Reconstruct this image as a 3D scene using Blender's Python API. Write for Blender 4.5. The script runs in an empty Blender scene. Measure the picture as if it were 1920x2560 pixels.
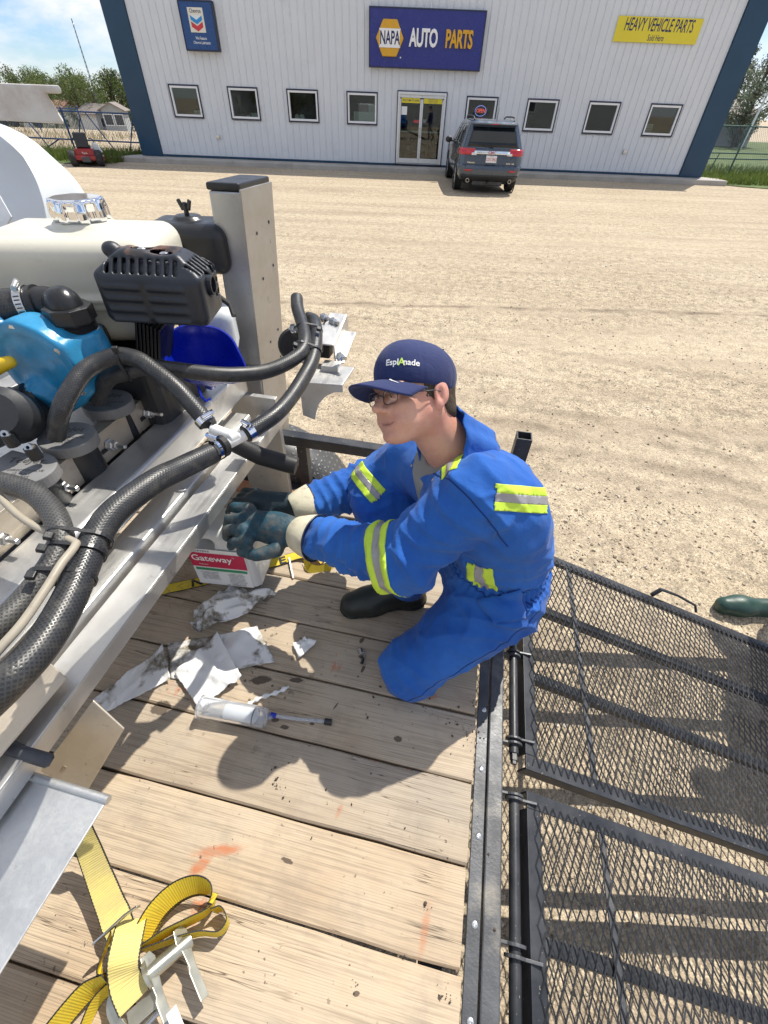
import bpy, bmesh, math, random
import numpy as np
from mathutils import Vector, Matrix
from mathutils.bvhtree import BVHTree
random.seed(7); np.random.seed(7)
scene = bpy.context.scene
COL = scene.collection
RAD = math.radians

# ------------------------------------------------------------------ camera
# units: metres. World axes follow the trailer: X to its rear, Y across it, Z up.
FOC, PITCH, ROLL, YAW = 1065.0, RAD(43.9), RAD(2.3), RAD(10.5)
CAM = np.array([0.0, 0.0, 1.93])
_fh = np.array([-math.sin(YAW), math.cos(YAW), 0]); _rt = np.array([math.cos(YAW), math.sin(YAW), 0]); _up = np.array([0, 0, 1.0])
FW = math.cos(PITCH)*_fh - math.sin(PITCH)*_up
_u0 = math.cos(PITCH)*_up + math.sin(PITCH)*_fh
RT = math.cos(ROLL)*_rt + math.sin(ROLL)*_u0
UP = -math.sin(ROLL)*_rt + math.cos(ROLL)*_u0
cam_data = bpy.data.cameras.new('camera'); cam = bpy.data.objects.new('camera', cam_data); COL.objects.link(cam)
cam_data.sensor_width = 36; cam_data.lens = FOC/2560*36; cam_data.clip_start = 0.02; cam_data.clip_end = 5000
m = Matrix.Identity(4)
for i in range(3):
    m[i][0] = RT[i]; m[i][1] = UP[i]; m[i][2] = -FW[i]; m[i][3] = CAM[i]
cam.matrix_world = m
scene.camera = cam
# measuring helpers: where the sight line through a photo position meets a plane of the place
def ray(x, y): return FW + RT*((x-960)/FOC) - UP*((y-1280)/FOC)
def G(x, y, z): d = ray(x, y); return CAM + d*((z-CAM[2])/d[2])
def PX(x, y, X): d = ray(x, y); return CAM + d*(X/d[0])
def PY(x, y, Y): d = ray(x, y); return CAM + d*(Y/d[1])
def PD(x, y, dep): return CAM + ray(x, y)*dep

# ------------------------------------------------------------------ sky, sun, exposure
SUNV = np.array([0.28, 0.60, 1.0]); SUNV /= np.linalg.norm(SUNV)
world = bpy.data.worlds.new('World'); scene.world = world; world.use_nodes = True
wn = world.node_tree; wn.nodes.clear()
def wnode(t, **k):
    n = wn.nodes.new(t)
    for a, b in k.items(): setattr(n, a, b)
    return n
sky = wnode('ShaderNodeTexSky', sky_type='NISHITA', sun_disc=False)
sky.sun_elevation = math.asin(SUNV[2]); sky.sun_rotation = math.atan2(SUNV[0], SUNV[1])
sky.air_density = 1.0; sky.dust_density = 0.15; sky.ozone_density = 1.0; sky.altitude = 600
tc = wnode('ShaderNodeTexCoord'); mp = wnode('ShaderNodeMapping'); mp.inputs['Scale'].default_value = (1, 1, 2.6)
n1 = wnode('ShaderNodeTexNoise'); n1.inputs['Scale'].default_value = 3.1; n1.inputs['Detail'].default_value = 9; n1.inputs['Roughness'].default_value = 0.58; n1.inputs['Distortion'].default_value = 0.25
rp = wnode('ShaderNodeValToRGB'); rp.color_ramp.elements[0].position = 0.43; rp.color_ramp.elements[1].position = 0.55
mx = wnode('ShaderNodeMixRGB'); mx.inputs['Color2'].default_value = (6.9, 7.05, 7.3, 1)
bg = wnode('ShaderNodeBackground'); bg.inputs['Strength'].default_value = 0.128; wo = wnode('ShaderNodeOutputWorld')
wl = wn.links.new
wl(tc.outputs['Generated'], mp.inputs['Vector']); wl(mp.outputs['Vector'], n1.inputs['Vector']); wl(n1.outputs['Fac'], rp.inputs['Fac'])
tint = wnode('ShaderNodeMixRGB', blend_type='MULTIPLY'); tint.inputs['Fac'].default_value = 1; tint.inputs['Color2'].default_value = (0.60, 0.735, 0.98, 1)
wl(rp.outputs['Color'], mx.inputs['Fac']); wl(sky.outputs['Color'], tint.inputs['Color1']); wl(tint.outputs['Color'], mx.inputs['Color1']); wl(mx.outputs['Color'], bg.inputs['Color']); wl(bg.outputs['Background'], wo.inputs['Surface'])
sun_data = bpy.data.lights.new('sun', 'SUN'); sun_data.energy = 5.0; sun_data.angle = RAD(0.53); sun_data.color = (1, 0.945, 0.84)
sun = bpy.data.objects.new('sun', sun_data); COL.objects.link(sun)
sun.rotation_euler = Vector(SUNV).to_track_quat('Z', 'Y').to_euler(); sun.location = (3, 8, 14)
vs = scene.view_settings
vs.view_transform = 'Standard'; vs.look = 'None'; vs.exposure = 0.20; vs.gamma = 1.0; vs.use_curve_mapping = False
scene.cycles.max_bounces = 8; scene.cycles.transparent_max_bounces = 16

# ------------------------------------------------------------------ helpers: materials
MATS = {}
def _m(name):
    m = bpy.data.materials.new(name); m.use_nodes = True; nt = m.node_tree
    b = nt.nodes['Principled BSDF']; MATS[name] = m
    return m, nt, b
def N(nt, t, ins=None, **k):
    n = nt.nodes.new(t)
    for a, v in k.items(): setattr(n, a, v)
    for a, v in (ins or {}).items():
        if hasattr(v, 'is_linked') or isinstance(v, bpy.types.NodeSocket): nt.links.new(v, n.inputs[a])
        else: n.inputs[a].default_value = v
    return n
def c4(c): return (c[0], c[1], c[2], 1)
def ramp(nt, fac, stops):
    r = nt.nodes.new('ShaderNodeValToRGB'); nt.links.new(fac, r.inputs['Fac']); e = r.color_ramp.elements
    while len(e) < len(stops): e.new(0.5)
    for i, (p, c) in enumerate(stops): e[i].position = p; e[i].color = c4(c) if not isinstance(c, (int, float)) else (c, c, c, 1)
    return r.outputs['Color']
def mixc(nt, fac, a, b, mode='MIX'):
    n = nt.nodes.new('ShaderNodeMixRGB'); n.blend_type = mode
    for k, v in (('Fac', fac), ('Color1', a), ('Color2', b)):
        if isinstance(v, bpy.types.NodeSocket): nt.links.new(v, n.inputs[k])
        else: n.inputs[k].default_value = v if isinstance(v, (int, float)) else c4(v)
    return n.outputs['Color']
def mathn(nt, op, a, b=0.0, clamp=False):
    n = nt.nodes.new('ShaderNodeMath'); n.operation = op; n.use_clamp = clamp
    for i, v in enumerate((a, b)):
        if isinstance(v, bpy.types.NodeSocket): nt.links.new(v, n.inputs[i])
        else: n.inputs[i].default_value = v
    return n.outputs[0]
def coords(nt, kind='Object', scale=(1, 1, 1), rand=False, rot=(0, 0, 0)):
    t = nt.nodes.new('ShaderNodeTexCoord'); mp = nt.nodes.new('ShaderNodeMapping'); mp.inputs['Scale'].default_value = scale; mp.inputs['Rotation'].default_value = rot
    nt.links.new(t.outputs[kind], mp.inputs['Vector'])
    if rand:
        oi = nt.nodes.new('ShaderNodeObjectInfo'); mu = nt.nodes.new('ShaderNodeVectorMath'); mu.operation = 'SCALE'
        co = nt.nodes.new('ShaderNodeCombineXYZ'); nt.links.new(oi.outputs['Random'], co.inputs[0]); nt.links.new(oi.outputs['Random'], co.inputs[1]); nt.links.new(oi.outputs['Random'], co.inputs[2])
        nt.links.new(co.outputs[0], mu.inputs[0]); mu.inputs['Scale'].default_value = 57.0; nt.links.new(mu.outputs[0], mp.inputs['Location'])
    return mp.outputs['Vector']
def noise(nt, vec, scale, detail=4, rough=0.55, dist=0.0):
    n = nt.nodes.new('ShaderNodeTexNoise'); nt.links.new(vec, n.inputs['Vector'])
    n.inputs['Scale'].default_value = scale; n.inputs['Detail'].default_value = detail; n.inputs['Roughness'].default_value = rough; n.inputs['Distortion'].default_value = dist
    return n.outputs['Fac']
def voro(nt, vec, scale, feature='F1', out='Distance'):
    n = nt.nodes.new('ShaderNodeTexVoronoi'); n.feature = feature; nt.links.new(vec, n.inputs['Vector']); n.inputs['Scale'].default_value = scale
    return n.outputs[out]
def bump(nt, b, height, strength=0.3, dist=0.01, prev=None):
    n = nt.nodes.new('ShaderNodeBump'); nt.links.new(height, n.inputs['Height']); n.inputs['Strength'].default_value = strength; n.inputs['Distance'].default_value = dist
    if prev is not None: nt.links.new(prev, n.inputs['Normal'])
    nt.links.new(n.outputs['Normal'], b.inputs['Normal']); return n.outputs['Normal']
def mat(name, color, rough=0.5, metal=0.0, var=0.12, vs=6.0, bmp=0.0, bs=60.0, dirt=None, rv=0.1, emit=None, coat=0.0, stretch=(1, 1, 1), spec=None):
    """plain procedural material: colour with soft variation, optional dirt patches, fine relief"""
    m, nt, b = _m(name)
    v = coords(nt, scale=stretch)
    f = noise(nt, v, vs, 5)
    col = ramp(nt, f, [(0.3, tuple(max(0, c*(1-var)) for c in color)), (0.7, tuple(min(1, c*(1+var)) for c in color))])
    if dirt:
        dc, amt, ds = dirt
        fd = noise(nt, v, ds, 7, 0.65)
        fd = ramp(nt, fd, [(0.62-0.25*amt, 0.0), (0.78-0.1*amt, 1.0)])
        col = mixc(nt, mathn(nt, 'MULTIPLY', fd, min(1, 0.4+amt)), col, dc)
    nt.links.new(col, b.inputs['Base Color'])
    r = ramp(nt, noise(nt, v, vs*2.3, 4), [(0.3, max(0.02, rough-rv)), (0.7, min(1, rough+rv))]); nt.links.new(r, b.inputs['Roughness'])
    b.inputs['Metallic'].default_value = metal
    if coat: b.inputs['Coat Weight'].default_value = coat; b.inputs['Coat Roughness'].default_value = 0.06
    if spec is not None: b.inputs['Specular IOR Level'].default_value = spec
    if bmp: bump(nt, b, noise(nt, v, bs, 4), bmp, 0.004)
    if emit: b.inputs['Emission Color'].default_value = c4(emit[0]); b.inputs['Emission Strength'].default_value = emit[1]
    return m

# ------------------------------------------------------------------ helpers: things
ORG = {}
def new_obj(name, me): o = bpy.data.objects.new(name, me); COL.objects.link(o); return o
def tag(o, label=None, cat=None, group=None, kind=None):
    if label: o['label'] = label
    if cat: o['category'] = cat
    if group: o['group'] = group
    if kind: o['kind'] = kind
    return o
def thing(name, label, cat, loc=(0, 0, 0), rz=0.0, group=None):
    o = bpy.data.objects.new(name, None); COL.objects.link(o); o.location = loc; o.rotation_euler = (0, 0, rz); o.empty_display_size = 0.1
    ORG[o.name] = np.array(loc, float)
    return tag(o, label, cat, group)
def copy_tree(o, parent=None):
    c = o.copy(); COL.objects.link(c); c.parent = parent
    if o.name in ORG: ORG[c.name] = ORG[o.name]
    for ch in list(o.children): copy_tree(ch, c)
    return c
def nrm(v): v = np.asarray(v, float); return v/max(1e-9, np.linalg.norm(v))
def perp(d):
    d = nrm(d); a = np.array([0, 0, 1.0]) if abs(d[2]) < 0.9 else np.array([1.0, 0, 0])
    u = nrm(np.cross(d, a)); return u, np.cross(u, d)
def rotz(a): c, s = math.cos(a), math.sin(a); return np.array([[c, -s, 0], [s, c, 0], [0, 0, 1.0]])
def rot_axis(ax, a):
    return np.array(Matrix.Rotation(a, 3, Vector(ax)))
def catmull(pts, n=8):
    P = [np.asarray(p, float) for p in pts]; P = [2*P[0]-P[1]]+P+[2*P[-1]-P[-2]]; out = []
    for i in range(1, len(P)-2):
        for k in range(n):
            t = k/n; a, b, c, d = P[i-1:i+3]
            out.append(0.5*((2*b)+(c-a)*t+(2*a-5*b+4*c-d)*t*t+(3*b-a-3*c+d)*t**3))
    out.append(P[-2]); return out
class MB:
    """collects shapes for ONE mesh object"""
    def __init__(s): s.v = []; s.f = []; s.uv = []; s.mi = []; s.cur = 0
    def add(s, vs, fs, uvs=None):
        o = len(s.v); s.v += [tuple(map(float, p)) for p in vs]
        for i, f in enumerate(fs): s.f.append([o+k for k in f]); s.uv.append(uvs[i] if uvs else None); s.mi.append(s.cur)
        return s
    def box(s, c, size, R=None):
        c = np.asarray(c, float); h = np.asarray(size, float)/2
        vs = [np.array([x, y, z])*h for z in (-1, 1) for y in (-1, 1) for x in (-1, 1)]
        if R is not None: vs = [R @ v for v in vs]
        return s.add([c+v for v in vs], [(0, 2, 3, 1), (4, 5, 7, 6), (0, 1, 5, 4), (2, 6, 7, 3), (0, 4, 6, 2), (1, 3, 7, 5)])
    def bar(s, a, b, w, h, up=(0, 0, 1)):
        """box from a to b, w across, h along up"""
        a = np.asarray(a, float); b = np.asarray(b, float); d = nrm(b-a); u = np.asarray(up, float); u = nrm(u-d*(u@d)); x = np.cross(d, u)
        return s.box((a+b)/2, (w, np.linalg.norm(b-a), h), np.array([x, d, u]).T)
    def cyl(s, a, b, r0, r1=None, n=16, caps=True):
        return s.tube([a, b], [r0, r0 if r1 is None else r1], n, caps)
    def tube(s, pts, r, n=12, caps=True, closed=False):
        P = [np.asarray(p, float) for p in pts]; k = len(P); R = r if hasattr(r, '__len__') else [r]*k
        u = None; vs = []; L = 0; ls = []
        for i, p in enumerate(P):
            a = P[(i-1) % k] if (closed or i) else P[0]; b = P[(i+1) % k] if (closed or i < k-1) else P[-1]
            d = nrm(b-a)
            if u is None: u, w = perp(d)
            else: u = nrm(u-d*(u@d)); 
            w = np.cross(d, u)
            if i: L += np.linalg.norm(P[i]-P[i-1])
            ls.append(L)
            vs += [p+R[i]*(math.cos(2*math.pi*j/n)*u+math.sin(2*math.pi*j/n)*w) for j in range(n)]
        fs = []; uvs = []
        for i in range(k if closed else k-1):
            i2 = (i+1) % k; l0 = ls[i]; l1 = ls[i2] if i2 else L+0.01
            for j in range(n):
                j2 = (j+1) % n
                fs.append((i*n+j, i*n+j2, i2*n+j2, i2*n+j)); uvs.append(((j/n, l0), ((j+1)/n, l0), ((j+1)/n, l1), (j/n, l1)))
        if caps and not closed:
            fs.append(tuple(range(n-1, -1, -1))); uvs.append(None); fs.append(tuple((k-1)*n+j for j in range(n))); uvs.append(None)
        return s.add(vs, fs, uvs)
    def ribbon(s, pts, sides, w, th=0.002):
        """flat strip of width w along pts; sides = across directions"""
        P = [np.asarray(p, float) for p in pts]; k = len(P); vs = []
        if len(np.shape(sides)) == 1: sides = [sides]*k
        L = 0; ls = []
        for i, p in enumerate(P):
            d = nrm(P[min(i+1, k-1)]-P[max(i-1, 0)]); a = np.asarray(sides[i], float); a = nrm(a-d*(a@d)); nn = np.cross(d, a)
            if i: L += np.linalg.norm(P[i]-P[i-1])
            ls.append(L)
            vs += [p-a*w/2+nn*th/2, p+a*w/2+nn*th/2, p+a*w/2-nn*th/2, p-a*w/2-nn*th/2]
        fs = []; uvs = []; e = 0.5*th/w
        for i in range(k-1):
            for j, (u0, u1) in enumerate(((0, 1), (1, 1), (1, 0), (0, 0))):
                j2 = (j+1) % 4; fs.append((i*4+j, i*4+j2, i*4+4+j2, i*4+4+j)); uvs.append(((u0, ls[i]), (u1, ls[i]), (u1, ls[i+1]), (u0, ls[i+1])))
        fs += [(3, 2, 1, 0), tuple((k-1)*4+j for j in range(4))]; uvs += [None, None]
        return s.add(vs, fs, uvs)
    def lathe(s, prof, c=(0, 0, 0), ax=(0, 0, 1), n=24, caps=True):
        """prof: (radius, height) pairs along ax"""
        c = np.asarray(c, float); d = nrm(ax); u, w = perp(d); vs = []
        for r, h in prof: vs += [c+d*h+r*(math.cos(2*math.pi*j/n)*u+math.sin(2*math.pi*j/n)*w) for j in range(n)]
        fs = [(i*n+j, i*n+(j+1) % n, (i+1)*n+(j+1) % n, (i+1)*n+j) for i in range(len(prof)-1) for j in range(n)]
        if caps: fs += [tuple(range(n-1, -1, -1)), tuple((len(prof)-1)*n+j for j in range(n))]
        return s.add(vs, fs)
    def prism(s, poly, o, ax, ay, depth):
        """2-D polygon in the plane (o; ax, ay), pushed by vector depth"""
        o = np.asarray(o, float); ax = np.asarray(ax, float); ay = np.asarray(ay, float); dp = np.asarray(depth, float); n = len(poly)
        vs = [o+ax*x+ay*y for x, y in poly]; vs += [v+dp for v in vs]
        fl = np.dot(np.cross(ax, ay), dp) > 0
        fs = [tuple(range(n-1, -1, -1)), tuple(range(n, 2*n))] + [(i, (i+1) % n, n+(i+1) % n, n+i) for i in range(n)]
        if not fl: fs = [f[::-1] for f in fs]
        return s.add(vs, fs)
    def sphere(s, c, r, n=12, m=8, R=None):
        c = np.asarray(c, float); r = np.asarray(r, float)*np.ones(3); vs = [(0, 0, -1)]
        for i in range(1, m):
            t = math.pi*i/m
            vs += [(math.sin(t)*math.cos(2*math.pi*j/n), math.sin(t)*math.sin(2*math.pi*j/n), -math.cos(t)) for j in range(n)]
        vs.append((0, 0, 1)); V = np.array(vs)*r
        if R is not None: V = V @ np.asarray(R).T
        fs = [(0, 1+(j+1) % n, 1+j) for j in range(n)]
        for i in range(m-2): fs += [(1+i*n+j, 1+i*n+(j+1) % n, 1+(i+1)*n+(j+1) % n, 1+(i+1)*n+j) for j in range(n)]
        t = 1+(m-1)*n; fs += [(t, 1+(m-2)*n+j, 1+(m-2)*n+(j+1) % n) for j in range(n)]
        return s.add(V+c, fs)
    def build(s, name, mats, parent=None, smooth=None, bevel=0.0, local=False, seg=2, label=None):
        o = make(name, s.v, s.f, mats, parent, smooth, bevel, local, seg, s.mi)
        if any(u is not None for u in s.uv):
            ul = o.data.uv_layers.new(name='UVMap'); k = 0; arr = np.zeros((len(o.data.loops), 2), np.float32)
            for f, u in zip(s.f, s.uv):
                if u is not None: arr[k:k+len(f)] = u
                k += len(f)
            ul.data.foreach_set('uv', arr.ravel())
        if label: o['label'] = label
        return o
def make(name, verts, faces, mats, parent=None, smooth=None, bevel=0.0, local=False, seg=2, mi=None):
    V = np.asarray(verts, float)
    org = np.zeros(3)
    if parent is not None and not local: org = ORG.get(parent.name, np.zeros(3))
    me = bpy.data.meshes.new(name); me.from_pydata((V-org).tolist(), [], [list(map(int, f)) for f in faces] if not isinstance(faces, list) else faces)
    for mm in (mats if isinstance(mats, (list, tuple)) else [mats]): me.materials.append(MATS[mm] if isinstance(mm, str) else mm)
    if mi is not None and max(mi, default=0) > 0: me.polygons.foreach_set('material_index', mi)
    if smooth is not None:
        me.shade_smooth()
        if smooth < 170: me.set_sharp_from_angle(angle=RAD(smooth))
    me.update()
    o = new_obj(name, me)
    if parent is not None: o.parent = parent; ORG[o.name] = org
    if bevel:
        b = o.modifiers.new('bevel', 'BEVEL'); b.width = bevel; b.segments = seg; b.limit_method = 'ANGLE'; b.angle_limit = RAD(40)
    return o
def text_geo(s, size=1.0, sx=1.0, bold=0.0, shear=0.0, depth=0.0, align='CENTER', spacing=1.0):
    cu = bpy.data.curves.new('t', 'FONT'); cu.body = s; cu.size = size; cu.align_x = align; cu.align_y = 'CENTER'; cu.offset = bold*size; cu.shear = shear; cu.extrude = depth/2; cu.resolution_u = 3; cu.space_character = spacing
    o = bpy.data.objects.new('t', cu); me = o.to_mesh()
    v = np.array([p.co[:] for p in me.vertices]).reshape(-1, 3); f = [tuple(p.vertices) for p in me.polygons]
    o.to_mesh_clear(); bpy.data.objects.remove(o); bpy.data.curves.remove(cu)
    v[:, 0] *= sx
    return v, f
def add_text(mb, s, o, ax, ay, **k):
    """text laid in the plane (o; ax, ay), centre at o"""
    v, f = text_geo(s, **k); ax = np.asarray(ax, float); ay = np.asarray(ay, float); az = np.cross(ax, ay)
    mb.add([np.asarray(o, float)+ax*p[0]+ay*p[1]+az*p[2] for p in v], f); return mb

# ------------------------------------------------------------------ helpers: organic shapes as distance fields
def vnoise(P, scale, seed=0):
    Q = P*scale+seed*17.31; I = np.floor(Q).astype(np.int64); f = Q-I; f = f*f*(3-2*f); out = 0
    def h(i, j, k):
        n = (i*374761393+j*668265263+k*2147483647+seed*1013) & 0xffffffff; n = ((n ^ (n >> 13))*1274126177) & 0xffffffff
        return ((n ^ (n >> 16)) & 0xffff)/32767.5-1
    for a in (0, 1):
        for b in (0, 1):
            for c in (0, 1):
                w = (f[:, 0] if a else 1-f[:, 0])*(f[:, 1] if b else 1-f[:, 1])*(f[:, 2] if c else 1-f[:, 2])
                out = out+w*h(I[:, 0]+a, I[:, 1]+b, I[:, 2]+c)
    return out
def sd_cone(P, a, b, r1, r2):
    """tapered capsule"""
    a = np.asarray(a, float); b = np.asarray(b, float); ba = b-a; L = max(1e-6, ba@ba); t = np.clip(((P-a)@ba)/L, 0, 1)
    return np.linalg.norm(P-a-t[:, None]*ba, axis=1)-(r1+(r2-r1)*t)
def sd_ell(P, c, r, R=None):
    Q = P-np.asarray(c, float)
    if R is not None: Q = Q @ np.asarray(R)
    r = np.asarray(r, float); k0 = np.linalg.norm(Q/r, axis=1); k1 = np.linalg.norm(Q/(r*r), axis=1)
    return k0*(k0-1)/np.maximum(k1, 1e-6)
def sd_box(P, c, h, rad=0.0, R=None):
    Q = P-np.asarray(c, float)
    if R is not None: Q = Q @ np.asarray(R)
    q = np.abs(Q)-(np.asarray(h, float)-rad)
    return np.linalg.norm(np.maximum(q, 0), axis=1)+np.minimum(q.max(axis=1), 0)-rad
def sd_cyl(P, a, b, r, rad=0.0):
    a = np.asarray(a, float); b = np.asarray(b, float); L = np.linalg.norm(b-a); d = (b-a)/L; Q = P-(a+b)/2; t = Q@d
    rr = np.linalg.norm(Q-t[:, None]*d, axis=1); q = np.stack([rr-(r-rad), np.abs(t)-(L/2-rad)], 1)
    return np.linalg.norm(np.maximum(q, 0), axis=1)+np.minimum(q.max(axis=1), 0)-rad
def smin(a, b, k):
    h = np.clip(0.5+0.5*(b-a)/k, 0, 1); return b+(a-b)*h-k*h*(1-h)
def smax(a, b, k): return -smin(-a, -b, k)
def sdf_mesh(f, lo, hi, h, newton=2, warp=None, st=1.0):
    f_true = f
    if warp is not None: f = lambda U: f_true(warp(U))
    lo = np.asarray(lo, float); hi = np.asarray(hi, float); n = np.ceil((hi-lo)/h).astype(int)+2; B = 8
    nb = np.ceil(n/B).astype(int); n = nb*B+1; vals = np.ones(n, np.float32)
    ax = [lo[i]+h*np.arange(n[i]) for i in range(3)]
    bc = np.stack(np.meshgrid(*[lo[i]+h*B*(np.arange(nb[i])+0.5) for i in range(3)], indexing='ij'), -1).reshape(-1, 3)
    bf = np.concatenate([f(bc[i:i+200000]) for i in range(0, len(bc), 200000)]).reshape(nb)
    act_b = np.argwhere(np.abs(bf) < h*B*1.08*st); r_ = np.arange(B+1); lg = np.stack(np.meshgrid(r_, r_, r_, indexing='ij'), -1).reshape(-1, 3)
    for s in range(0, len(act_b), 90):
        gi = act_b[s:s+90, None, :]*B+lg[None]; fv = f(lo+h*gi.reshape(-1, 3)); gi = gi.reshape(-1, 3); vals[gi[:, 0], gi[:, 1], gi[:, 2]] = fv
    for (i, j, k) in np.argwhere(bf <= -h*B*1.08*st): vals[i*B+1:i*B+B, j*B+1:j*B+B, k*B+1:k*B+B] = -1
    S = vals < 0
    c = sum(S[a:n[0]-1+a, b:n[1]-1+b, d:n[2]-1+d].astype(np.int8) for a in (0, 1) for b in (0, 1) for d in (0, 1))
    act = (c > 0) & (c < 8); idx = -np.ones(act.shape, np.int64); A = np.argwhere(act); idx[act] = np.arange(len(A))
    acc = np.zeros((len(A), 3)); cnt = np.zeros(len(A)); i, j, k = A.T
    for axis in range(3):
        e = np.eye(3, dtype=int)[axis]; o1, o2 = [np.eye(3, dtype=int)[q] for q in range(3) if q != axis]
        for a in (0, 1):
            for b in (0, 1):
                p = A+a*o1+b*o2; q = p+e; va = vals[p[:, 0], p[:, 1], p[:, 2]]; vb = vals[q[:, 0], q[:, 1], q[:, 2]]; cr = (va < 0) != (vb < 0)
                t = np.where(cr, va/np.where(np.abs(va-vb) < 1e-9, 1, va-vb), 0); acc += np.where(cr[:, None], p+t[:, None]*e, 0); cnt += cr
    V = lo+h*acc/cnt[:, None]; F = []
    for axis in range(3):
        e = np.eye(3, dtype=int)[axis]; o1 = np.eye(3, dtype=int)[(axis+1) % 3]; o2 = np.eye(3, dtype=int)[(axis+2) % 3]
        s0 = [slice(0, n[q]-(1 if q == axis else 0)) for q in range(3)]; s1 = [slice(1 if q == axis else 0, n[q]) for q in range(3)]
        Sa = S[tuple(s0)]; Sb = S[tuple(s1)]; E = np.argwhere(Sa != Sb); E = E[(E[:, (axis+1) % 3] > 0) & (E[:, (axis+2) % 3] > 0) & (E[:, (axis+1) % 3] < n[(axis+1) % 3]-1) & (E[:, (axis+2) % 3] < n[(axis+2) % 3]-1)]
        if not len(E): continue
        q = [idx[tuple((E-x*o1-y*o2).T)] for x, y in ((1, 1), (0, 1), (0, 0), (1, 0))]; Q = np.stack(q, 1)
        ins = Sa[tuple(E.T)]; Q[~ins] = Q[~ins][:, ::-1]; F.append(Q)
    F = np.concatenate(F); F = F[(F >= 0).all(1)]
    if warp is not None: V = warp(V); f = f_true
    for _ in range(newton):
        d = h*0.3; f0 = f(V); g = np.stack([(f(V+d*np.eye(3)[q])-f(V-d*np.eye(3)[q]))/(2*d) for q in range(3)], 1)
        gl = np.maximum((g*g).sum(1), 0.05); step = (f0/gl)[:, None]*g; sl = np.linalg.norm(step, axis=1); V = V-step*np.minimum(1, h*0.5/np.maximum(sl, 1e-9))[:, None]
    return V, F
def sdf_obj(name, f, lo, hi, h, mats, parent=None, local=False, smooth=180, newton=2):
    V, F = sdf_mesh(f, lo, hi, h, newton)
    return make(name, V, F.tolist(), mats, parent, smooth, local=local)
# ------------------------------------------------------------------ materials
def gravel_mat():
    m, nt, b = _m('gravel_ground'); v = coords(nt)
    big = noise(nt, v, 0.35, 5, 0.6); mid = noise(nt, v, 3.0, 5, 0.6)
    col = ramp(nt, big, [(0.3, (0.455, 0.37, 0.26)), (0.7, (0.555, 0.47, 0.345))])
    col = mixc(nt, ramp(nt, mid, [(0.35, 0.0), (0.75, 0.40)]), col, (0.40, 0.31, 0.215))
    vc = N(nt, 'ShaderNodeTexVoronoi', {'Vector': v, 'Scale': 150.0}); vd = N(nt, 'ShaderNodeTexVoronoi', {'Vector': v, 'Scale': 60.0})
    bw = N(nt, 'ShaderNodeRGBToBW', {'Color': vc.outputs['Color']}).outputs[0]
    col = mixc(nt, 1.0, col, ramp(nt, bw, [(0.18, 0.45), (0.38, 0.86), (0.65, 1.03), (0.85, 1.28)]), 'MULTIPLY')
    bw2 = N(nt, 'ShaderNodeRGBToBW', {'Color': vd.outputs['Color']}).outputs[0]
    col = mixc(nt, 1.0, col, ramp(nt, bw2, [(0.15, 0.68), (0.35, 0.98), (0.7, 1.05), (0.85, 1.2)]), 'MULTIPLY')
    mott = noise(nt, v, 9.0, 6, 0.75); col = mixc(nt, 1.0, col, ramp(nt, mott, [(0.36, 0.58), (0.5, 1.0), (0.64, 1.2)]), 'MULTIPLY')
    gm = N(nt, 'ShaderNodeMapping', {'Vector': v, 'Rotation': (0, 0, -YAW)}).outputs[0]; sx = N(nt, 'ShaderNodeSeparateXYZ', {'Vector': gm})
    trk = noise(nt, N(nt, 'ShaderNodeMapping', {'Vector': gm, 'Scale': (0.22, 2.6, 1)}).outputs[0], 1.0, 6, 0.66, 0.5)
    col = mixc(nt, ramp(nt, trk, [(0.47, 0.0), (0.57, 0.35), (0.68, 0.65)]), col, (0.30, 0.235, 0.17))
    col = mixc(nt, ramp(nt, noise(nt, N(nt, 'ShaderNodeMapping', {'Vector': gm, 'Scale': (0.10, 0.8, 1), 'Location': (3, 9, 0)}).outputs[0], 1.0, 4, 0.6), [(0.35, 0.0), (0.7, 0.40)]), col, (0.62, 0.52, 0.385))
    for (d0, wd, am, slope) in ((5.95, 0.035, 0.8, 0.035), (3.42, 0.05, 0.7, -0.24), (3.05, 0.06, 0.5, -0.22), (3.75, 0.05, 0.5, -0.26), (4.35, 0.04, 0.45, -0.28), (5.2, 0.05, 0.45, -0.30), (2.75, 0.04, 0.4, -0.2)):
        dd = mathn(nt, 'SUBTRACT', mathn(nt, 'SUBTRACT', sx.outputs[1], mathn(nt, 'MULTIPLY', sx.outputs[0], slope)), d0); dd = mathn(nt, 'ADD', dd, mathn(nt, 'MULTIPLY', mathn(nt, 'SUBTRACT', noise(nt, gm, 1.3, 5, 0.7), 0.5), 0.35))
        ln = ramp(nt, mathn(nt, 'DIVIDE', mathn(nt, 'ABSOLUTE', dd), wd*4), [(0.0, 1.0), (0.25, 0.6), (0.6, 0.0)])
        ln = mathn(nt, 'MULTIPLY', ln, mathn(nt, 'MULTIPLY', ramp(nt, noise(nt, gm, 2.2, 3), [(0.4, 0.1), (0.6, 1.0)]), am)); col = mixc(nt, ln, col, (0.15, 0.115, 0.085))
    spk = noise(nt, v, 34.0, 3, 0.7)
    col = mixc(nt, ramp(nt, spk, [(0.60, 0.0), (0.70, 0.5)]), col, (0.17, 0.13, 0.095))
    nt.links.new(col, b.inputs['Base Color']); b.inputs['Roughness'].default_value = 0.95; b.inputs['Specular IOR Level'].default_value = 0.2
    h = mathn(nt, 'ADD', mathn(nt, 'MULTIPLY', vc.outputs['Distance'], -0.6), mathn(nt, 'ADD', mathn(nt, 'MULTIPLY', vd.outputs['Distance'], -1.0), noise(nt, v, 30, 5, 0.7)))
    bump(nt, b, h, 0.55, 0.012); return m
gravel_mat()
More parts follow.
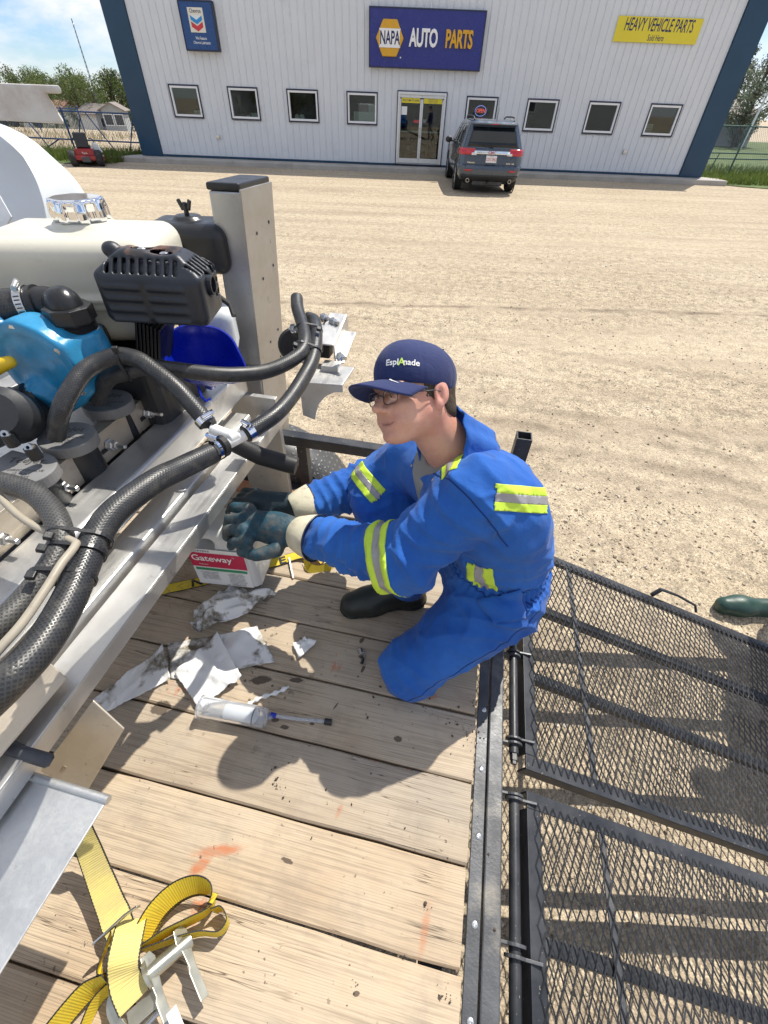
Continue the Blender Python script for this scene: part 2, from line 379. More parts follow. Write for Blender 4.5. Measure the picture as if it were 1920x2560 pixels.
def wood_mat():
    m, nt, b = _m('weathered_plank'); v = coords(nt, rand=True)
    g = N(nt, 'ShaderNodeMapping', {'Vector': v, 'Scale': (0.9, 9.0, 9.0)}).outputs[0]
    warp = noise(nt, g, 0.9, 3, 0.5, 0.6)
    wv = N(nt, 'ShaderNodeTexWave', {'Vector': g, 'Scale': 2.6, 'Distortion': 11.0, 'Detail': 4.0, 'Detail Scale': 0.55, 'Detail Roughness': 0.5}, wave_type='BANDS', bands_direction='Y').outputs['Fac']
    wv = mathn(nt, 'MULTIPLY', wv, ramp(nt, noise(nt, v, 3.0, 3), [(0.35, 0.25), (0.65, 1.0)]))
    fine = noise(nt, N(nt, 'ShaderNodeMapping', {'Vector': v, 'Scale': (4, 160, 160)}).outputs[0], 1.0, 4, 0.65)
    base = ramp(nt, noise(nt, v, 2.2, 5, 0.6), [(0.28, (0.43, 0.335, 0.235)), (0.5, (0.52, 0.435, 0.33)), (0.62, (0.47, 0.41, 0.33)), (0.78, (0.36, 0.325, 0.28))])
    oi = nt.nodes.new('ShaderNodeObjectInfo')
    base = mixc(nt, 1.0, base, ramp(nt, oi.outputs['Random'], [(0.0, (0.86, 0.85, 0.84)), (0.5, (1.0, 0.98, 0.95)), (1.0, (1.04, 0.98, 0.9))]), 'MULTIPLY')
    col = mixc(nt, ramp(nt, wv, [(0.35, 0.0), (0.75, 0.10), (0.95, 0.34)]), base, (0.28, 0.21, 0.15))
    col = mixc(nt, ramp(nt, fine, [(0.36, 0.45), (0.52, 0.0)]), col, (0.20, 0.155, 0.115))
    fl = N(nt, 'ShaderNodeTexWave', {'Vector': N(nt, 'ShaderNodeMapping', {'Vector': v, 'Scale': (0.55, 7.0, 7.0)}).outputs[0], 'Scale': 9.0, 'Distortion': 26.0, 'Detail': 2.0, 'Detail Scale': 0.16, 'Detail Roughness': 0.45}, wave_type='BANDS', bands_direction='Y').outputs['Fac']
    col = mixc(nt, mathn(nt, 'MULTIPLY', ramp(nt, fl, [(0.80, 0.0), (0.97, 0.40)]), ramp(nt, noise(nt, v, 2.0, 3), [(0.35, 0.15), (0.6, 1.0)])), col, (0.17, 0.125, 0.09))
    blo = noise(nt, v, 11.0, 5, 0.65); col = mixc(nt, ramp(nt, blo, [(0.52, 0.0), (0.72, 0.38)]), col, (0.25, 0.21, 0.17))
    # dark drying cracks
    cr = noise(nt, N(nt, 'ShaderNodeMapping', {'Vector': v, 'Scale': (1.1, 30, 30)}).outputs[0], 1.0, 3, 0.6, 0.35)
    crm = ramp(nt, cr, [(0.492, 0.0), (0.5, 1.0), (0.511, 0.0)])
    crm = mathn(nt, 'MULTIPLY', crm, ramp(nt, noise(nt, v, 3.0, 2), [(0.46, 0.0), (0.56, 0.95)]))
    col = mixc(nt, crm, col, (0.09, 0.065, 0.045))
    # knots
    kv = N(nt, 'ShaderNodeMapping', {'Vector': v, 'Scale': (2.4, 4.2, 4.2)}).outputs[0]
    kd = N(nt, 'ShaderNodeTexVoronoi', {'Vector': kv, 'Scale': 1.0})
    kn = ramp(nt, kd.outputs['Distance'], [(0.0, 1.0), (0.045, 0.75), (0.075, 0.12), (0.2, 0.0)])
    col = mixc(nt, mathn(nt, 'MULTIPLY', kn, 0.75), col, (0.26, 0.165, 0.095))
    # old red paint smears along/against the grain
    rv = N(nt, 'ShaderNodeMapping', {'Vector': v, 'Scale': (9, 4.5, 4)}).outputs[0]
    red = mathn(nt, 'MULTIPLY', ramp(nt, noise(nt, rv, 1.0, 6, 0.68), [(0.655, 0.0), (0.685, 0.85)]), ramp(nt, noise(nt, v, 1.7, 2), [(0.5, 0.0), (0.6, 1.0)]))
    col = mixc(nt, mathn(nt, 'MULTIPLY', red, ramp(nt, fine, [(0.4, 0.35), (0.6, 1.0)])), col, (0.50, 0.155, 0.06))
    # oil drips: dense round the jug and syringe (world place of the spill)
    tcw = nt.nodes.new('ShaderNodeNewGeometry')
    dv = N(nt, 'ShaderNodeTexVoronoi', {'Vector': tcw.outputs['Position'], 'Scale': 38.0, 'Randomness': 1.0})
    drop = ramp(nt, dv.outputs['Distance'], [(0.14, 1.0), (0.21, 0.0)])
    sel = ramp(nt, N(nt, 'ShaderNodeRGBToBW', {'Color': dv.outputs['Color']}).outputs[0], [(0.56, 0.0), (0.6, 1.0)])
    dist = N(nt, 'ShaderNodeVectorMath', {0: tcw.outputs['Position'], 1: (-0.55, 0.60, 0.55)}, operation='DISTANCE').outputs['Value']
    area = ramp(nt, mathn(nt, 'ADD', dist, mathn(nt, 'MULTIPLY', noise(nt, v, 6, 3), 0.5)), [(0.38, 1.0), (0.58, 0.0)])
    spill = mathn(nt, 'MULTIPLY', mathn(nt, 'MULTIPLY', drop, sel), area)
    blot = mathn(nt, 'MULTIPLY', ramp(nt, noise(nt, tcw.outputs['Position'], 16.0, 4, 0.6), [(0.64, 0.0), (0.66, 1.0)]), area)
    wet = mathn(nt, 'MAXIMUM', spill, mathn(nt, 'MULTIPLY', blot, 0.8))
    col = mixc(nt, mathn(nt, 'MULTIPLY', wet, 0.86), col, (0.055, 0.04, 0.03))
    # brush strokes of old paint and single dark stains, each at its own place on the deck
    def spot(px, py, ang, a, bb, edge=0.35, ns=40.0):
        c = G(px, py, 0.55); q = N(nt, 'ShaderNodeVectorMath', {0: tcw.outputs['Position'], 1: tuple(c)}, operation='SUBTRACT').outputs[0]
        q = N(nt, 'ShaderNodeMapping', {'Vector': q, 'Rotation': (0, 0, -ang)}).outputs[0]; q = N(nt, 'ShaderNodeVectorMath', {0: q, 1: (1/a, 1/bb, 0)}, operation='MULTIPLY').outputs[0]
        d = N(nt, 'ShaderNodeVectorMath', {0: q}, operation='LENGTH').outputs['Value']
        return ramp(nt, mathn(nt, 'MULTIPLY', mathn(nt, 'ADD', d, mathn(nt, 'MULTIPLY', noise(nt, tcw.outputs['Position'], ns, 4, 0.7), 1.1)), 0.4), [(0.5-edge*0.2, 1.0), (0.5+edge*0.2, 0.0)])
    red2 = None
    for a_ in ((545, 2128, 0.30, 0.075, 0.016), (500, 2165, 0.9, 0.035, 0.018), (1062, 2325, 1.5, 0.06, 0.012), (848, 2028, 1.3, 0.022, 0.008)):
        mk = mathn(nt, 'MULTIPLY', spot(*a_, edge=0.55, ns=90.0), 0.9 if a_[0] < 600 else 0.5); red2 = mk if red2 is None else mathn(nt, 'MAXIMUM', red2, mk)
    col = mixc(nt, mathn(nt, 'MULTIPLY', red2, ramp(nt, fine, [(0.4, 0.5), (0.55, 0.95)])), col, (0.46, 0.16, 0.07))
    drk = None
    for a_ in ((718, 2152, -0.1, 0.022, 0.008), (995, 1848, 0.1, 0.017, 0.011), (905, 1600, 1.2, 0.020, 0.010), (908, 1672, 1.4, 0.02, 0.008), (712, 1818, 0.1, 0.020, 0.010), (780, 1810, 0.1, 0.012, 0.006), (740, 1700, 0.2, 0.03, 0.012), (400, 1770, 0.4, 0.04, 0.03), (840, 1765, 1.2, 0.02, 0.004), (1062, 2260, 1.0, 0.009, 0.006), (890, 2485, 0.3, 0.010, 0.006), (650, 1700, 0.3, 0.05, 0.02), (688, 1800, 0.2, 0.018, 0.008)):
        mk = spot(*a_, edge=0.12); drk = mk if drk is None else mathn(nt, 'MAXIMUM', drk, mk)
    col = mixc(nt, mathn(nt, 'MULTIPLY', drk, 0.82), col, (0.06, 0.043, 0.032))
    # sparse dirt specks everywhere
    sp = ramp(nt, noise(nt, tcw.outputs['Position'], 75.0, 3, 0.6), [(0.665, 0.0), (0.70, 0.8)])
    col = mixc(nt, mathn(nt, 'MULTIPLY', sp, ramp(nt, noise(nt, tcw.outputs['Position'], 7.0, 2), [(0.45, 0.0), (0.6, 1.0)])), col, (0.10, 0.075, 0.055))
    nt.links.new(col, b.inputs['Base Color'])
    nt.links.new(ramp(nt, wet, [(0.0, 0.85), (1.0, 0.42)]), b.inputs['Roughness']); b.inputs['Specular IOR Level'].default_value = 0.3
    h = mathn(nt, 'ADD', mathn(nt, 'MULTIPLY', wv, -0.10), mathn(nt, 'ADD', mathn(nt, 'MULTIPLY', fine, 0.5), mathn(nt, 'MULTIPLY', crm, -1.2)))
    bump(nt, b, h, 0.32, 0.003); return m
wood_mat()
def hose_mat(name, c0, c1, cells=(36, 290), rough=0.32):
    """rubber hose with the braid showing through its skin"""
    m, nt, b = _m(name); uv = coords(nt, 'UV', (cells[0], cells[1], 1))
    s = N(nt, 'ShaderNodeSeparateXYZ', {'Vector': uv})
    a = mathn(nt, 'ADD', s.outputs[0], s.outputs[1]); d = mathn(nt, 'SUBTRACT', s.outputs[0], s.outputs[1])
    wa = mathn(nt, 'ABSOLUTE', mathn(nt, 'SINE', mathn(nt, 'MULTIPLY', a, math.pi/2))); wb = mathn(nt, 'ABSOLUTE', mathn(nt, 'SINE', mathn(nt, 'MULTIPLY', d, math.pi/2)))
    br = mathn(nt, 'MAXIMUM', wa, wb)
    v = coords(nt); big = noise(nt, v, 9, 4)
    col = mixc(nt, ramp(nt, br, [(0.72, 0.0), (1.0, 1.0)]), c0, c1)
    col = mixc(nt, ramp(nt, noise(nt, v, 38, 4, 0.7), [(0.5, 0.0), (0.75, 0.35)]), col, (0.16, 0.145, 0.12))
    nt.links.new(col, b.inputs['Base Color']); nt.links.new(ramp(nt, big, [(0.3, rough-0.06), (0.7, rough+0.16)]), b.inputs['Roughness'])
    bump(nt, b, br, 0.35, 0.0012); return m
hose_mat('hose_rubber', (0.016, 0.017, 0.019), (0.036, 0.037, 0.039))
hose_mat('hose_rubber_worn', (0.03, 0.03, 0.031), (0.075, 0.073, 0.068), (32, 240), 0.4)
def cloth_mat(name, color, fade, dirtc, scale=1.0, dirt=0.5, crease=0.3):
    m, nt, b = _m(name); v = coords(nt)
    big = noise(nt, v, 5*scale, 5, 0.6)
    col = ramp(nt, big, [(0.3, color), (0.72, fade)])
    if dirt: col = mixc(nt, mathn(nt, 'MULTIPLY', ramp(nt, noise(nt, v, 11*scale, 6, 0.7), [(0.60, 0.0), (0.74, 1.0)]), dirt), col, dirtc)
    tw = N(nt, 'ShaderNodeTexWave', {'Vector': v, 'Scale': 260.0, 'Distortion': 1.0}, bands_direction='DIAGONAL').outputs['Fac']
    col = mixc(nt, mathn(nt, 'MULTIPLY', tw, 0.12), col, tuple(c*0.5 for c in color))
    nt.links.new(col, b.inputs['Base Color']); b.inputs['Roughness'].default_value = 0.85; b.inputs['Specular IOR Level'].default_value = 0.2
    b.inputs['Sheen Weight'].default_value = 0.12; b.inputs['Sheen Roughness'].default_value = 0.5
    rg = nt.nodes.new('ShaderNodeTexNoise'); rg.noise_type = 'RIDGED_MULTIFRACTAL'; nt.links.new(v, rg.inputs['Vector']); rg.inputs['Scale'].default_value = 9.0; rg.inputs['Detail'].default_value = 2.5; rg.inputs['Distortion'].default_value = 0.7
    p0 = bump(nt, b, rg.outputs['Fac'], 0.62*crease, 0.016); p = bump(nt, b, noise(nt, v, 26, 5, 0.55, 0.8), 0.35, 0.008, p0); bump(nt, b, tw, 0.12, 0.0008, p); return m
cloth_mat('coverall_blue', (0.013, 0.085, 0.37), (0.034, 0.155, 0.52), (0.035, 0.05, 0.085), dirt=0.6, crease=1.0)
cloth_mat('cap_navy', (0.022, 0.032, 0.105), (0.032, 0.044, 0.135), (0.05, 0.05, 0.06), 1.0, 0.0)
cloth_mat('tee_grey', (0.25, 0.25, 0.23), (0.32, 0.32, 0.3), (0.1, 0.1, 0.1), 1.0, 0.0)
def alu(name, c=(0.62, 0.615, 0.6), rough=0.42, stretch=(1, 0.06, 1), tint=(0.45, 0.42, 0.37), stain=0.5):
    m, nt, b = _m(name); v = coords(nt); st = N(nt, 'ShaderNodeMapping', {'Vector': v, 'Scale': stretch}).outputs[0]
    br = noise(nt, st, 130, 4, 0.7); big = noise(nt, v, 7, 6, 0.65)
    col = ramp(nt, big, [(0.32, tuple(x*0.82 for x in c)), (0.6, c), (0.75, tint)])
    col = mixc(nt, mathn(nt, 'MULTIPLY', ramp(nt, noise(nt, v, 26, 6, 0.7), [(0.62, 0.0), (0.72, 1.0)]), stain), col, (0.13, 0.12, 0.105))
    nt.links.new(col, b.inputs['Base Color']); b.inputs['Metallic'].default_value = 0.82
    nt.links.new(ramp(nt, mathn(nt, 'ADD', mathn(nt, 'MULTIPLY', br, 0.5), mathn(nt, 'MULTIPLY', big, 0.5)), [(0.35, rough-0.08), (0.65, rough+0.16)]), b.inputs['Roughness'])
    sc = N(nt, 'ShaderNodeTexWave', {'Vector': N(nt, 'ShaderNodeMapping', {'Vector': v, 'Scale': (30, 3, 11), 'Rotation': (0.3, 0.5, 0.8)}).outputs[0], 'Scale': 3.0, 'Distortion': 22.0, 'Detail': 3.0}).outputs['Fac']
    bump(nt, b, mathn(nt, 'ADD', br, mathn(nt, 'MULTIPLY', ramp(nt, sc, [(0.97, 0.0), (1.0, 1.0)]), -0.8)), 0.10, 0.002); return m
alu('aluminium'); alu('aluminium_post', (0.47, 0.47, 0.47), 0.34, (1, 1, 0.06)); alu('aluminium_warm', (0.60, 0.53, 0.43), 0.44, (1, 0.05, 1), (0.42, 0.32, 0.22))
alu('aluminium_sheet', (0.60, 0.61, 0.61), 0.40, (1, 1, 1), (0.5, 0.5, 0.48), 0.25)
def painted_steel():
    m, nt, b = _m('black_steel'); v = coords(nt); gp = nt.nodes.new('ShaderNodeNewGeometry')
    f = noise(nt, gp.outputs['Position'], 9, 6, 0.65)
    col = ramp(nt, f, [(0.35, (0.018, 0.020, 0.024)), (0.7, (0.045, 0.048, 0.055))])
    col = mixc(nt, mathn(nt, 'MULTIPLY', ramp(nt, noise(nt, gp.outputs['Position'], 3.0, 6, 0.7), [(0.5, 0.0), (0.75, 1.0)]), 0.28), col, (0.13, 0.12, 0.105))
    chips = ramp(nt, noise(nt, gp.outputs['Position'], 85, 3, 0.6), [(0.68, 0.0), (0.70, 1.0)])
    col = mixc(nt, mathn(nt, 'MULTIPLY', chips, 0.7), col, (0.30, 0.26, 0.21))
    nt.links.new(col, b.inputs['Base Color']); nt.links.new(ramp(nt, f, [(0.3, 0.30), (0.7, 0.55)]), b.inputs['Roughness'])
    bump(nt, b, noise(nt, gp.outputs['Position'], 120, 3), 0.12, 0.002); return m
painted_steel()
mat('worn_steel', (0.075, 0.078, 0.085), 0.46, 0.25, 0.35, 9, 0.15, 140, dirt=((0.30, 0.27, 0.22), 0.25, 8))
mat('steel', (0.60, 0.60, 0.59), 0.28, 0.95, 0.1, 12, dirt=((0.25, 0.22, 0.19), 0.12, 30))
mat('zinc', (0.50, 0.49, 0.41), 0.36, 0.85, 0.22, 9, dirt=((0.26, 0.21, 0.12), 0.15, 9))
mat('chrome', (0.80, 0.81, 0.83), 0.07, 1.0, 0.03, 9, rv=0.03)
mat('rubber_black', (0.016, 0.016, 0.017), 0.55, 0, 0.3, 9, 0.15, 120, dirt=((0.12, 0.11, 0.09), 0.18, 12))
mat('plastic_black', (0.016, 0.017, 0.019), 0.36, 0, 0.2, 7, 0.1, 150)
mat('plastic_black_matt', (0.024, 0.026, 0.030), 0.50, 0, 0.25, 8, 0.12, 90, dirt=((0.12, 0.11, 0.10), 0.12, 16))
mat('muffler_black', (0.020, 0.024, 0.032), 0.42, 0.15, 0.25, 8, 0.12, 90)
def rust_top():
    m, nt, b = _m('muffler_scorched'); v = coords(nt); gp = nt.nodes.new('ShaderNodeNewGeometry')
    f = ramp(nt, noise(nt, gp.outputs['Position'], 22, 5, 0.6), [(0.42, 0.0), (0.6, 1.0)])
    nt.links.new(mixc(nt, f, (0.03, 0.028, 0.03), (0.15, 0.075, 0.05)), b.inputs['Base Color']); b.inputs['Roughness'].default_value = 0.5; return m
rust_top()
mat('tank_white', (0.63, 0.60, 0.50), 0.33, 0, 0.03, 5, dirt=((0.55, 0.5, 0.4), 0.05, 22))
mat('poly_white', (0.62, 0.655, 0.67), 0.38, 0, 0.04, 3, dirt=((0.5, 0.56, 0.5), 0.1, 4))
mat('poly_grubby', (0.58, 0.555, 0.52), 0.6, 0, 0.06, 4, dirt=((0.33, 0.25, 0.19), 0.42, 4))
mat('pump_blue', (0.022, 0.235, 0.45), 0.34, 0, 0.2, 14, 0.2, 60, dirt=((0.03, 0.09, 0.16), 0.2, 20))
mat('funnel_blue', (0.003, 0.018, 0.36), 0.30, 0, 0.08, 6)
mat('yellow_plastic', (0.75, 0.50, 0.02), 0.4, 0, 0.1, 6)
mat('pad_grey', (0.20, 0.20, 0.20), 0.62, 0, 0.2, 12, 0.15, 200, dirt=((0.21, 0.21, 0.2), 0.4, 14))
mat('pad_print', (0.045, 0.045, 0.047), 0.6, 0, 0.05, 6)
mat('nylon_white', (0.78, 0.78, 0.76), 0.35, 0, 0.04, 20)
mat('cable_tan', (0.36, 0.32, 0.25), 0.45, 0, 0.1, 14, dirt=((0.2, 0.17, 0.13), 0.2, 30))
mat('ptfe_white', (0.72, 0.69, 0.62), 0.7, 0, 0.1, 40)
mat('warning_yellow', (0.68, 0.52, 0.06), 0.5, 0, 0.1, 30)
mat('print_black', (0.02, 0.02, 0.022), 0.55, 0, 0.1, 20)
mat('print_grey', (0.16, 0.16, 0.17), 0.6, 0, 0.1, 20)
mat('paper_white', (0.80, 0.80, 0.79), 0.7, 0, 0.03, 10)
mat('label_white', (0.74, 0.75, 0.76), 0.4, 0, 0.03, 10)
mat('label_red', (0.50, 0.016, 0.07), 0.4, 0, 0.05, 10)
mat('label_green', (0.03, 0.26, 0.11), 0.4, 0, 0.05, 10)
def towel_mat(name, dirt):
    m, nt, b = _m(name); v = coords(nt); w = mathn(nt, 'ADD', N(nt, 'ShaderNodeTexWave', {'Vector': v, 'Scale': 105.0}, bands_direction='X').outputs['Fac'], N(nt, 'ShaderNodeTexWave', {'Vector': v, 'Scale': 105.0}, bands_direction='Y').outputs['Fac'])
    f = noise(nt, v, 8.0, 5, 0.6); g = noise(nt, v, 60, 4, 0.6)
    d = mathn(nt, 'MULTIPLY', ramp(nt, f, [(0.60-dirt*0.14, 0.0), (0.67-dirt*0.12, 1.0)]), ramp(nt, g, [(0.3, 0.45), (0.6, 1.0)]))
    col = mixc(nt, d, (0.80, 0.80, 0.79), (0.17, 0.145, 0.10)); nt.links.new(col, b.inputs['Base Color']); b.inputs['Roughness'].default_value = 0.9
    b.inputs['Specular IOR Level'].default_value = 0.1
    b.inputs['Subsurface Weight'].default_value = 0.0
    p = bump(nt, b, w, 0.25, 0.0012); bump(nt, b, noise(nt, v, 22, 4), 0.35, 0.006, p); return m
towel_mat('towel_clean', 0.15); towel_mat('towel_dirty', 0.75)
def webbing(name, c, edge, rib=210.0):
    m, nt, b = _m(name); uv = coords(nt, 'UV'); s = N(nt, 'ShaderNodeSeparateXYZ', {'Vector': uv}); v = coords(nt)
    w = mathn(nt, 'SINE', mathn(nt, 'MULTIPLY', s.outputs[1], rib*6.283)); e = mathn(nt, 'ABSOLUTE', mathn(nt, 'SUBTRACT', s.outputs[0], 0.5))
    eg = ramp(nt, mathn(nt, 'ADD', e, mathn(nt, 'MULTIPLY', mathn(nt, 'SINE', mathn(nt, 'MULTIPLY', s.outputs[1], 900.0)), 0.008)), [(0.455, 0.0), (0.462, 1.0)])
    col = mixc(nt, ramp(nt, noise(nt, v, 14, 5, 0.65), [(0.35, 0.0), (0.75, 0.55)]), c, tuple(x*y for x, y in zip(c, (0.62, 0.56, 1.2))))
    col = mixc(nt, mathn(nt, 'MULTIPLY', mathn(nt, 'ADD', mathn(nt, 'MULTIPLY', w, 0.5), 0.5), 0.3), col, tuple(x*0.55 for x in c))
    col = mixc(nt, eg, col, edge); nt.links.new(col, b.inputs['Base Color']); b.inputs['Roughness'].default_value = 0.7
    bump(nt, b, w, 0.3, 0.0008); return m
webbing('webbing_yellow', (0.80, 0.60, 0.035), (0.02, 0.02, 0.02)); webbing('webbing_pale', (0.74, 0.62, 0.20), (0.03, 0.03, 0.025))
def glass(name, tint=(0.85, 0.92, 0.92), alpha=0.0, rough=0.02):
    """thin pane: reflects by angle, lets light straight through"""
    m, nt, b = _m(name); out = nt.nodes['Material Output']
    tr = N(nt, 'ShaderNodeBsdfTransparent', {'Color': c4(tint)}); gl = N(nt, 'ShaderNodeBsdfGlossy', {'Color': (1, 1, 1, 1), 'Roughness': rough})
    fr = N(nt, 'ShaderNodeFresnel', {'IOR': 1.5}); f = mathn(nt, 'ADD', fr.outputs[0], alpha, True)
    mxs = N(nt, 'ShaderNodeMixShader', {0: f, 1: tr.outputs[0], 2: gl.outputs[0]}); nt.links.new(mxs.outputs[0], out.inputs['Surface']); return m
glass('window_glass', (0.60, 0.68, 0.66), 0.012); glass('door_glass', (0.60, 0.66, 0.64), 0.012); glass('lens_glass', (0.95, 0.95, 0.94), 0.02)
def car_glass():
    m, nt, b = _m('car_glass'); v = coords(nt)
    nt.links.new(ramp(nt, noise(nt, v, 1.2, 2), [(0.3, (0.006, 0.008, 0.01)), (0.7, (0.014, 0.018, 0.02))]), b.inputs['Base Color']); b.inputs['Roughness'].default_value = 0.05; return m
car_glass()
mat('car_paint', (0.050, 0.070, 0.100), 0.26, 0.3, 0.06, 2.0, coat=0.8, dirt=((0.12, 0.11, 0.10), 0.1, 3))
mat('car_trim', (0.022, 0.024, 0.026), 0.5, 0, 0.1, 8)
mat('tyre', (0.022, 0.022, 0.023), 0.75, 0, 0.2, 10, 0.3, 40, dirt=((0.16, 0.13, 0.1), 0.3, 8))
mat('alloy', (0.55, 0.56, 0.58), 0.25, 0.9, 0.05, 5)
mat('lamp_red', (0.50, 0.012, 0.02), 0.15, 0, 0.08, 9, coat=0.6)
mat('lamp_clear', (0.75, 0.76, 0.77), 0.15, 0, 0.05, 9)
mat('plate_white', (0.72, 0.73, 0.74), 0.4, 0, 0.03, 9); mat('plate_red', (0.45, 0.05, 0.06), 0.4, 0, 0.05, 9)
mat('siding', (0.66, 0.685, 0.715), 0.40, 0.0, 0.03, 1.2, 0.05, 30, dirt=((0.46, 0.475, 0.49), 0.12, 1.1))
mat('trim_blue', (0.006, 0.045, 0.095), 0.38, 0.0, 0.1, 1.0)
mat('sign_navy', (0.014, 0.022, 0.20), 0.30, 0, 0.04, 2); mat('sign_blue', (0.010, 0.060, 0.21), 0.3, 0, 0.05, 2)
mat('sign_edge', (0.015, 0.02, 0.05), 0.4, 0, 0.1, 3)
mat('letter_white', (0.84, 0.84, 0.83), 0.35, 0, 0.02, 3); mat('letter_gold', (0.68, 0.36, 0.015), 0.35, 0, 0.04, 3)
mat('sign_yellow', (0.72, 0.60, 0.03), 0.4, 0, 0.04, 1.5); mat('letter_navy', (0.012, 0.016, 0.09), 0.4, 0, 0.05, 4)
mat('logo_cream', (0.72, 0.70, 0.60), 0.4, 0, 0.02, 5); mat('logo_blue', (0.02, 0.25, 0.60), 0.4, 0, 0.04, 5); mat('logo_red', (0.55, 0.035, 0.05), 0.4, 0, 0.04, 5); mat('logo_pale', (0.72, 0.78, 0.80), 0.4, 0, 0.04, 5)
mat('frame_white', (0.80, 0.81, 0.82), 0.4, 0, 0.03, 4); mat('frame_alu', (0.66, 0.68, 0.69), 0.38, 0.5, 0.05, 5)
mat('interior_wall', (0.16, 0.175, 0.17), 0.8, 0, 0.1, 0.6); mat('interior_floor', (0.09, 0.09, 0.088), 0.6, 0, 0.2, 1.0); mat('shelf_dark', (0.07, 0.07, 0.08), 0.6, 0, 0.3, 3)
mat('concrete', (0.40, 0.375, 0.34), 0.9, 0, 0.12, 1.5, 0.3, 25, dirt=((0.22, 0.2, 0.17), 0.3, 2.2))
m_, nt_, b_ = _m('neon_red'); b_.inputs['Base Color'].default_value = (0.6, 0.05, 0.06, 1); b_.inputs['Emission Color'].default_value = (1, 0.10, 0.10, 1); b_.inputs['Emission Strength'].default_value = 2.2
m_, nt_, b_ = _m('neon_blue'); b_.inputs['Base Color'].default_value = (0.2, 0.2, 0.7, 1); b_.inputs['Emission Color'].default_value = (0.35, 0.35, 1, 1); b_.inputs['Emission Strength'].default_value = 1.6
mat('mower_red', (0.28, 0.010, 0.016), 0.35, 0, 0.1, 6, coat=0.3); mat('fence_blue', (0.015, 0.055, 0.16), 0.45, 0.1, 0.1, 3); mat('fence_wire', (0.16, 0.20, 0.26), 0.5, 0.5, 0.1, 3)
mat('fence_green', (0.05, 0.11, 0.10), 0.5, 0.2, 0.1, 3)
mat('bark', (0.09, 0.068, 0.05), 0.9, 0, 0.25, 6, 0.4, 20)
def leaf_mat(name, a, bcol, trans=0.35):
    m, nt, b = _m(name); gp = nt.nodes.new('ShaderNodeNewGeometry'); out = nt.nodes['Material Output']
    f = noise(nt, gp.outputs['Position'], 0.9, 4, 0.6); rnd = gp.outputs['Random Per Island']
    col = ramp(nt, mathn(nt, 'ADD', mathn(nt, 'MULTIPLY', f, 0.55), mathn(nt, 'MULTIPLY', rnd, 0.45)), [(0.25, a), (0.75, bcol)])
    nt.links.new(col, b.inputs['Base Color']); b.inputs['Roughness'].default_value = 0.55; b.inputs['Specular IOR Level'].default_value = 0.25
    tl = N(nt, 'ShaderNodeBsdfTranslucent', {'Color': col}); mx_ = N(nt, 'ShaderNodeMixShader', {0: trans, 1: b.outputs[0], 2: tl.outputs[0]}); nt.links.new(mx_.outputs[0], out.inputs['Surface']); return m
leaf_mat('leaf_poplar', (0.06, 0.10, 0.025), (0.17, 0.21, 0.07)); leaf_mat('leaf_spruce', (0.03, 0.055, 0.022), (0.085, 0.12, 0.05), 0.25); leaf_mat('leaf_silver', (0.09, 0.12, 0.075), (0.24, 0.27, 0.19))
leaf_mat('grass_blades', (0.06, 0.10, 0.015), (0.17, 0.21, 0.05), 0.4); leaf_mat('grass_dry', (0.17, 0.15, 0.07), (0.33, 0.28, 0.14), 0.4)
mat('turf', (0.07, 0.11, 0.022), 0.95, 0, 0.4, 1.2, 0.5, 30, dirt=((0.20, 0.19, 0.07), 0.35, 0.8))
mat('house_grey', (0.33, 0.35, 0.36), 0.7, 0, 0.08, 1); mat('house_white', (0.70, 0.70, 0.68), 0.7, 0, 0.05, 1); mat('house_roof', (0.22, 0.19, 0.17), 0.8, 0, 0.1, 2); mat('house_roof_red', (0.34, 0.19, 0.14), 0.8, 0, 0.1, 2); mat('house_glass', (0.04, 0.05, 0.06), 0.15, 0, 0.1, 2)
mat('skin', (0.62, 0.345, 0.265), 0.48, 0, 0.06, 22, 0.06, 300)
def skin_mat():
    m = MATS['skin']; nt = m.node_tree; b = nt.nodes['Principled BSDF']; b.inputs['Subsurface Weight'].default_value = 0.15; b.inputs['Subsurface Radius'].default_value = (0.012, 0.004, 0.002); b.inputs['Subsurface Scale'].default_value = 0.6
    gp = nt.nodes.new('ShaderNodeNewGeometry'); P_ = gp.outputs['Position']
    col = ramp(nt, noise(nt, P_, 26, 4, 0.6), [(0.3, (0.62, 0.325, 0.225)), (0.7, (0.68, 0.38, 0.275))])
    col = mixc(nt, ramp(nt, noise(nt, P_, 17, 3), [(0.5, 0.0), (0.68, 0.5)]), col, (0.60, 0.235, 0.18))
    col = mixc(nt, ramp(nt, noise(nt, P_, 420, 2, 0.5), [(0.60, 0.0), (0.70, 0.35)]), col, (0.30, 0.17, 0.125))
    nt.links.new(col, b.inputs['Base Color']); bump(nt, b, noise(nt, P_, 700, 3, 0.6), 0.25, 0.0008)
skin_mat()
mat('skin_flush', (0.62, 0.29, 0.225), 0.5, 0, 0.06, 30); mat('lips', (0.55, 0.275, 0.215), 0.45, 0, 0.08, 40)
mat('hair_brown', (0.055, 0.036, 0.022), 0.55, 0, 0.35, 60, 0.5, 160, stretch=(1, 1, 3))
mat('eye_white', (0.75, 0.72, 0.68), 0.3, 0, 0.02, 9); mat('eye_dark', (0.02, 0.015, 0.012), 0.2, 0, 0.02, 9)
mat('tape_lime', (0.58, 0.80, 0.06), 0.55, 0, 0.06, 25); mat('tape_silver', (0.34, 0.33, 0.34), 0.42, 0.1, 0.06, 40, 0.1, 300)
mat('glove_blue', (0.010, 0.055, 0.085), 0.62, 0, 0.4, 18, 0.4, 120, dirt=((0.12, 0.115, 0.10), 0.62, 22)); mat('glove_dark', (0.012, 0.03, 0.04), 0.6, 0, 0.3, 20, 0.3, 120)
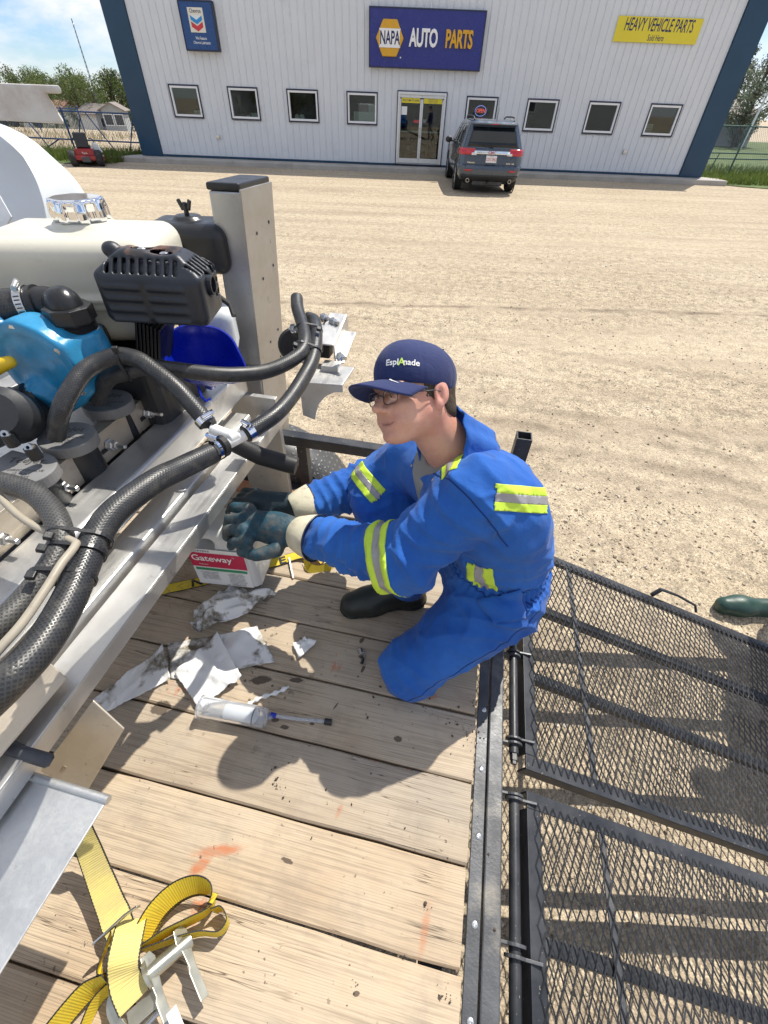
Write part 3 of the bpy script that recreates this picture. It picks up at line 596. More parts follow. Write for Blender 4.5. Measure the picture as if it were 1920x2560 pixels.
mat('cuff_canvas', (0.60, 0.56, 0.42), 0.9, 0, 0.08, 20, 0.3, 180, dirt=((0.28, 0.26, 0.20), 0.35, 24))
mat('boot_black', (0.018, 0.022, 0.020), 0.45, 0, 0.25, 12, 0.15, 90, dirt=((0.14, 0.125, 0.10), 0.2, 14)); mat('boot_green', (0.022, 0.060, 0.048), 0.42, 0, 0.2, 9, 0.12, 80, dirt=((0.25, 0.22, 0.17), 0.15, 14))
mat('thread_dark', (0.006, 0.035, 0.17), 0.9, 0, 0.1, 9); mat('thread_lime', (0.5, 0.72, 0.1), 0.7, 0, 0.05, 20)
m_, nt_, b_ = _m('jug_plastic'); b_.inputs['Base Color'].default_value = (0.70, 0.72, 0.72, 1); b_.inputs['Roughness'].default_value = 0.35; b_.inputs['Transmission Weight'].default_value = 0.12
m_, nt_, b_ = _m('clear_plastic'); b_.inputs['Base Color'].default_value = (0.86, 0.90, 0.95, 1); b_.inputs['Roughness'].default_value = 0.18; b_.inputs['Transmission Weight'].default_value = 0.75; b_.inputs['IOR'].default_value = 1.25
mat('oil_dark', (0.05, 0.04, 0.03), 0.3, 0, 0.1, 9)
mat('stone', (0.34, 0.29, 0.225), 0.9, 0, 0.35, 40); mat('soil', (0.075, 0.06, 0.048), 0.95, 0, 0.3, 30)
mat('straw', (0.34, 0.27, 0.15), 0.9, 0, 0.3, 60)
# ------------------------------------------------------------------ the lot: ground, walk, building
def W(lat, D, z=0.0): return _rt*lat + _fh*D + np.array([0, 0, z])
def ground_z(x, y):
    """gently uneven lot that falls away beyond the far fences"""
    P = np.stack([x, y, np.zeros_like(x)], 1); D = P @ _fh; lat = P @ _rt
    fall = np.clip((D-32)/70, 0, 1); fall = fall*fall*(3-2*fall)*-4.0*np.where(lat < 0, 1.0, 0.35)
    r = np.hypot(x, y-4); near = np.clip(1-r/14, 0, 1)
    z = fall + near*(0.010*vnoise(P, 2.3, 3)+0.006*vnoise(P, 7.0, 4)+0.004*vnoise(P, 19.0, 5))
    # wheel ruts and loose ridges across the lot
    for k, (d0, sl, h, w) in enumerate(((3.42, -0.24, 0.018, 0.05), (3.05, -0.22, 0.013, 0.07), (3.75, -0.26, 0.012, 0.06), (5.95, 0.035, 0.012, 0.06))):
        dd = D-d0-sl*lat-0.07*vnoise(P, 1.1, 9+k); z = z + h*np.exp(-(dd/w)**2)*np.clip(0.4+vnoise(P, 2.0, 20+k), 0, 1)*np.clip((lat+1.0)/1.0, 0, 1)
    return z
def build_ground():
    def axis(lo, a, b, hi, fine, n):
        c = np.arange(a, b+1e-6, fine); s = np.linspace(0, 1, n)[1:]
        return np.concatenate([(a-(a-lo)*s**2.2)[::-1], c, b+(hi-b)*s**2.2])
    xs = axis(-600, -2.0, 5.2, 600, 0.04, 60); ys = axis(-300, -1.2, 8.2, 900, 0.04, 60)
    X, Y = np.meshgrid(xs, ys, indexing='ij'); Z = ground_z(X.ravel(), Y.ravel()); V = np.stack([X.ravel(), Y.ravel(), Z], 1)
    nx, ny = len(xs), len(ys); I = np.arange(nx*ny).reshape(nx, ny)
    F = np.stack([I[:-1, :-1], I[1:, :-1], I[1:, 1:], I[:-1, 1:]], -1).reshape(-1, 4)
    return tag(make('ground', V, F.tolist(), 'gravel_ground', smooth=180), 'tan gravel lot stretching from the trailer to the store', kind='structure')
build_ground()
def scatter_stones(n, seed=3):
    rng = np.random.default_rng(seed); oc = np.array([(1, 0, 0), (-1, 0, 0), (0, 1, 0), (0, -1, 0), (0, 0, 1), (0, 0, -1)], float); of = [(0, 2, 4), (2, 1, 4), (1, 3, 4), (3, 0, 4), (2, 0, 5), (1, 2, 5), (3, 1, 5), (0, 3, 5)]
    V = []; Fs = []
    k = 0
    for i in range(n):
        if rng.random() < 0.4: x = rng.uniform(0.35, 3.4); y = rng.uniform(-0.6, 2.6)
        else:
            d = 1.5+7.5*rng.random()**1.4; l = rng.uniform(-0.75, 1.0)*d*1.0; p = W(l, d); x, y = p[0], p[1]
        s = 0.0035+0.011*rng.random()**4+(0.010 if rng.random() < 0.012 else 0)
        A = np.linalg.qr(rng.normal(size=(3, 3)))[0]; v = (oc*s*rng.uniform(0.55, 1.2, 3)) @ A.T; v[:, 2] *= 0.75
        V.append(v+[x, y, s*0.25]); Fs += [(k+a, k+b, k+c) for a, b, c in of]; k += 6
    V = np.concatenate(V); c = V.reshape(-1, 6, 3).mean(1); V[:, 2] += np.repeat(ground_z(c[:, 0], c[:, 1]), 6)
    m, nt, b = _m('pebble'); gp = nt.nodes.new('ShaderNodeNewGeometry')
    nt.links.new(ramp(nt, gp.outputs['Random Per Island'], [(0.0, (0.15, 0.125, 0.10)), (0.3, (0.40, 0.32, 0.22)), (0.7, (0.52, 0.44, 0.33)), (1.0, (0.66, 0.61, 0.53))]), b.inputs['Base Color']); b.inputs['Roughness'].default_value = 0.9
    tag(make('gravel', V, Fs, 'pebble'), 'loose pebbles scattered over the gravel lot', 'gravel', kind='stuff')
scatter_stones(15000)

BD = 21.3
bld = thing('store_building', 'pale grey metal sided parts store with dark blue corner trim', 'building', W(0, BD), YAW)
WINS = [(-8.3, -7.24), (-6.2, -5.13), (-4.08, -2.97), (-1.93, -0.83), (2.37, 3.48), (4.54, 5.66), (6.74, 7.86), (8.94, 10.06)]
WZ = (1.30, 2.16); DOOR = (-0.09, 1.63, 0.24, 2.21); HB = 4.78
holes = [(a, b, WZ[0], WZ[1]) for a, b in WINS] + [DOOR]
x = -9.12; k = 0
while x < 10.88:
    x1 = min(x+0.2435, 10.9); xs = [x, x+0.016, x+0.03, x+0.046, x1]; py = [0, -0.028, -0.028, 0, 0]
    hz = [h for h in holes if h[1] > x and h[0] < x1]
    zs = sorted(set([0.22, HB] + [z for h in hz for z in h[2:]]))
    cuts = sorted(set(xs + [e for h in hz for e in h[:2] if x < e < x1])); cy = [np.interp(c, xs, py) for c in cuts]; mb = MB()
    for i in range(len(cuts)-1):
        for j in range(len(zs)-1):
            cx, cz = (cuts[i]+cuts[i+1])/2, (zs[j]+zs[j+1])/2
            if any(h[0] < cx < h[1] and h[2] < cz < h[3] for h in hz): continue
            mb.add([(cuts[i], cy[i], zs[j]), (cuts[i+1], cy[i+1], zs[j]), (cuts[i+1], cy[i+1], zs[j+1]), (cuts[i], cy[i], zs[j+1])], [(0, 1, 2, 3)])
    full = [h for h in hz if h[0] <= x+1e-6 and h[1] >= x1-1e-6]
    if full:                                                 # opening as wide as the panel: one piece below, one above
        zc = (full[0][2]+full[0][3])/2
        for lo_ in (True, False):
            q = MB(); [q.add([mb.v[i] for i in f], [(0, 1, 2, 3)]) for f in mb.f if (np.mean([mb.v[i][2] for i in f]) < zc) == lo_]
            if q.f: q.build('siding_panel', 'siding', bld, local=True)
    else: mb.build('siding_panel', 'siding', bld, local=True)
    x = x1
mb = MB(); mb.box((-9.51, -0.02, 2.47), (0.78, 0.14, 4.61)); mb.build('corner_trim', 'trim_blue', bld, local=True, bevel=0.01)
mb = MB(); mb.box((11.325, -0.02, 2.47), (0.85, 0.14, 4.61)); mb.build('corner_trim', 'trim_blue', bld, local=True, bevel=0.01)
for (a, b, z0, z1) in ((-9.12, -1.15, 0.165, 0.225), (1.72, 10.9, 0.165, 0.225)):
    mb = MB(); mb.box(((a+b)/2, -0.03, (z0+z1)/2), (b-a, 0.06, z1-z0)); mb.build('base_flashing', 'trim_blue', bld, local=True)
mb = MB(); mb.prism([(-1.15, 0.165), (-1.15, 0.22), (-0.14, 0.225), (-0.14, 0.165)], (0, -0.06, 0), (1, 0, 0), (0, 0, 1), (0, 0.055, 0)); mb.build('base_flashing', 'trim_blue', bld, local=True)
mb = MB(); mb.box((0.93, 8.1, HB+0.09), (21.9, 16.4, 0.18)); mb.build('roof', 'trim_blue', bld, local=True)
mb = MB(); mb.box((-9.83, 8.05, 2.40), (0.12, 15.9, 4.70)); mb.box((11.67, 8.05, 2.40), (0.12, 15.9, 4.70)); mb.box((0.93, 16, 2.40), (21.3, 0.12, 4.70)); mb.build('outer_wall', 'siding', bld, local=True)
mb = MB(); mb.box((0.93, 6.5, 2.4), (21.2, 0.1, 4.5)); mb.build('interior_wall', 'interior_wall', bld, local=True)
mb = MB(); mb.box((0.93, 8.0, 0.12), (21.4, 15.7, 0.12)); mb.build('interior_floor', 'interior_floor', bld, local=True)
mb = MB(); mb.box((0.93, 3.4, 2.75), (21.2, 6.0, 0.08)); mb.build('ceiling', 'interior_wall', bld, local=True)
def rect_ring(mb, x0, x1, z0, z1, w, y0, y1):
    for (cx, cz, sx, sz) in (((x0+x1)/2, z0+w/2, x1-x0, w), ((x0+x1)/2, z1-w/2, x1-x0, w), (x0+w/2, (z0+z1)/2, w, z1-z0-2*w), (x1-w/2, (z0+z1)/2, w, z1-z0-2*w)):
        mb.box((cx, (y0+y1)/2, cz), (sx, y1-y0, sz))
    return mb
for (a, b) in WINS:
    wf = rect_ring(MB(), a+0.028, b-0.028, WZ[0]+0.028, WZ[1]-0.028, 0.058, -0.035, 0.09).build('window', 'frame_white', bld, local=True, bevel=0.006)
    rect_ring(MB(), a-0.01, b+0.01, WZ[0]-0.01, WZ[1]+0.01, 0.036, -0.045, 0.02).build('window_trim', 'sign_edge', wf, local=True)
    MB().box(((a+b)/2, 0.035, (WZ[0]+WZ[1])/2), (b-a-0.16, 0.006, WZ[1]-WZ[0]-0.16)).build('pane', 'window_glass', wf, local=True)
    MB().box(((a+b)/2, 0.25, WZ[0]-0.02), (b-a, 0.5, 0.04)).build('window_sill', 'frame_white', wf, local=True)
# double entrance door
a, b, z0, z1 = DOOR
df = MB(); df.box((a+0.035, 0, (z0+z1)/2), (0.07, 0.14, z1-z0)); df.box((b-0.035, 0, (z0+z1)/2), (0.07, 0.14, z1-z0)); df.box(((a+b)/2, 0, z1-0.035), (b-a-0.14, 0.14, 0.07))
df = df.build('door_frame', 'frame_alu', bld, local=True, bevel=0.005)
rect_ring(MB(), a-0.03, b+0.03, z0-0.06, z1+0.03, 0.03, -0.06, 0.0).build('door_trim', 'sign_edge', df, local=True)
mid = (a+b)/2
for (d0, d1, s) in ((a+0.07, mid-0.003, 1), (mid+0.003, b-0.07, -1)):
    dm = MB(); zt = z1-0.07; zb = z0+0.01
    dm.box(((d0+d1)/2, 0.0, zt-0.04), (d1-d0, 0.045, 0.08)); dm.box(((d0+d1)/2, 0.0, zb+0.07), (d1-d0, 0.045, 0.14)); dm.box((d0+0.025, 0, (zb+zt)/2), (0.05, 0.045, zt-zb-0.22)); dm.box((d1-0.025, 0, (zb+zt)/2), (0.05, 0.045, zt-zb-0.22))
    dl = dm.build('door', 'frame_alu', bld, local=True, bevel=0.004)
    MB().box(((d0+d1)/2, 0.0, (zb+zt)/2+0.03), (d1-d0-0.1, 0.006, zt-zb-0.22)).build('pane', 'door_glass', dl, local=True)
    hx = d1-0.028 if s > 0 else d0+0.028
    MB().tube([(hx, -0.02, 1.0), (hx, -0.075, 1.0), (hx, -0.075, 1.28), (hx, -0.02, 1.28)], 0.013, 8).build('pull_handle', 'steel', dl, local=True, smooth=40)
    MB().box(((d0+d1)/2, 0.05, 1.16), (d1-d0-0.1, 0.035, 0.05)).build('push_bar', 'frame_alu', dl, local=True)
    st = MB().box(((d0+d1)/2, -0.007, zt-0.15), (d1-d0-0.13, 0.003, 0.13)).build('sticker_strip', 'sign_yellow', dl, local=True)
    tx = MB()
    if s > 0: add_text(tx, 'WELCOME TO NAPA', ((d0+d1)/2, -0.0095, zt-0.15), (1, 0, 0), (0, 0, 1), size=0.075, sx=0.85, bold=0.01)
    else:
        for r_, t_ in enumerate(('MON-FRI  8:00  5:30', 'SATURDAY  9:00  4:00', 'SUNDAY  CLOSED')): add_text(tx, t_, ((d0+d1)/2, -0.0095, zt-0.11-0.04*r_), (1, 0, 0), (0, 0, 1), size=0.036, bold=0.004)
    tx.build('sticker_lettering', 'letter_navy', dl, local=True)
    if s > 0:
        MB().box((d0+0.17, -0.007, 1.72), (0.2, 0.003, 0.22)).build('notice', 'paper_white', dl, local=True)
        MB().box((d1-0.16, -0.007, 1.44), (0.2, 0.003, 0.07)).build('red_sticker', 'plate_red', dl, local=True)
    else:
        MB().box((d0+0.14, -0.007, 1.46), (0.12, 0.003, 0.09)).build('sticker', 'print_grey', dl, local=True); MB().box((d0+0.15, -0.007, 1.33), (0.16, 0.003, 0.07)).build('sticker', 'print_black', dl, local=True)
for (ox, oz, lb) in ((-6.83, 0.79, 'grey outlet box low on the wall left of the door'), (8.53, 0.83, 'grey outlet box low on the wall under the right windows')):
    MB().box((ox, -0.05, oz), (0.11, 0.06, 0.12)).box((ox, -0.09, oz+0.01), (0.12, 0.02, 0.09)).build('outlet_box', 'steel', bld, local=True, bevel=0.01, label=lb)
# concrete walk in front
wk = MB(); wk.prism([(-10.9, -0.72), (12.45, -0.75), (12.45, 0.02), (11.9, 0.3), (-10.2, 0.3)], (0, 0, -0.05), (1, 0, 0), (0, 1, 0), (0, 0, 0.205))
o = wk.build('pavement', 'concrete', None, bevel=0.03); o.location = W(0, BD); o.rotation_euler = (0, 0, YAW); tag(o, 'raised concrete walk along the foot of the store front', kind='structure')

def sign_root(name, label, x, z): return thing(name, label, 'sign', W(x, BD-0.09, z), YAW)
# --- navy store sign
sg = sign_root('store_sign', 'wide navy sign with gold hexagon emblem above the double door', 0.77, 3.455)
MB().box((0, 0, 0), (3.77, 0.14, 1.33)).build('sign_panel', 'sign_navy', sg, local=True, bevel=0.012)
rect_ring(MB(), -1.905, 1.905, -0.685, 0.685, 0.03, -0.085, 0.08).build('sign_edge', 'sign_edge', sg, local=True)
hexp = [(-0.23, 0.42), (0.23, 0.42), (0.46, 0.0), (0.235, -0.42), (-0.235, -0.42), (-0.46, 0.0)]; hx = -1.21
MB().prism(hexp, (hx, -0.075, 0), (1, 0, 0), (0, 0, 1), (0, -0.06, 0)).build('emblem', 'letter_gold', sg, local=True, bevel=0.02)
MB().prism([(-0.36, 0.215), (0.36, 0.215), (0.33, 0.16), (0.33, -0.16), (0.36, -0.215), (-0.36, -0.215), (-0.33, -0.16), (-0.33, 0.16)], (hx, -0.138, 0), (1, 0, 0), (0, 0, 1), (0, -0.012, 0)).build('emblem_band', 'letter_white', sg, local=True)
t = MB(); add_text(t, 'NAPA', (hx, -0.153, -0.005), (1, 0, 0), (0, 0, 1), size=0.42, sx=0.60, bold=0.022); t.build('emblem_lettering', 'letter_navy', sg, local=True)
t = MB(); add_text(t, 'AUTO', (-0.085, -0.10, 0.015), (1, 0, 0), (0, 0, 1), size=0.56, sx=0.62, bold=0.032, depth=0.05, spacing=0.93); t.build('lettering', 'letter_white', sg, local=True)
t = MB(); add_text(t, 'PARTS', (1.09, -0.10, 0.015), (1, 0, 0), (0, 0, 1), size=0.56, sx=0.60, bold=0.032, depth=0.05, spacing=0.93); t.build('lettering', 'letter_gold', sg, local=True)
MB().lathe([(0.022, 0), (0.022, 0.012)], (-0.83, -0.072, -0.43), (0, -1, 0), 12).build('registered_mark', 'letter_white', sg, local=True)
MB().cyl((0.1, 0.0, 0.68), (0.1, 0.0, 1.5), 0.012, n=6).build('feed_pipe', 'steel', sg, local=True)
# --- blue lubricants sign
sg = sign_root('lubricants_sign', 'tall blue sign with blue and red arrow emblem on the left of the wall', -6.765, 3.55)
MB().box((0, -0.02, 0), (1.06, 0.2, 1.07)).build('sign_panel', 'sign_blue', sg, local=True)
rect_ring(MB(), -0.56, 0.56, -0.565, 0.565, 0.035, -0.14, 0.08).build('sign_edge', 'sign_edge', sg, local=True, bevel=0.01)
MB().box((-0.03, -0.125, 0.13), (0.50, 0.008, 0.545)).build('logo_field', 'logo_cream', sg, local=True, bevel=0.003)
def chev(z0, h): return [(-0.19, z0), (0, z0-0.10), (0.19, z0), (0.19, z0-h), (0, z0-h-0.10), (-0.19, z0-h)]
MB().prism(chev(0.235, 0.10), (-0.03, -0.13, 0), (1, 0, 0), (0, 0, 1), (0, -0.004, 0)).build('chevron', 'logo_blue', sg, local=True)
MB().prism([(-0.19, 0.235), (0.19, 0.235), (0, 0.135)], (-0.03, -0.13, 0), (1, 0, 0), (0, 0, 1), (0, -0.003, 0)).build('chevron_shade', 'logo_pale', sg, local=True)
MB().prism(chev(0.10, 0.12), (-0.03, -0.13, 0), (1, 0, 0), (0, 0, 1), (0, -0.004, 0)).build('chevron', 'logo_red', sg, local=True)
t = MB(); add_text(t, 'Chevron', (-0.03, -0.1315, 0.325), (1, 0, 0), (0, 0, 1), size=0.125, sx=0.85, bold=0.012); t.build('lettering', 'letter_navy', sg, local=True)
t = MB(); add_text(t, 'We Feature', (0.02, -0.124, -0.27), (1, 0, 0), (0, 0, 1), size=0.095, sx=0.8, bold=0.008); add_text(t, 'Chevron Lubricants', (0.02, -0.124, -0.37), (1, 0, 0), (0, 0, 1), size=0.095, sx=0.74, bold=0.008); t.build('lettering', 'letter_white', sg, local=True)
# --- yellow banner sign
sg = sign_root('banner_sign', 'yellow HEAVY VEHICLE PARTS sign on the right of the wall', 8.33, 3.875)
MB().box((0, 0.045, 0), (2.75, 0.03, 0.565)).build('sign_panel', 'sign_yellow', sg, local=True, bevel=0.004)
t = MB(); add_text(t, 'HEAVY VEHICLE PARTS', (0, 0.027, 0.095), (1, 0, 0), (0, 0, 1), size=0.40, sx=0.545, bold=0.010, shear=0.12); t.build('lettering', 'letter_navy', sg, local=True)
t = MB(); add_text(t, 'Sold Here', (0, 0.027, -0.175), (1, 0, 0), (0, 0, 1), size=0.20, sx=0.66, bold=0.006, shear=0.12); t.build('lettering', 'letter_navy', sg, local=True)
# --- neon OPEN
sg = thing('neon_sign', 'small neon OPEN sign glowing in the window above the car', 'sign', W(2.93, BD+0.10, 1.79), YAW)
MB().tube([(0.20*math.cos(q), 0, 0.14*math.sin(q)) for q in np.linspace(0, 2*math.pi, 33)[:-1]], 0.009, 6, closed=True).build('neon_ring', 'neon_blue', sg, local=True)
t = MB(); add_text(t, 'OPEN', (0, -0.005, 0), (1, 0, 0), (0, 0, 1), size=0.15, sx=0.85, bold=0.006, shear=0.15, depth=0.01); t.build('neon_lettering', 'neon_red', sg, local=True)
MB().tube([(0.0, 0.0, 0.15), (0.0, 0.0, 0.36)], 0.004, 5).build('cord', 'print_black', sg, local=True)
# --- things standing in the windows
def jug(lat, dep, lb, h=0.24, m='nylon_white'):
    r = thing('oil_jug', lb, 'jug', W(lat, BD+dep, WZ[0]+0.002), YAW, 'oil jugs in the store window')
    MB().prism([(-0.085, 0), (0.085, 0), (0.085, h*0.62), (0.05, h*0.86), (-0.02, h*0.9), (-0.085, h*0.7)], (0, -0.04, 0), (1, 0, 0), (0, 0, 1), (0, 0.09, 0)).build('body', m, r, local=True, bevel=0.012)
    MB().cyl((0.01, 0, h*0.84), (0.01, 0, h), 0.025, n=10).build('cap', 'shelf_dark', r, local=True)
jug(-3.80, 0.14, 'white oil jug, left one of the pair behind the window with tree reflections'); jug(-3.62, 0.14, 'white oil jug, right one of the pair behind the window with tree reflections')
o = MB().box((0, 0, 0.17), (0.78, 0.03, 0.34)).build('poster_board', 'paper_white', None); o.location = W(-1.31, BD+0.16, WZ[0]+0.005); o.rotation_euler = (0, 0, YAW); tag(o, 'white board leaning in the window left of the door', 'board')
o = MB().box((0, 0, 0.28), (0.22, 0.16, 0.56)).build('carton', 'house_white', None, bevel=0.005); o.location = W(-1.06, BD+0.36, WZ[0]+0.003); o.rotation_euler = (0, 0, YAW); tag(o, 'pale carton behind the white board in the window', 'carton')
for i, (lx, lb) in enumerate(((-7.55, 'white leaflet in the leftmost window, left of two'), (-7.40, 'white leaflet in the leftmost window, right of two'))):
    o = MB().box((0, 0, 0.1), (0.12, 0.012, 0.2)).build('leaflet', 'paper_white', None); o.location = W(lx, BD+0.12, WZ[0]+0.003); o.rotation_euler = (0, 0, YAW); tag(o, lb, 'leaflet', 'leaflets in the store windows')
for i, (lx, lb, sz, mm) in enumerate(((-5.85, 'dark bottle in the second window, leftmost of its row', (0.1, 0.1, 0.16), 'shelf_dark'), (-5.62, 'small white box in the second window', (0.12, 0.1, 0.12), 'paper_white'), (-5.36, 'large white box in the second window', (0.24, 0.14, 0.19), 'paper_white'))):
    o = MB().box((0, 0, sz[2]/2), sz).build('packet', mm, None, bevel=0.01); o.location = W(lx, BD+0.17, WZ[0]+0.003); o.rotation_euler = (0, 0, YAW); tag(o, lb, 'packet', 'packets on the second window sill')
r = thing('window_notice', 'white printed notice in the lower corner of the rightmost window', 'notice', W(9.17, BD+0.1, WZ[0]+0.08), YAW)
MB().box((0, 0, 0.12), (0.30, 0.006, 0.25)).build('sheet', 'paper_white', r, local=True); t = MB()
for i, s_ in enumerate(('IN YOUR', 'AREA WITH', 'CONFIDENCE')): add_text(t, s_, (0, -0.0045, 0.19-0.07*i), (1, 0, 0), (0, 0, 1), size=0.06, sx=0.8)
t.build('lettering', 'letter_navy', r, local=True)
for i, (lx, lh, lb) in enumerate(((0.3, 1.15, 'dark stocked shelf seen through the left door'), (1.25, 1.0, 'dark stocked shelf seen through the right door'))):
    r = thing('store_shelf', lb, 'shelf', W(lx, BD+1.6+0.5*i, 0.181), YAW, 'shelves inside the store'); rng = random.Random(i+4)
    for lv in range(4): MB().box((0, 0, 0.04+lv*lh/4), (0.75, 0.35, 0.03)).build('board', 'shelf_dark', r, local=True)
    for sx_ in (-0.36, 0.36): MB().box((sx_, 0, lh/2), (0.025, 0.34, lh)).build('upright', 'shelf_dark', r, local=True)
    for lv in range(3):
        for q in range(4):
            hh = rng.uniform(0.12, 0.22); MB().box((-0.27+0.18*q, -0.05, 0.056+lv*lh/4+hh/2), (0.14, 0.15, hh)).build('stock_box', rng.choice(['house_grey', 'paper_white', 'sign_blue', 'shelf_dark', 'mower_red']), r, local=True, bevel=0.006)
# ------------------------------------------------------------------ parked car
def build_car():
    r = thing('parked_car', 'dark blue grey sport utility car parked facing the store door', 'car', W(2.69, 15.95), YAW)
    LV = [(0.27, 0.30, 4.40, 0.76, 0.2), (0.34, 0.08, 4.60, 0.86, 0.26), (0.46, 0.01, 4.68, 0.905, 0.26), (0.60, 0.0, 4.70, 0.92, 0.26), (0.665, 0.015, 4.70, 0.92, 0.24), (0.70, 0.085, 4.68, 0.915, 0.2), (0.86, 0.095, 4.62, 0.915, 0.2), (1.0, 0.105, 4.45, 0.905, 0.2), (1.055, 0.125, 3.62, 0.885, 0.2),
          (1.18, 0.19, 3.30, 0.845, 0.2), (1.36, 0.30, 2.98, 0.785, 0.19), (1.50, 0.385, 2.72, 0.735, 0.18), (1.575, 0.40, 2.55, 0.70, 0.18), (1.62, 0.47, 2.35, 0.655, 0.2), (1.655, 0.75, 2.0, 0.54, 0.2)]
    zs = [l[0] for l in LV]
    def lev(z): return [np.interp(z, zs, [l[q] for l in LV]) for q in range(1, 5)]
    E, K = 10, 8                                            # points on half the rear edge, on a corner
    def outline(z, off=0.0):
        yr, yf, hw, rd = lev(z); yr -= off; yf += off; hw += off; pts = [((hw-rd)*i/E, yr) for i in range(E)]
        pts += [(hw-rd+rd*math.sin(q), yr+rd-rd*math.cos(q)) for q in np.linspace(0, math.pi/2, K)]
        pts += [(hw, yr+rd+(yf-yr-2*rd)*i/24) for i in range(1, 25)]
        pts += [(hw-rd+rd*math.cos(q), yf-rd+rd*math.sin(q)) for q in np.linspace(0, math.pi/2, K)[1:]]
        pts += [((hw-rd)*(1-i/E), yf) for i in range(1, E+1)]
        return pts
    def full(z, off=0): p = outline(z, off); return [(x, y, z) for x, y in p]+[(-x, y, z) for x, y in p[-2:0:-1]]
    rings = [full(z) for z in sorted(zs+[0.78, 0.93, 1.12, 1.27, 1.43])]; n = len(rings[0]); mb = MB(); vs = [p for q in rings for p in q]
    fs = [(i*n+j, i*n+(j+1) % n, (i+1)*n+(j+1) % n, (i+1)*n+j) for i in range(len(rings)-1) for j in range(n)]+[tuple(range(n-1, -1, -1)), tuple((len(rings)-1)*n+j for j in range(n))]
    mb.add(vs, fs); body = mb.build('body', 'car_paint', r, smooth=38, local=True)
    def patch(name, m, i0, i1, z0, z1, off, mir=1, nz=4, parent=None, shrink=0.0):
        """panel lying on the body between outline points i0..i1 and heights z0..z1"""
        mbp = MB(); nn = i1-i0+1; vs = []
        for a in range(nz+1):
            z = z0+(z1-z0)*a/nz; p = outline(z, off)
            for q in range(i0, i1+1):
                x_, y_ = (p[q] if q >= 0 else (-p[-q][0], p[-q][1])); vs.append((x_*mir, y_, z))
        fs = [(a*nn+q, a*nn+q+1, (a+1)*nn+q+1, (a+1)*nn+q) for a in range(nz) for q in range(nn-1)]
        if mir < 0: fs = [f[::-1] for f in fs]
        mbp.add(vs, fs); ob = mbp.build(name, m, parent or r, smooth=60, local=True); s = ob.modifiers.new('s', 'SOLIDIFY'); s.thickness = 0.012; s.offset = -0.5; return ob
    patch('rear_window', 'car_glass', -E-1, E+1, 1.085, 1.50, 0.006)
    patch('bumper_cover', 'car_trim', -E-4, E+4, 0.30, 0.455, 0.012)
    for s in (1, -1):
        L = patch('tail_lamp', 'lamp_red', 7, E+K+2, 0.905, 1.05, 0.012, s)
        patch('reverse_lamp', 'lamp_clear', 6, 8, 0.90, 0.955, 0.018, s, 2, L)
        patch('reflector', 'lamp_red', 8, E+1, 0.545, 0.585, 0.012, s, 2)
        patch('side_window', 'car_glass', E+K+3, E+K+8, 1.09, 1.49, 0.005, s); patch('side_window', 'car_glass', E+K+9, E+K+14, 1.09, 1.50, 0.005, s); patch('side_window', 'car_glass', E+K+15, E+K+21, 1.09, 1.50, 0.005, s)
        mm = MB().sphere((s*1.03, 2.95, 1.10), (0.11, 0.07, 0.085), 12, 8).box((s*0.93, 2.97, 1.06), (0.12, 0.04, 0.04)); mm.build('side_mirror', 'car_trim', r, smooth=60, local=True)
        MB().tube([(s*0.56, 0.55, 1.64), (s*0.585, 0.62, 1.70), (s*0.60, 1.2, 1.715), (s*0.60, 2.1, 1.70), (s*0.585, 2.3, 1.655)], 0.018, 8).build('roof_rail', 'car_trim', r, smooth=60, local=True)
        ex = MB().lathe([(0.045, 0), (0.05, 0.0), (0.05, 0.14), (0.04, 0.14), (0.04, 0.02)], (s*0.62, 0.12, 0.33), (0, -1, 0), 14, False).build('exhaust_tip', 'steel', r, smooth=40, local=True)
        for wy in (0.95, 3.81):
            t = MB().lathe([(0.22, -0.105), (0.325, -0.11), (0.345, -0.085), (0.348, 0), (0.345, 0.085), (0.325, 0.11), (0.22, 0.105)], (s*0.815, wy, 0.347), (s, 0, 0), 32, False)
            wl_ = MB().lathe([(0.235, 0.0), (0.235, 0.085), (0.21, 0.085), (0.20, 0.04), (0.05, 0.075), (0.0, 0.08)], (s*0.815, wy, 0.347), (s, 0, 0), 24, False)
            tw = t.build('wheel', 'tyre', r, smooth=40, local=True); wl_.build('rim', 'car_trim', tw, smooth=40, local=True)
            sp = MB()
            for q in range(6):
                a_ = q*math.pi/3; d = np.array([0, math.cos(a_), math.sin(a_)]); c_ = np.array([s*0.815+s*0.09, wy, 0.347]); sp.bar(c_+d*0.03, c_+d*0.215, 0.05, 0.02, (s, 0, 0))
            sp.build('spokes', 'alloy', tw, local=True, bevel=0.005)
            MB().lathe([(0.37, 0.0), (0.42, 0.0), (0.42, 0.012), (0.37, 0.012)], (s*(0.915), wy, 0.36), (s, 0, 0), 28, False).build('wheel_arch', 'car_trim', r, local=True)
    patch('chrome_bar', 'chrome', -7, 7, 0.925, 1.0, 0.02)
    t = MB(); add_text(t, 'GMC', (0, 0.07, 0.962), (1, 0, 0), (0, 0, 1), size=0.085, sx=1.25, bold=0.015); t.build('badge', 'plate_red', r, local=True)
    pl = MB().box((0, 0.068, 0.82), (0.31, 0.012, 0.16)).build('number_plate', 'plate_white', r, local=True, bevel=0.004)
    t = MB(); add_text(t, 'CDC 0962', (0, 0.0605, 0.81), (1, 0, 0), (0, 0, 1), size=0.095, sx=0.72, bold=0.01); t.build('plate_lettering', 'plate_red', pl, local=True)
    t = MB(); add_text(t, 'Alberta', (0, 0.0605, 0.88), (1, 0, 0), (0, 0, 1), size=0.035); t.build('plate_lettering', 'plate_red', pl, local=True)
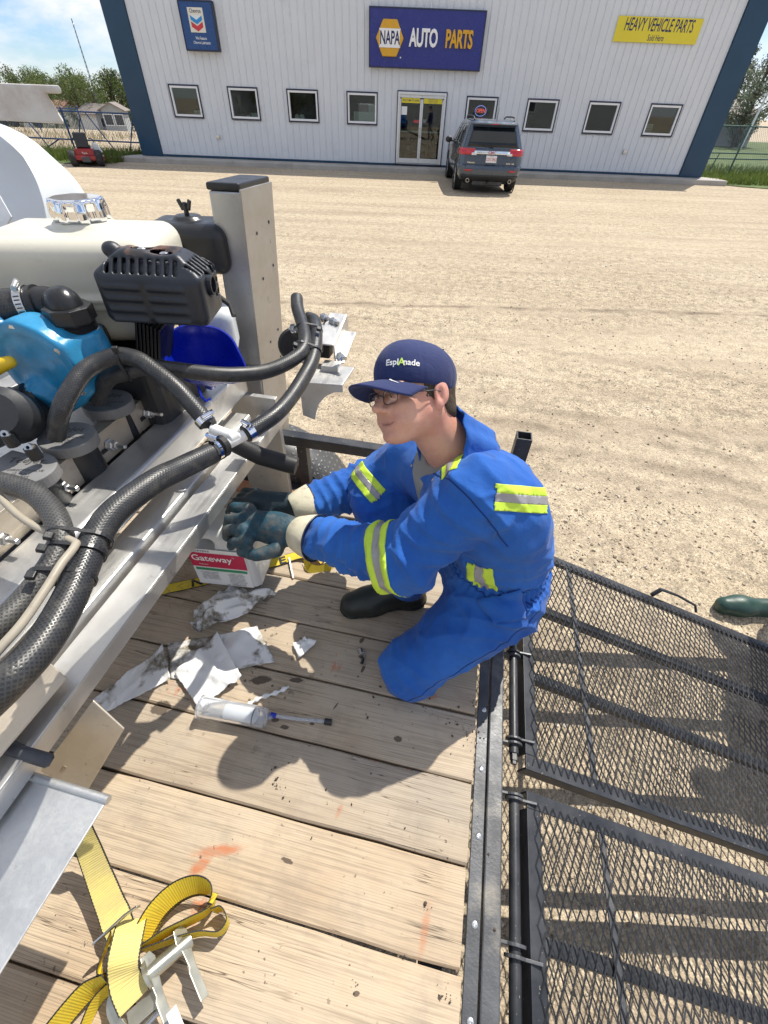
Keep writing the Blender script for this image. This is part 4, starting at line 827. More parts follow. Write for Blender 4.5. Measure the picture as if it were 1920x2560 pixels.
    t = MB(); add_text(t, 'TERRAIN', (-0.58, 0.072, 0.73), (1, 0, 0), (0, 0, 1), size=0.045, sx=1.3, bold=0.01); t.build('badge', 'chrome', r, local=True)
    t = MB(); add_text(t, 'AWD  SLE', (0.56, 0.072, 0.73), (1, 0, 0), (0, 0, 1), size=0.045, sx=1.2, bold=0.01); t.build('badge', 'chrome', r, local=True)
    MB().tube([(0, 0.10, 1.07), (-0.02, 0.11, 1.10), (-0.30, 0.12, 1.115)], [0.022, 0.014, 0.008], 8).build('rear_wiper', 'car_trim', r, local=True)
    MB().box((0, 0.42, 1.575), (1.26, 0.22, 0.03), rot_axis((1, 0, 0), 0.12)).build('spoiler', 'car_paint', r, local=True, bevel=0.01)
    MB().box((0, 0.315, 1.565), (0.2, 0.012, 0.02)).build('brake_lamp', 'lamp_red', r, local=True)
    MB().tube([(0.1, 0.75, 1.65), (0.09, 0.55, 1.92)], [0.006, 0.003], 6).build('aerial', 'car_trim', r, local=True)
    MB().box((0, 0.06, 0.28), (0.07, 0.16, 0.06)).build('tow_hitch', 'car_trim', r, local=True, bevel=0.006)
    MB().box((0, 2.3, 0.24), (1.3, 3.4, 0.08)).build('underbody', 'car_trim', r, local=True)
    MB().box((0, 0.35, 0.26), (0.9, 0.3, 0.14)).build('silencer', 'worn_steel', r, local=True, bevel=0.03)
build_car()
# ------------------------------------------------------------------ red ride-on mower
def build_mower():
    r = thing('riding_mower', 'red ride-on mower with black seat beside the fence', 'mower', W(-10.75, 18.75), YAW+0.40); r.scale = (0.86, 0.86, 0.86)
    MB().prism([(-0.60, 0.12), (0.60, 0.12), (0.55, 0.27), (-0.55, 0.27)], (0, 0.45, 0), (1, 0, 0), (0, 0, 1), (0, 0.95, 0)).build('mowing_deck', 'mower_red', r, local=True, bevel=0.03)
    MB().box((0, -0.02, 0.28), (0.95, 0.12, 0.14)).build('rear_bumper', 'mower_red', r, local=True, bevel=0.03)
    MB().prism([(-0.40, 0.3), (0.40, 0.3), (0.33, 0.56), (-0.33, 0.56)], (0, 0.05, 0), (1, 0, 0), (0, 0, 1), (0, 0.75, 0)).build('hood', 'mower_red', r, local=True, bevel=0.04)
    t = MB(); add_text(t, 'Toro', (0.0, 0.045, 0.42), (1, 0, 0), (0, 0, 1), size=0.09, bold=0.01); t.build('lettering', 'letter_white', r, local=True)
    st = MB().box((0, 0.42, 0.60), (0.48, 0.44, 0.1)).build('seat', 'plastic_black_matt', r, local=True, bevel=0.04)
    sdf_obj('seat_back', lambda P: sd_box(P, (0, 0.24, 0.80), (0.235, 0.06, 0.24), 0.055, rot_axis((1, 0, 0), -0.12)), (-0.3, 0.1, 0.5), (0.3, 0.4, 1.1), 0.03, 'plastic_black_matt', r, True)
    MB().tube([(-0.36, 0.62, 0.5), (-0.4, 0.62, 0.80), (-0.25, 0.60, 0.85)], 0.018, 8).build('drive_lever', 'rubber_black', r, local=True); MB().tube([(0.36, 0.62, 0.5), (0.4, 0.62, 0.80), (0.25, 0.60, 0.85)], 0.018, 8).build('drive_lever', 'rubber_black', r, local=True)
    for s in (-1, 1):
        tw = MB().lathe([(0.1, -0.1), (0.23, -0.12), (0.26, -0.08), (0.26, 0.08), (0.23, 0.12), (0.1, 0.1)], (s*0.47, 0.12, 0.26), (1, 0, 0), 20, False).build('wheel', 'tyre', r, smooth=40, local=True)
        MB().lathe([(0.13, 0.02), (0.12, 0.06), (0.0, 0.07)], (s*0.47, 0.12, 0.26), (s, 0, 0), 16, False).build('rim', 'poly_white', tw, local=True)
        MB().lathe([(0.05, -0.06), (0.13, -0.07), (0.14, 0), (0.13, 0.07), (0.05, 0.06)], (s*0.40, 1.35, 0.14), (1, 0, 0), 16, False).build('caster', 'tyre', r, smooth=40, local=True)
        MB().bar((s*0.40, 1.35, 0.3), (s*0.36, 0.75, 0.40), 0.06, 0.05).build('frame_arm', 'mower_red', r, local=True)
    MB().prism([(0, 0), (0.30, 0.0), (0.16, 0.26), (0.0, 0.32)], (0.33, 0.30, 0.42), (1, 0, 0), (0, 0, 1), (0, 0.3, 0)).build('side_tank', 'poly_white', r, local=True, bevel=0.03)
    MB().box((0, -0.02, 0.24), (0.3, 0.2, 0.16)).build('engine_block', 'shelf_dark', r, local=True, bevel=0.02)
build_mower()
# ------------------------------------------------------------------ fences, trees, houses beyond the lot
def gz(p): return float(ground_z(np.array([p[0]]), np.array([p[1]]))[0])
def fence(name, label, a, b, top, rails, step, m, braces=(), lean=0.0, cell=0.11, clip=None):
    a = np.asarray(a, float); b = np.asarray(b, float); d = b-a; L = np.linalg.norm(d); d /= L
    r = thing(name, label, 'fence', a); n = max(2, int(round(L/step)))
    P = lambda s, z: a+d*s+np.array([0, 0, z])
    for i in range(n+1):
        s = L*i/n; MB().cyl(P(s, gz(P(s, 0))-0.05), P(s, top+0.04), 0.036, n=8).build('post', m, r, smooth=60)
        MB().sphere(P(s, top+0.05), 0.042, 8, 5).build('post_cap', m, r, smooth=60)
    for z in rails: MB().cyl(P(0, z), P(L, z), 0.024, n=8).build('rail', m, r, smooth=60)
    for (s0, z0, s1, z1) in braces: MB().cyl(P(s0, z0), P(s1, z1), 0.022, n=6).build('brace', m, r)
    w = MB(); hgt = top-0.06; k = int((L+hgt)/cell); nrmv = np.cross(d, (0, 0, 1.0))
    for i in range(k):
        for sg in (1, -1):
            s0 = i*cell; s1 = s0-hgt
            lo, hi = max(0, s1), min(L, s0)
            if hi-lo < 0.02: continue
            za = 0.06+(s0-hi) ; zb = 0.06+(s0-lo)
            q0, q1 = (hi, za), (lo, zb)
            if sg < 0: q0, q1 = (L-hi, za), (L-lo, zb)
            w.cyl(P(*q0)+nrmv*0.03*sg*0.3, P(*q1)+nrmv*0.03*sg*0.3, 0.0042, n=3, caps=False)
    o = w.build('chain_link', 'fence_wire', r); o['kind'] = 'stuff'
    return r
fence('chain_link_fence', 'blue chain link fence with braces left of the store', W(-10.3, 22.5), W(-19.5, 23.2), 1.34, (1.30, 0.45), 2.9, 'fence_blue', ((0.15, 1.28, 0.75, 0.05), (2.1, 1.28, 1.25, 0.05), (2.35, 1.2, 2.95, 0.05), (3.6, 0.45, 4.6, 0.02), (4.9, 1.28, 4.1, 0.05)))
fence('chain_link_fence', 'long blue fence across the gravel bank farther left', W(-19, 34.0), W(-40, 38.0), 1.15, (1.1,), 3.2, 'fence_blue', cell=0.2)
fence('chain_link_fence', 'green railed wire fence on the grass right of the store', W(12.6, 24.4), W(22.0, 26.6), 1.64, (1.62, 0.74, 0.55), 2.6, 'fence_green', ((0.6, 0.72, 0.5, 0.2), (1.5, 0.72, 1.35, 0.15)))
def turf(name, label, poly, m='turf', h=0.02):
    mb = MB(); mb.add([p+np.array([0, 0, h]) for p in poly], [tuple(range(len(poly)))]); o = mb.build(name, m); return tag(o, label, kind='structure')
turf('lawn', 'green verge right of the store', [W(11.9, 21.2), W(13.0, 20.4), W(16, 19.5), W(40, 21), W(60, 60), W(14, 60), W(11.9, 30)])
turf('verge', 'weedy verge under the left fence', [W(-10.3, 20.9), W(-10.1, 23.4), W(-21, 24.4), W(-21, 21.5), W(-12.0, 19.3), W(-11.2, 19.4)])
def blades(name, label, n, fn, hmin, hmax, m, seed):
    rng = np.random.default_rng(seed); V = []; F = []
    for i in range(n):
        p = fn(rng); h = rng.uniform(hmin, hmax); a = rng.uniform(0, 6.28); w = 0.008+0.010*rng.random(); d = np.array([math.cos(a), math.sin(a), 0]); l = np.array([rng.normal()*0.3, rng.normal()*0.3, 1])*h
        k = len(V); V += [p-d*w, p+d*w, p+l*0.6+d*w*0.6, p+l*0.6-d*w*0.6, p+l+np.array([rng.normal(), rng.normal(), -0.2])*0.15*h]; F += [(k, k+1, k+2, k+3), (k+3, k+2, k+4)]
    tag(make(name, V, F, m), label, 'grass', kind='stuff')
blades('grass', 'tall weedy grass along the left fence and mower', 5000, lambda g: W(-10.4-8*g.random()**1.3, 20.4+2.6*g.random() if g.random() < 0.75 else 19.7+g.random(), 0.0)+np.array([0, 0, 0.01]), 0.12, 0.42, 'grass_blades', 5)
blades('grass', 'bright green grass beside the right corner of the store', 7000, lambda g: W(12.1+9*g.random(), 20.9+7*g.random()**1.5, 0.02), 0.10, 0.30, 'grass_blades', 6)
blades('grass', 'dry grass tufts on the gravel bank beyond the left fence', 2600, lambda g: W(-15-22*g.random(), 26+8*g.random(), 0.0), 0.12, 0.4, 'grass_dry', 7)
def tree(label, base, h, rad, kind, seed, group='trees beyond the fences', leafn=1500):
    rng = np.random.default_rng(seed); base = np.asarray(base, float); r = thing({'leaf_poplar': 'poplar_tree', 'leaf_spruce': 'spruce_tree', 'leaf_silver': 'willow_tree'}[kind], label, 'tree', base, group=group)
    tp = base+np.array([rng.normal()*0.2, rng.normal()*0.2, h*0.93])
    MB().tube([base-[0, 0, 0.3], base*0.5+tp*0.5+rng.normal(size=3)*0.1*[1, 1, 0], tp], [0.022*h, 0.014*h, 0.004*h], 8).build('trunk', 'bark', r, smooth=60)
    lm = MB(); cl = []; conic = kind == 'leaf_spruce'
    for i in range(34 if not conic else 46):
        t = 0.12+0.86*(i+rng.random())/(34 if not conic else 46); a = rng.uniform(0, 6.28)
        rr = rad*((1-t)*1.05+0.05 if conic else math.sin(math.pi*min(0.98, t*0.86+0.10))**0.7)*rng.uniform(0.55, 1.12)
        p0 = base+(tp-base)*max(0.05, t-(0.02 if conic else 0.14)); p1 = base+(tp-base)*t+np.array([math.cos(a), math.sin(a), -0.15 if conic else 0.25])*rr
        lm.tube([p0, (p0+p1)/2+[0, 0, 0.08*rr], p1], [0.006*h, 0.004*h, 0.0015*h], 5, False)
        for q in (0.45, 0.75, 1.0): cl.append((p0+(p1-p0)*q, (0.22+0.12*rng.random())*rad*(0.8 if conic else 1.0)*(1.1-0.35*q)))
    lm.build('limbs', 'bark', r)
    ls = 0.030*h if not conic else 0.024*h; ci = rng.integers(len(cl), size=leafn); C0 = np.array([c for c, s in cl])[ci]; S0 = np.array([s for c, s in cl])[ci]
    un = lambda A: A/np.maximum(1e-9, np.linalg.norm(A, axis=1))[:, None]
    v = un(rng.normal(size=(leafn, 3))); p = C0+v*(S0*rng.random(leafn)**0.4)[:, None]*np.array([1, 1, 0.8]); nn = un(v+rng.normal(size=(leafn, 3))*0.6+[0, 0, 0.5]); u2 = un(np.cross(nn, rng.normal(size=(leafn, 3)))); w2 = np.cross(nn, u2); l = (ls*rng.uniform(0.6, 1.3, leafn))[:, None]
    make('crown', np.stack([p-u2*l*0.5, p+w2*l*0.28, p+u2*l*0.5, p-w2*l*0.28], 1).reshape(-1, 3), np.arange(leafn*4).reshape(-1, 4).tolist(), kind, r)
    return r
TL = []; LN = []
_rg = random.Random(12); kinds = ['leaf_poplar', 'leaf_spruce', 'leaf_poplar', 'leaf_poplar', 'leaf_spruce']
for i in range(24):
    lat = -74+1.6*i+_rg.uniform(-0.5, 0.5); kd = kinds[(i*3+i//4) % 5]; dd = 104-0.55*i+_rg.uniform(-4, 4)
    TL.append((0, lat, dd, (8.3 if lat < -42 else 8.6)+_rg.uniform(-0.7, 0.9), _rg.uniform(2.7, 3.4) if kd == 'leaf_poplar' else 3.0, kd)); LN.append('light green poplar in the dense tree line beyond the left fence' if kd == 'leaf_poplar' else 'dark spruce in the dense tree line beyond the left fence')
TL += [(0, -40.0, 66, 4.9, 2.3, 'leaf_poplar'), (0, -43.5, 68, 4.4, 2.2, 'leaf_poplar'), (0, -36.6, 80, 7.4, 2.4, 'leaf_spruce'), (0, -34.5, 78, 7.6, 2.2, 'leaf_poplar')]
for i in range(13):
    TL.append((0, -66+2.3*i+_rg.uniform(-0.6, 0.6), 84-0.9*i, 6.6+_rg.uniform(-0.5, 0.7) if i < 9 else 6.0, 2.6, 'leaf_poplar')); 
TLB = 13
LN += ['round bushy tree in front of the red roof', 'low bush left of the round bushy tree', 'dark tree behind the grey shed by the store corner', 'green tree touching the store corner']+['leafy tree in the front row of the tree line beyond the left fence']*TLB
for i, ((_, lat, D, h, rd, kd), lb) in enumerate(zip(TL, LN)):
    b = W(lat, D); b[2] = gz(b); tree(lb, b, h, rd, kd, 40+i, leafn=2600)
for i, (lat, D, h, rd, kd, lb) in enumerate([(27.4, 47, 5.6, 1.9, 'leaf_silver', 'silvery willow in front of the house on the right'), (26.0, 56, 6.6, 1.9, 'leaf_spruce', 'dark spruce against the right corner of the store'), (30.0, 54, 7.2, 2.2, 'leaf_spruce', 'tall dark spruce at the right edge'), (29.0, 49, 6.4, 1.8, 'leaf_silver', 'silvery tree at the right edge in front of the spruce')]):
    b = W(lat, D); b[2] = gz(b); tree(lb, b, h, rd, kd, 70+i, 'trees right of the store', 2600)
# trees behind the photographer, seen as reflections in the store windows
for i, (lat, D, h) in enumerate([(-11, -17, 9), (-8.2, -20, 10), (-14.5, -22, 9.5), (4, -30, 7), (9, -33, 7.5)]):
    b = W(lat, D); tree(['tallest leafy tree', 'leaning leafy tree', 'outermost leafy tree', 'short leafy tree', 'round leafy tree'][i]+' behind the photographer, mirrored in the store windows', b, h, 2.6, 'leaf_poplar', 90+i, 'trees mirrored in the windows', 1500)
def house(label, c, w, dp, hw, hr, mw, mr, rz=0.0):
    c = np.asarray(c, float); c[2] = gz(c); r = thing('house', label, 'house', c, YAW+rz)
    MB().box((0, 0, hw/2), (w, dp, hw)).build('wall', mw, r, local=True)
    MB().prism([(-w/2, hw), (w/2, hw), (0, hw+hr)], (0, -dp/2, 0), (1, 0, 0), (0, 0, 1), (0, dp, 0)).build('gable', mw, r, local=True)
    for s in (-1, 1):
        a = np.array([0, 0, hw+hr+0.04]); b = np.array([s*(w/2+0.35), 0, hw-0.35*hr/(w/2)+0.04]); MB().bar(a, b, dp+0.6, 0.1, (0, 0, 1)).build('roof_slope', mr, r, local=True)
    for xx in (-w*0.25, w*0.25):
        o = rect_ring(MB(), xx-0.5, xx+0.5, hw*0.45, hw*0.85, 0.07, -dp/2-0.05, -dp/2-0.003).build('window', 'frame_white', r, local=True); MB().box((xx, -dp/2-0.015, hw*0.65), (0.86, 0.02, hw*0.4-0.14)).build('pane', 'house_glass', o, local=True)
house('grey gabled shed beyond the left fence', W(-34.6, 70), 2.3, 4, 2.6, 0.55, 'house_grey', 'house_roof', 0.3)
house('white garage with brown roof beside the grey shed', W(-37.6, 72), 4.0, 3, 2.3, 0.8, 'house_white', 'house_roof', 1.2)
house('house with a reddish roof behind the bushy tree', W(-44.5, 74), 6.0, 5, 2.1, 1.3, 'house_white', 'house_roof_red', 1.4)
house('grey roofed house behind the trees on the right', W(26.5, 52), 6.5, 6, 2.3, 0.9, 'house_grey', 'house_roof', -1.35)
house('low dark workshop behind the photographer, mirrored in the store windows', W(3, -27), 46, 8, 3.4, 0.7, 'house_grey', 'house_roof', math.pi)
# parked caravans behind the far fence
for i, (lat, D, L, mm) in enumerate([(-31.5, 44, 3.6, 'house_white'), (-35.4, 45, 3.2, 'house_grey'), (-28.2, 43.5, 2.6, 'house_glass')]):
    b = W(lat, D); b[2] = gz(b); r = thing('parked_van', ['white van behind the far left fence', 'grey van left of the white van behind the far fence', 'dark low car nearest the store behind the far fence'][i], 'van', b, YAW+0.1, 'vehicles behind the far fence'); hh = 1.5 if i < 2 else 1.1
    MB().prism([(-L/2, 0.3), (L/2, 0.3), (L/2, hh*0.75), (L/2-0.5, hh), (-L/2+0.2, hh), (-L/2, hh*0.8)], (0, -0.9, 0), (1, 0, 0), (0, 0, 1), (0, 1.8, 0)).build('body', mm, r, local=True, bevel=0.08)
    MB().box((0, -0.905, hh*0.72), (L*0.6, 0.02, 0.3)).build('side_window', 'house_glass', r, local=True)
    for s in (-1, 1): MB().lathe([(0.0, -0.1), (0.32, -0.1), (0.32, 0.1), (0.0, 0.1)], (s*L*0.32, -0.85, 0.32), (0, 1, 0), 16, False).build('wheel', 'tyre', r, local=True)
# radio mast
b = W(-46.7, 90); b[2] = gz(b); r = thing('radio_mast', 'thin radio mast rising above the tree line', 'mast', b)
mt = MB(); H_ = 9.1-b[2]
for q in range(3):
    a = q*2.094; mt.cyl(b+[0.16*math.cos(a), 0.16*math.sin(a), 0], b+[0.05*math.cos(a), 0.05*math.sin(a), H_], 0.035, 0.02, 5)
mt.build('lattice_leg', 'fence_wire', r)
lz = MB()
for i in range(26):
    z0 = H_*i/26; rr = 0.16-0.11*i/26
    for q in range(3):
        a = q*2.094; a2 = a+2.094; lz.cyl(b+[rr*math.cos(a), rr*math.sin(a), z0], b+[rr*math.cos(a2), rr*math.sin(a2), z0+H_/26], 0.014, n=3, caps=False)
lz.build('bracing', 'fence_wire', r); MB().sphere(b+[0.06, 0, H_-0.55], 0.13, 8, 6).build('dish', 'frame_white', r)
# leaning pole with wires on the right
p0 = W(27.0, 45); p0[2] = gz(p0); p1 = W(27.5, 45.3, 6.4); r = thing('utility_pole', 'pale leaning pole in front of the willow on the right', 'pole', p0); MB().tube([p0, p1], [0.09, 0.06], 8).build('pole', 'frame_alu', r, smooth=60); MB().bar(p1+_rt*-0.8-[0, 0, 0.4], p1+_rt*0.8-[0, 0, 0.4], 0.1, 0.1).build('cross_arm', 'bark', r)
for q in (-0.7, 0.7): MB().tube([p1+_rt*q-[0, 0, 0.3], W(22, 40, 4.0)*0.5+(p1+_rt*q)*0.5-[0, 0, 0.9], W(14, 34, 4.6)], 0.012, 4).build('wire', 'print_black', r)
# ------------------------------------------------------------------ utility trailer with plank deck
DZ = 0.55
tr = thing('utility_trailer', 'black steel utility trailer with weathered plank deck', 'trailer', (0, 0.45, 0))
def plank_mesh(L, w, th, seed):
    """plank with eased, slightly wavy edges; origin at its rear end"""
    rng = np.random.default_rng(seed); n = 26; prof = [(-w/2, -th), (-w/2, -0.006), (-w/2+0.005, -0.001), (-w/4, 0.0008), (0, 0.0012), (w/4, 0.0006), (w/2-0.005, -0.001), (w/2, -0.006), (w/2, -th)]; k = len(prof); vs = []
    e0 = rng.normal(size=n+1)*0.0009; e1 = rng.normal(size=n+1)*0.0009; cup = rng.uniform(-0.002, 0.002)
    for i in range(n+1):
        for (y, z) in prof: vs.append((-L*i/n, y+(e0[i] if y < -w/3 else e1[i] if y > w/3 else 0), z+(cup*(2*y/w)**2 if z > -0.01 else 0)+(0.001*math.sin(i*0.9+seed) if z > -0.01 else 0)))
    fs = [(i*k+j, (i+1)*k+j, (i+1)*k+(j+1) % k, i*k+(j+1) % k) for i in range(n) for j in range(k)]+[tuple(range(k)), tuple(n*k+j for j in range(k-1, -1, -1))]
    return vs, fs
seams = [0.014+0.188*q for q in range(-3, 8)]; seams = [-0.53]+[s for s in seams if s > -0.50]+[1.43]; seams = sorted(set(round(s, 4) for s in seams if -0.54 < s < 1.44))
for i in range(len(seams)-1):
    y0, y1 = seams[i], seams[i+1]
    if y1-y0 < 0.05: continue
    vs, fs = plank_mesh(2.9, y1-y0-0.0055, 0.042, i)
    o = make('plank', np.array(vs)+0.0, fs, 'weathered_plank', tr, 30, local=True); o.location = (0.211+0.002*((i*7) % 3-1), (y0+y1)/2-0.45, DZ-0.001+0.0012*((i*5) % 3))
# rear sill: flat bar with screws, square tube behind it
sl = MB().box((0.2335, 0.45, DZ-0.003), (0.032, 1.98, 0.010)).build('sill_bar', 'worn_steel', tr, bevel=0.0015)
for y in (-0.36, -0.21, -0.05, 0.10, 0.27, 0.43, 0.60, 0.78, 0.96, 1.15, 1.33):
    s = MB().lathe([(0.0075, 0), (0.0075, 0.0015), (0.0055, 0.0028), (0.003, 0.0030), (0.0022, 0.0012), (0, 0.0012)], (0.236, y, DZ+0.002), n=14, caps=False).build('screw', 'steel', sl, smooth=40)
MB().box((0.2755, 0.45, DZ-0.024), (0.043, 2.02, 0.055)).build('rear_tube', 'worn_steel', tr, bevel=0.004)
MB().box((-1.2, 1.475, DZ-0.055), (2.95, 0.06, 0.13)).build('side_channel', 'black_steel', tr, bevel=0.004); MB().box((-1.2, -0.575, DZ-0.055), (2.95, 0.06, 0.13)).build('side_channel', 'black_steel', tr, bevel=0.004)
for x in (-2.2, -1.6, -1.0, -0.4, 0.15): MB().box((x, 0.45, DZ-0.085), (0.05, 1.95, 0.075)).build('cross_member', 'black_steel', tr)
RZ = 0.85
MB().bar((-2.6, 1.475, RZ), (0.235, 1.475, RZ-0.01), 0.05, 0.05).build('side_rail', 'black_steel', tr, bevel=0.004)
for x in (-1.9, -1.25, -0.655): MB().bar((x, 1.475, DZ+0.01), (x, 1.475, RZ-0.026), 0.045, 0.045, (0, 1, 0)).build('rail_post', 'black_steel', tr, bevel=0.003)
cp = MB()
for (dx, dy, sx, sy) in ((0, -0.026, 0.058, 0.005), (0, 0.026, 0.058, 0.005), (-0.0265, 0, 0.005, 0.047), (0.0265, 0, 0.005, 0.047)): cp.box((0.265+dx, 1.475+dy, 0.76), (sx, sy, 0.52))
cp.build('corner_post', 'black_steel', tr, bevel=0.001)
# fender with tread plate, wheel below
def tread_plate():
    m, nt, b = _m('tread_plate'); v = coords(nt); gp = N(nt, 'ShaderNodeMapping', {'Vector': v, 'Scale': (38, 38, 38), 'Rotation': (0.0, 0.0, 0.78)}).outputs[0]
    vo = N(nt, 'ShaderNodeTexVoronoi', {'Vector': gp, 'Scale': 1.0, 'Randomness': 0.15}, distance='CHEBYCHEV').outputs['Distance']; h = ramp(nt, vo, [(0.18, 1.0), (0.3, 0.0)])
    nt.links.new(mixc(nt, h, (0.10, 0.10, 0.10), (0.20, 0.20, 0.195)), b.inputs['Base Color']); b.inputs['Metallic'].default_value = 0.4; b.inputs['Roughness'].default_value = 0.5; bump(nt, b, h, 0.7, 0.004)
tread_plate()
fd = MB(); pts = [(-0.93-0.43*math.cos(q), 0.30+0.43*math.sin(q)) for q in np.linspace(0.05, math.pi-0.05, 26)]; n = len(pts)
vs = [(x, y, z) for y in (1.512, 1.76) for x, z in pts]; fd.add(vs, [(i, i+1, n+i+1, n+i) for i in range(n-1)])
o = fd.build('fender', 'tread_plate', tr, smooth=60); s_ = o.modifiers.new('s', 'SOLIDIFY'); s_.thickness = 0.004
MB().prism([(x, z) for x, z in pts], (0, 1.51, 0), (1, 0, 0), (0, 0, 1), (0, 0.004, 0)).build('fender_side', 'tread_plate', tr)
tw = MB().lathe([(0.19, -0.09), (0.30, -0.1), (0.325, -0.07), (0.33, 0), (0.325, 0.07), (0.30, 0.1), (0.19, 0.09)], (-0.93, 1.64, 0.33), (0, 1, 0), 32, False).build('wheel', 'tyre', tr, smooth=40)
MB().lathe([(0.2, -0.05), (0.18, -0.02), (0.06, 0.0), (0.0, 0.01)], (-0.93, 1.64, 0.33), (0, 1, 0), 24, False).build('rim', 'poly_white', tw, smooth=40)
MB().cyl((-0.93, -0.5, 0.33), (-0.93, 1.55, 0.33), 0.035).build('axle', 'black_steel', tr)
# ------------------------------------------------------------------ two mesh loading ramps hinged at the rear
SL = 0.315
def rp_(x, y, up=0.0): return np.array([x, y, 0.502-SL*(x-0.375)+up])
def ramp_gate(label, y0, y1, rod0, rod1, plates, strip_x):
    r = thing('loading_ramp', label, 'ramp', (0.35, (y0+y1)/2, 0.0), group='loading ramps')
    xa, xb = 0.375, 1.83; nn = nrm((SL, 0, 1.0)); dx = nrm((1, 0, -SL))
    # angle-iron frame: flat top leg and hanging leg
    A, B, C_, D_ = rp_(xa, y0), rp_(xb, y0), rp_(xb, y1), rp_(xa, y1)
    for (p, q, inw) in ((A, B, (0, 1, 0)), (D_, C_, (0, -1, 0))):
        inw = np.array(inw, float); m_ = MB(); m_.bar(p+inw*0.021, q+inw*0.021, 0.042, 0.006, nn); m_.bar(p+inw*0.003-nn*0.026, q+inw*0.003-nn*0.026, 0.006, 0.046, nn); m_.build('frame_side', 'black_steel', r, bevel=0.001)
    for (p, q, inw) in ((A+np.array([0, 0.043, 0]), D_-np.array([0, 0.043, 0]), dx), (B+np.array([0, 0.043, 0]), C_-np.array([0, 0.043, 0]), -dx)):
        m_ = MB(); m_.bar(p+inw*0.021, q+inw*0.021, 0.042, 0.006, nn); m_.bar(p+inw*0.003-nn*0.026, q+inw*0.003-nn*0.026, 0.006, 0.046, nn); m_.build('frame_end', 'black_steel', r, bevel=0.001)
    for f in (0.335, 0.665):
        y = y0+(y1-y0)*f; m_ = MB(); m_.bar(rp_(xa+0.045, y)-nn*0.024, rp_(xb-0.045, y)-nn*0.024, 0.034, 0.036, nn); m_.build('support_tube', 'black_steel', r, bevel=0.004)
    m_ = MB(); m_.bar(rp_(strip_x, y0+0.04)-nn*0.001, rp_(strip_x, y1-0.04)-nn*0.001, 0.020, 0.004, nn); m_.build('weld_strip', 'worn_steel', r)
    # expanded metal: wavy strands joined at their crests
    s, lw = 0.0235, 0.058; ms = MB(); V = []; Fc = []; t = 0.0022
    nx = int((xb-xa-0.04)/(s/2)); ny = int((y1-y0-0.03)/(lw/4))
    for i in range(nx):
        xc = xa+0.026+i*s/2; sg = 1 if i % 2 else -1; k = len(V); pts = []
        for j in range(ny+1):
            y = y0+0.015+j*lw/4; ph = j % 4; off = (1, 0.15, -1, -0.15)[ph]*s/4*sg
            p = rp_(xc+off, y)+nn*(0.0045+0.0012*(1 if ph in (0,) else -1 if ph == 2 else 0)*sg)
            V += [p+dx*t*1.1, p+nn*t*1.3, p-dx*t*1.1, p-nn*t*1.3]
        Fc += [(k+j*4+q, k+j*4+(q+1) % 4, k+j*4+4+(q+1) % 4, k+j*4+4+q) for j in range(ny) for q in range(4)]
    o = make('expanded_mesh', V, Fc, 'black_steel', r); o['kind'] = 'stuff'
    # hinge rod and lugs
    MB().cyl((0.342, rod0, 0.495), (0.342, rod1, 0.495), 0.0145, n=18).build('hinge_rod', 'black_steel', r, smooth=40)
    for (y, side) in plates:
        m_ = MB(); m_.lathe([(0.0, 0), (0.026, 0), (0.026, 0.007), (0.0, 0.007)], (0.342, y, 0.495), (0, 1, 0), 18, False)
        m_.box((0.342+0.030*side, y+0.0035, 0.495), (0.062, 0.0068, 0.03)); m_.build('hinge_lug', 'worn_steel', r, bevel=0.001)
    return r
R1 = ramp_gate('mesh loading ramp behind the kneeling worker, farther of the two', 0.475, 1.41, 0.512, 1.38, ((0.535, -1), (0.550, 1), (0.835, -1), (0.850, 1), (1.30, -1)), 0.605)
MB().lathe([(0.012, 0), (0.012, 0.02), (0.009, 0.02), (0.009, 0.03)], (0.342, 0.512, 0.495), (0, -1, 0), 6, True).build('hinge_bolt', 'black_steel', R1)
R2 = ramp_gate('mesh loading ramp in the lower right corner, nearer of the two', -0.52, 0.418, -0.49, 0.402, ((0.385, 1), (0.395, -1), (0.065, 1), (0.085, -1), (-0.4, 1)), 0.605)
# latch handle on the far edge of the far ramp
q = PY(1648, 1480, 1.43); MB().tube([q+[-0.02, 0, -0.03], q+[0, 0, 0.02], q+[0.02, 0.0, 0.015], q+[0.10, 0.02, -0.025], q+[0.19, 0.01, -0.06], q+[0.2, -0.01, -0.085]], [0.010, 0.010, 0.007, 0.006, 0.006, 0.006], 8).build('latch_handle', 'black_steel', R1, smooth=60)
# ------------------------------------------------------------------ aluminium sprayer standing on the trailer
sp = thing('field_sprayer', 'aluminium framed field sprayer with engine, blue pump and hoses', 'sprayer', (-0.95, 0.8, DZ))
# --- frame
def hollow_bar(x0, x1, z0, z1, y0, y1): return MB().box(((x0+x1)/2, (y0+y1)/2, (z0+z1)/2), (x1-x0, y1-y0, z1-z0))
hollow_bar(-0.921, -0.818, 1.09, 1.19, 0.0, 1.40).build('main_beam', 'aluminium', sp, bevel=0.013, seg=4)
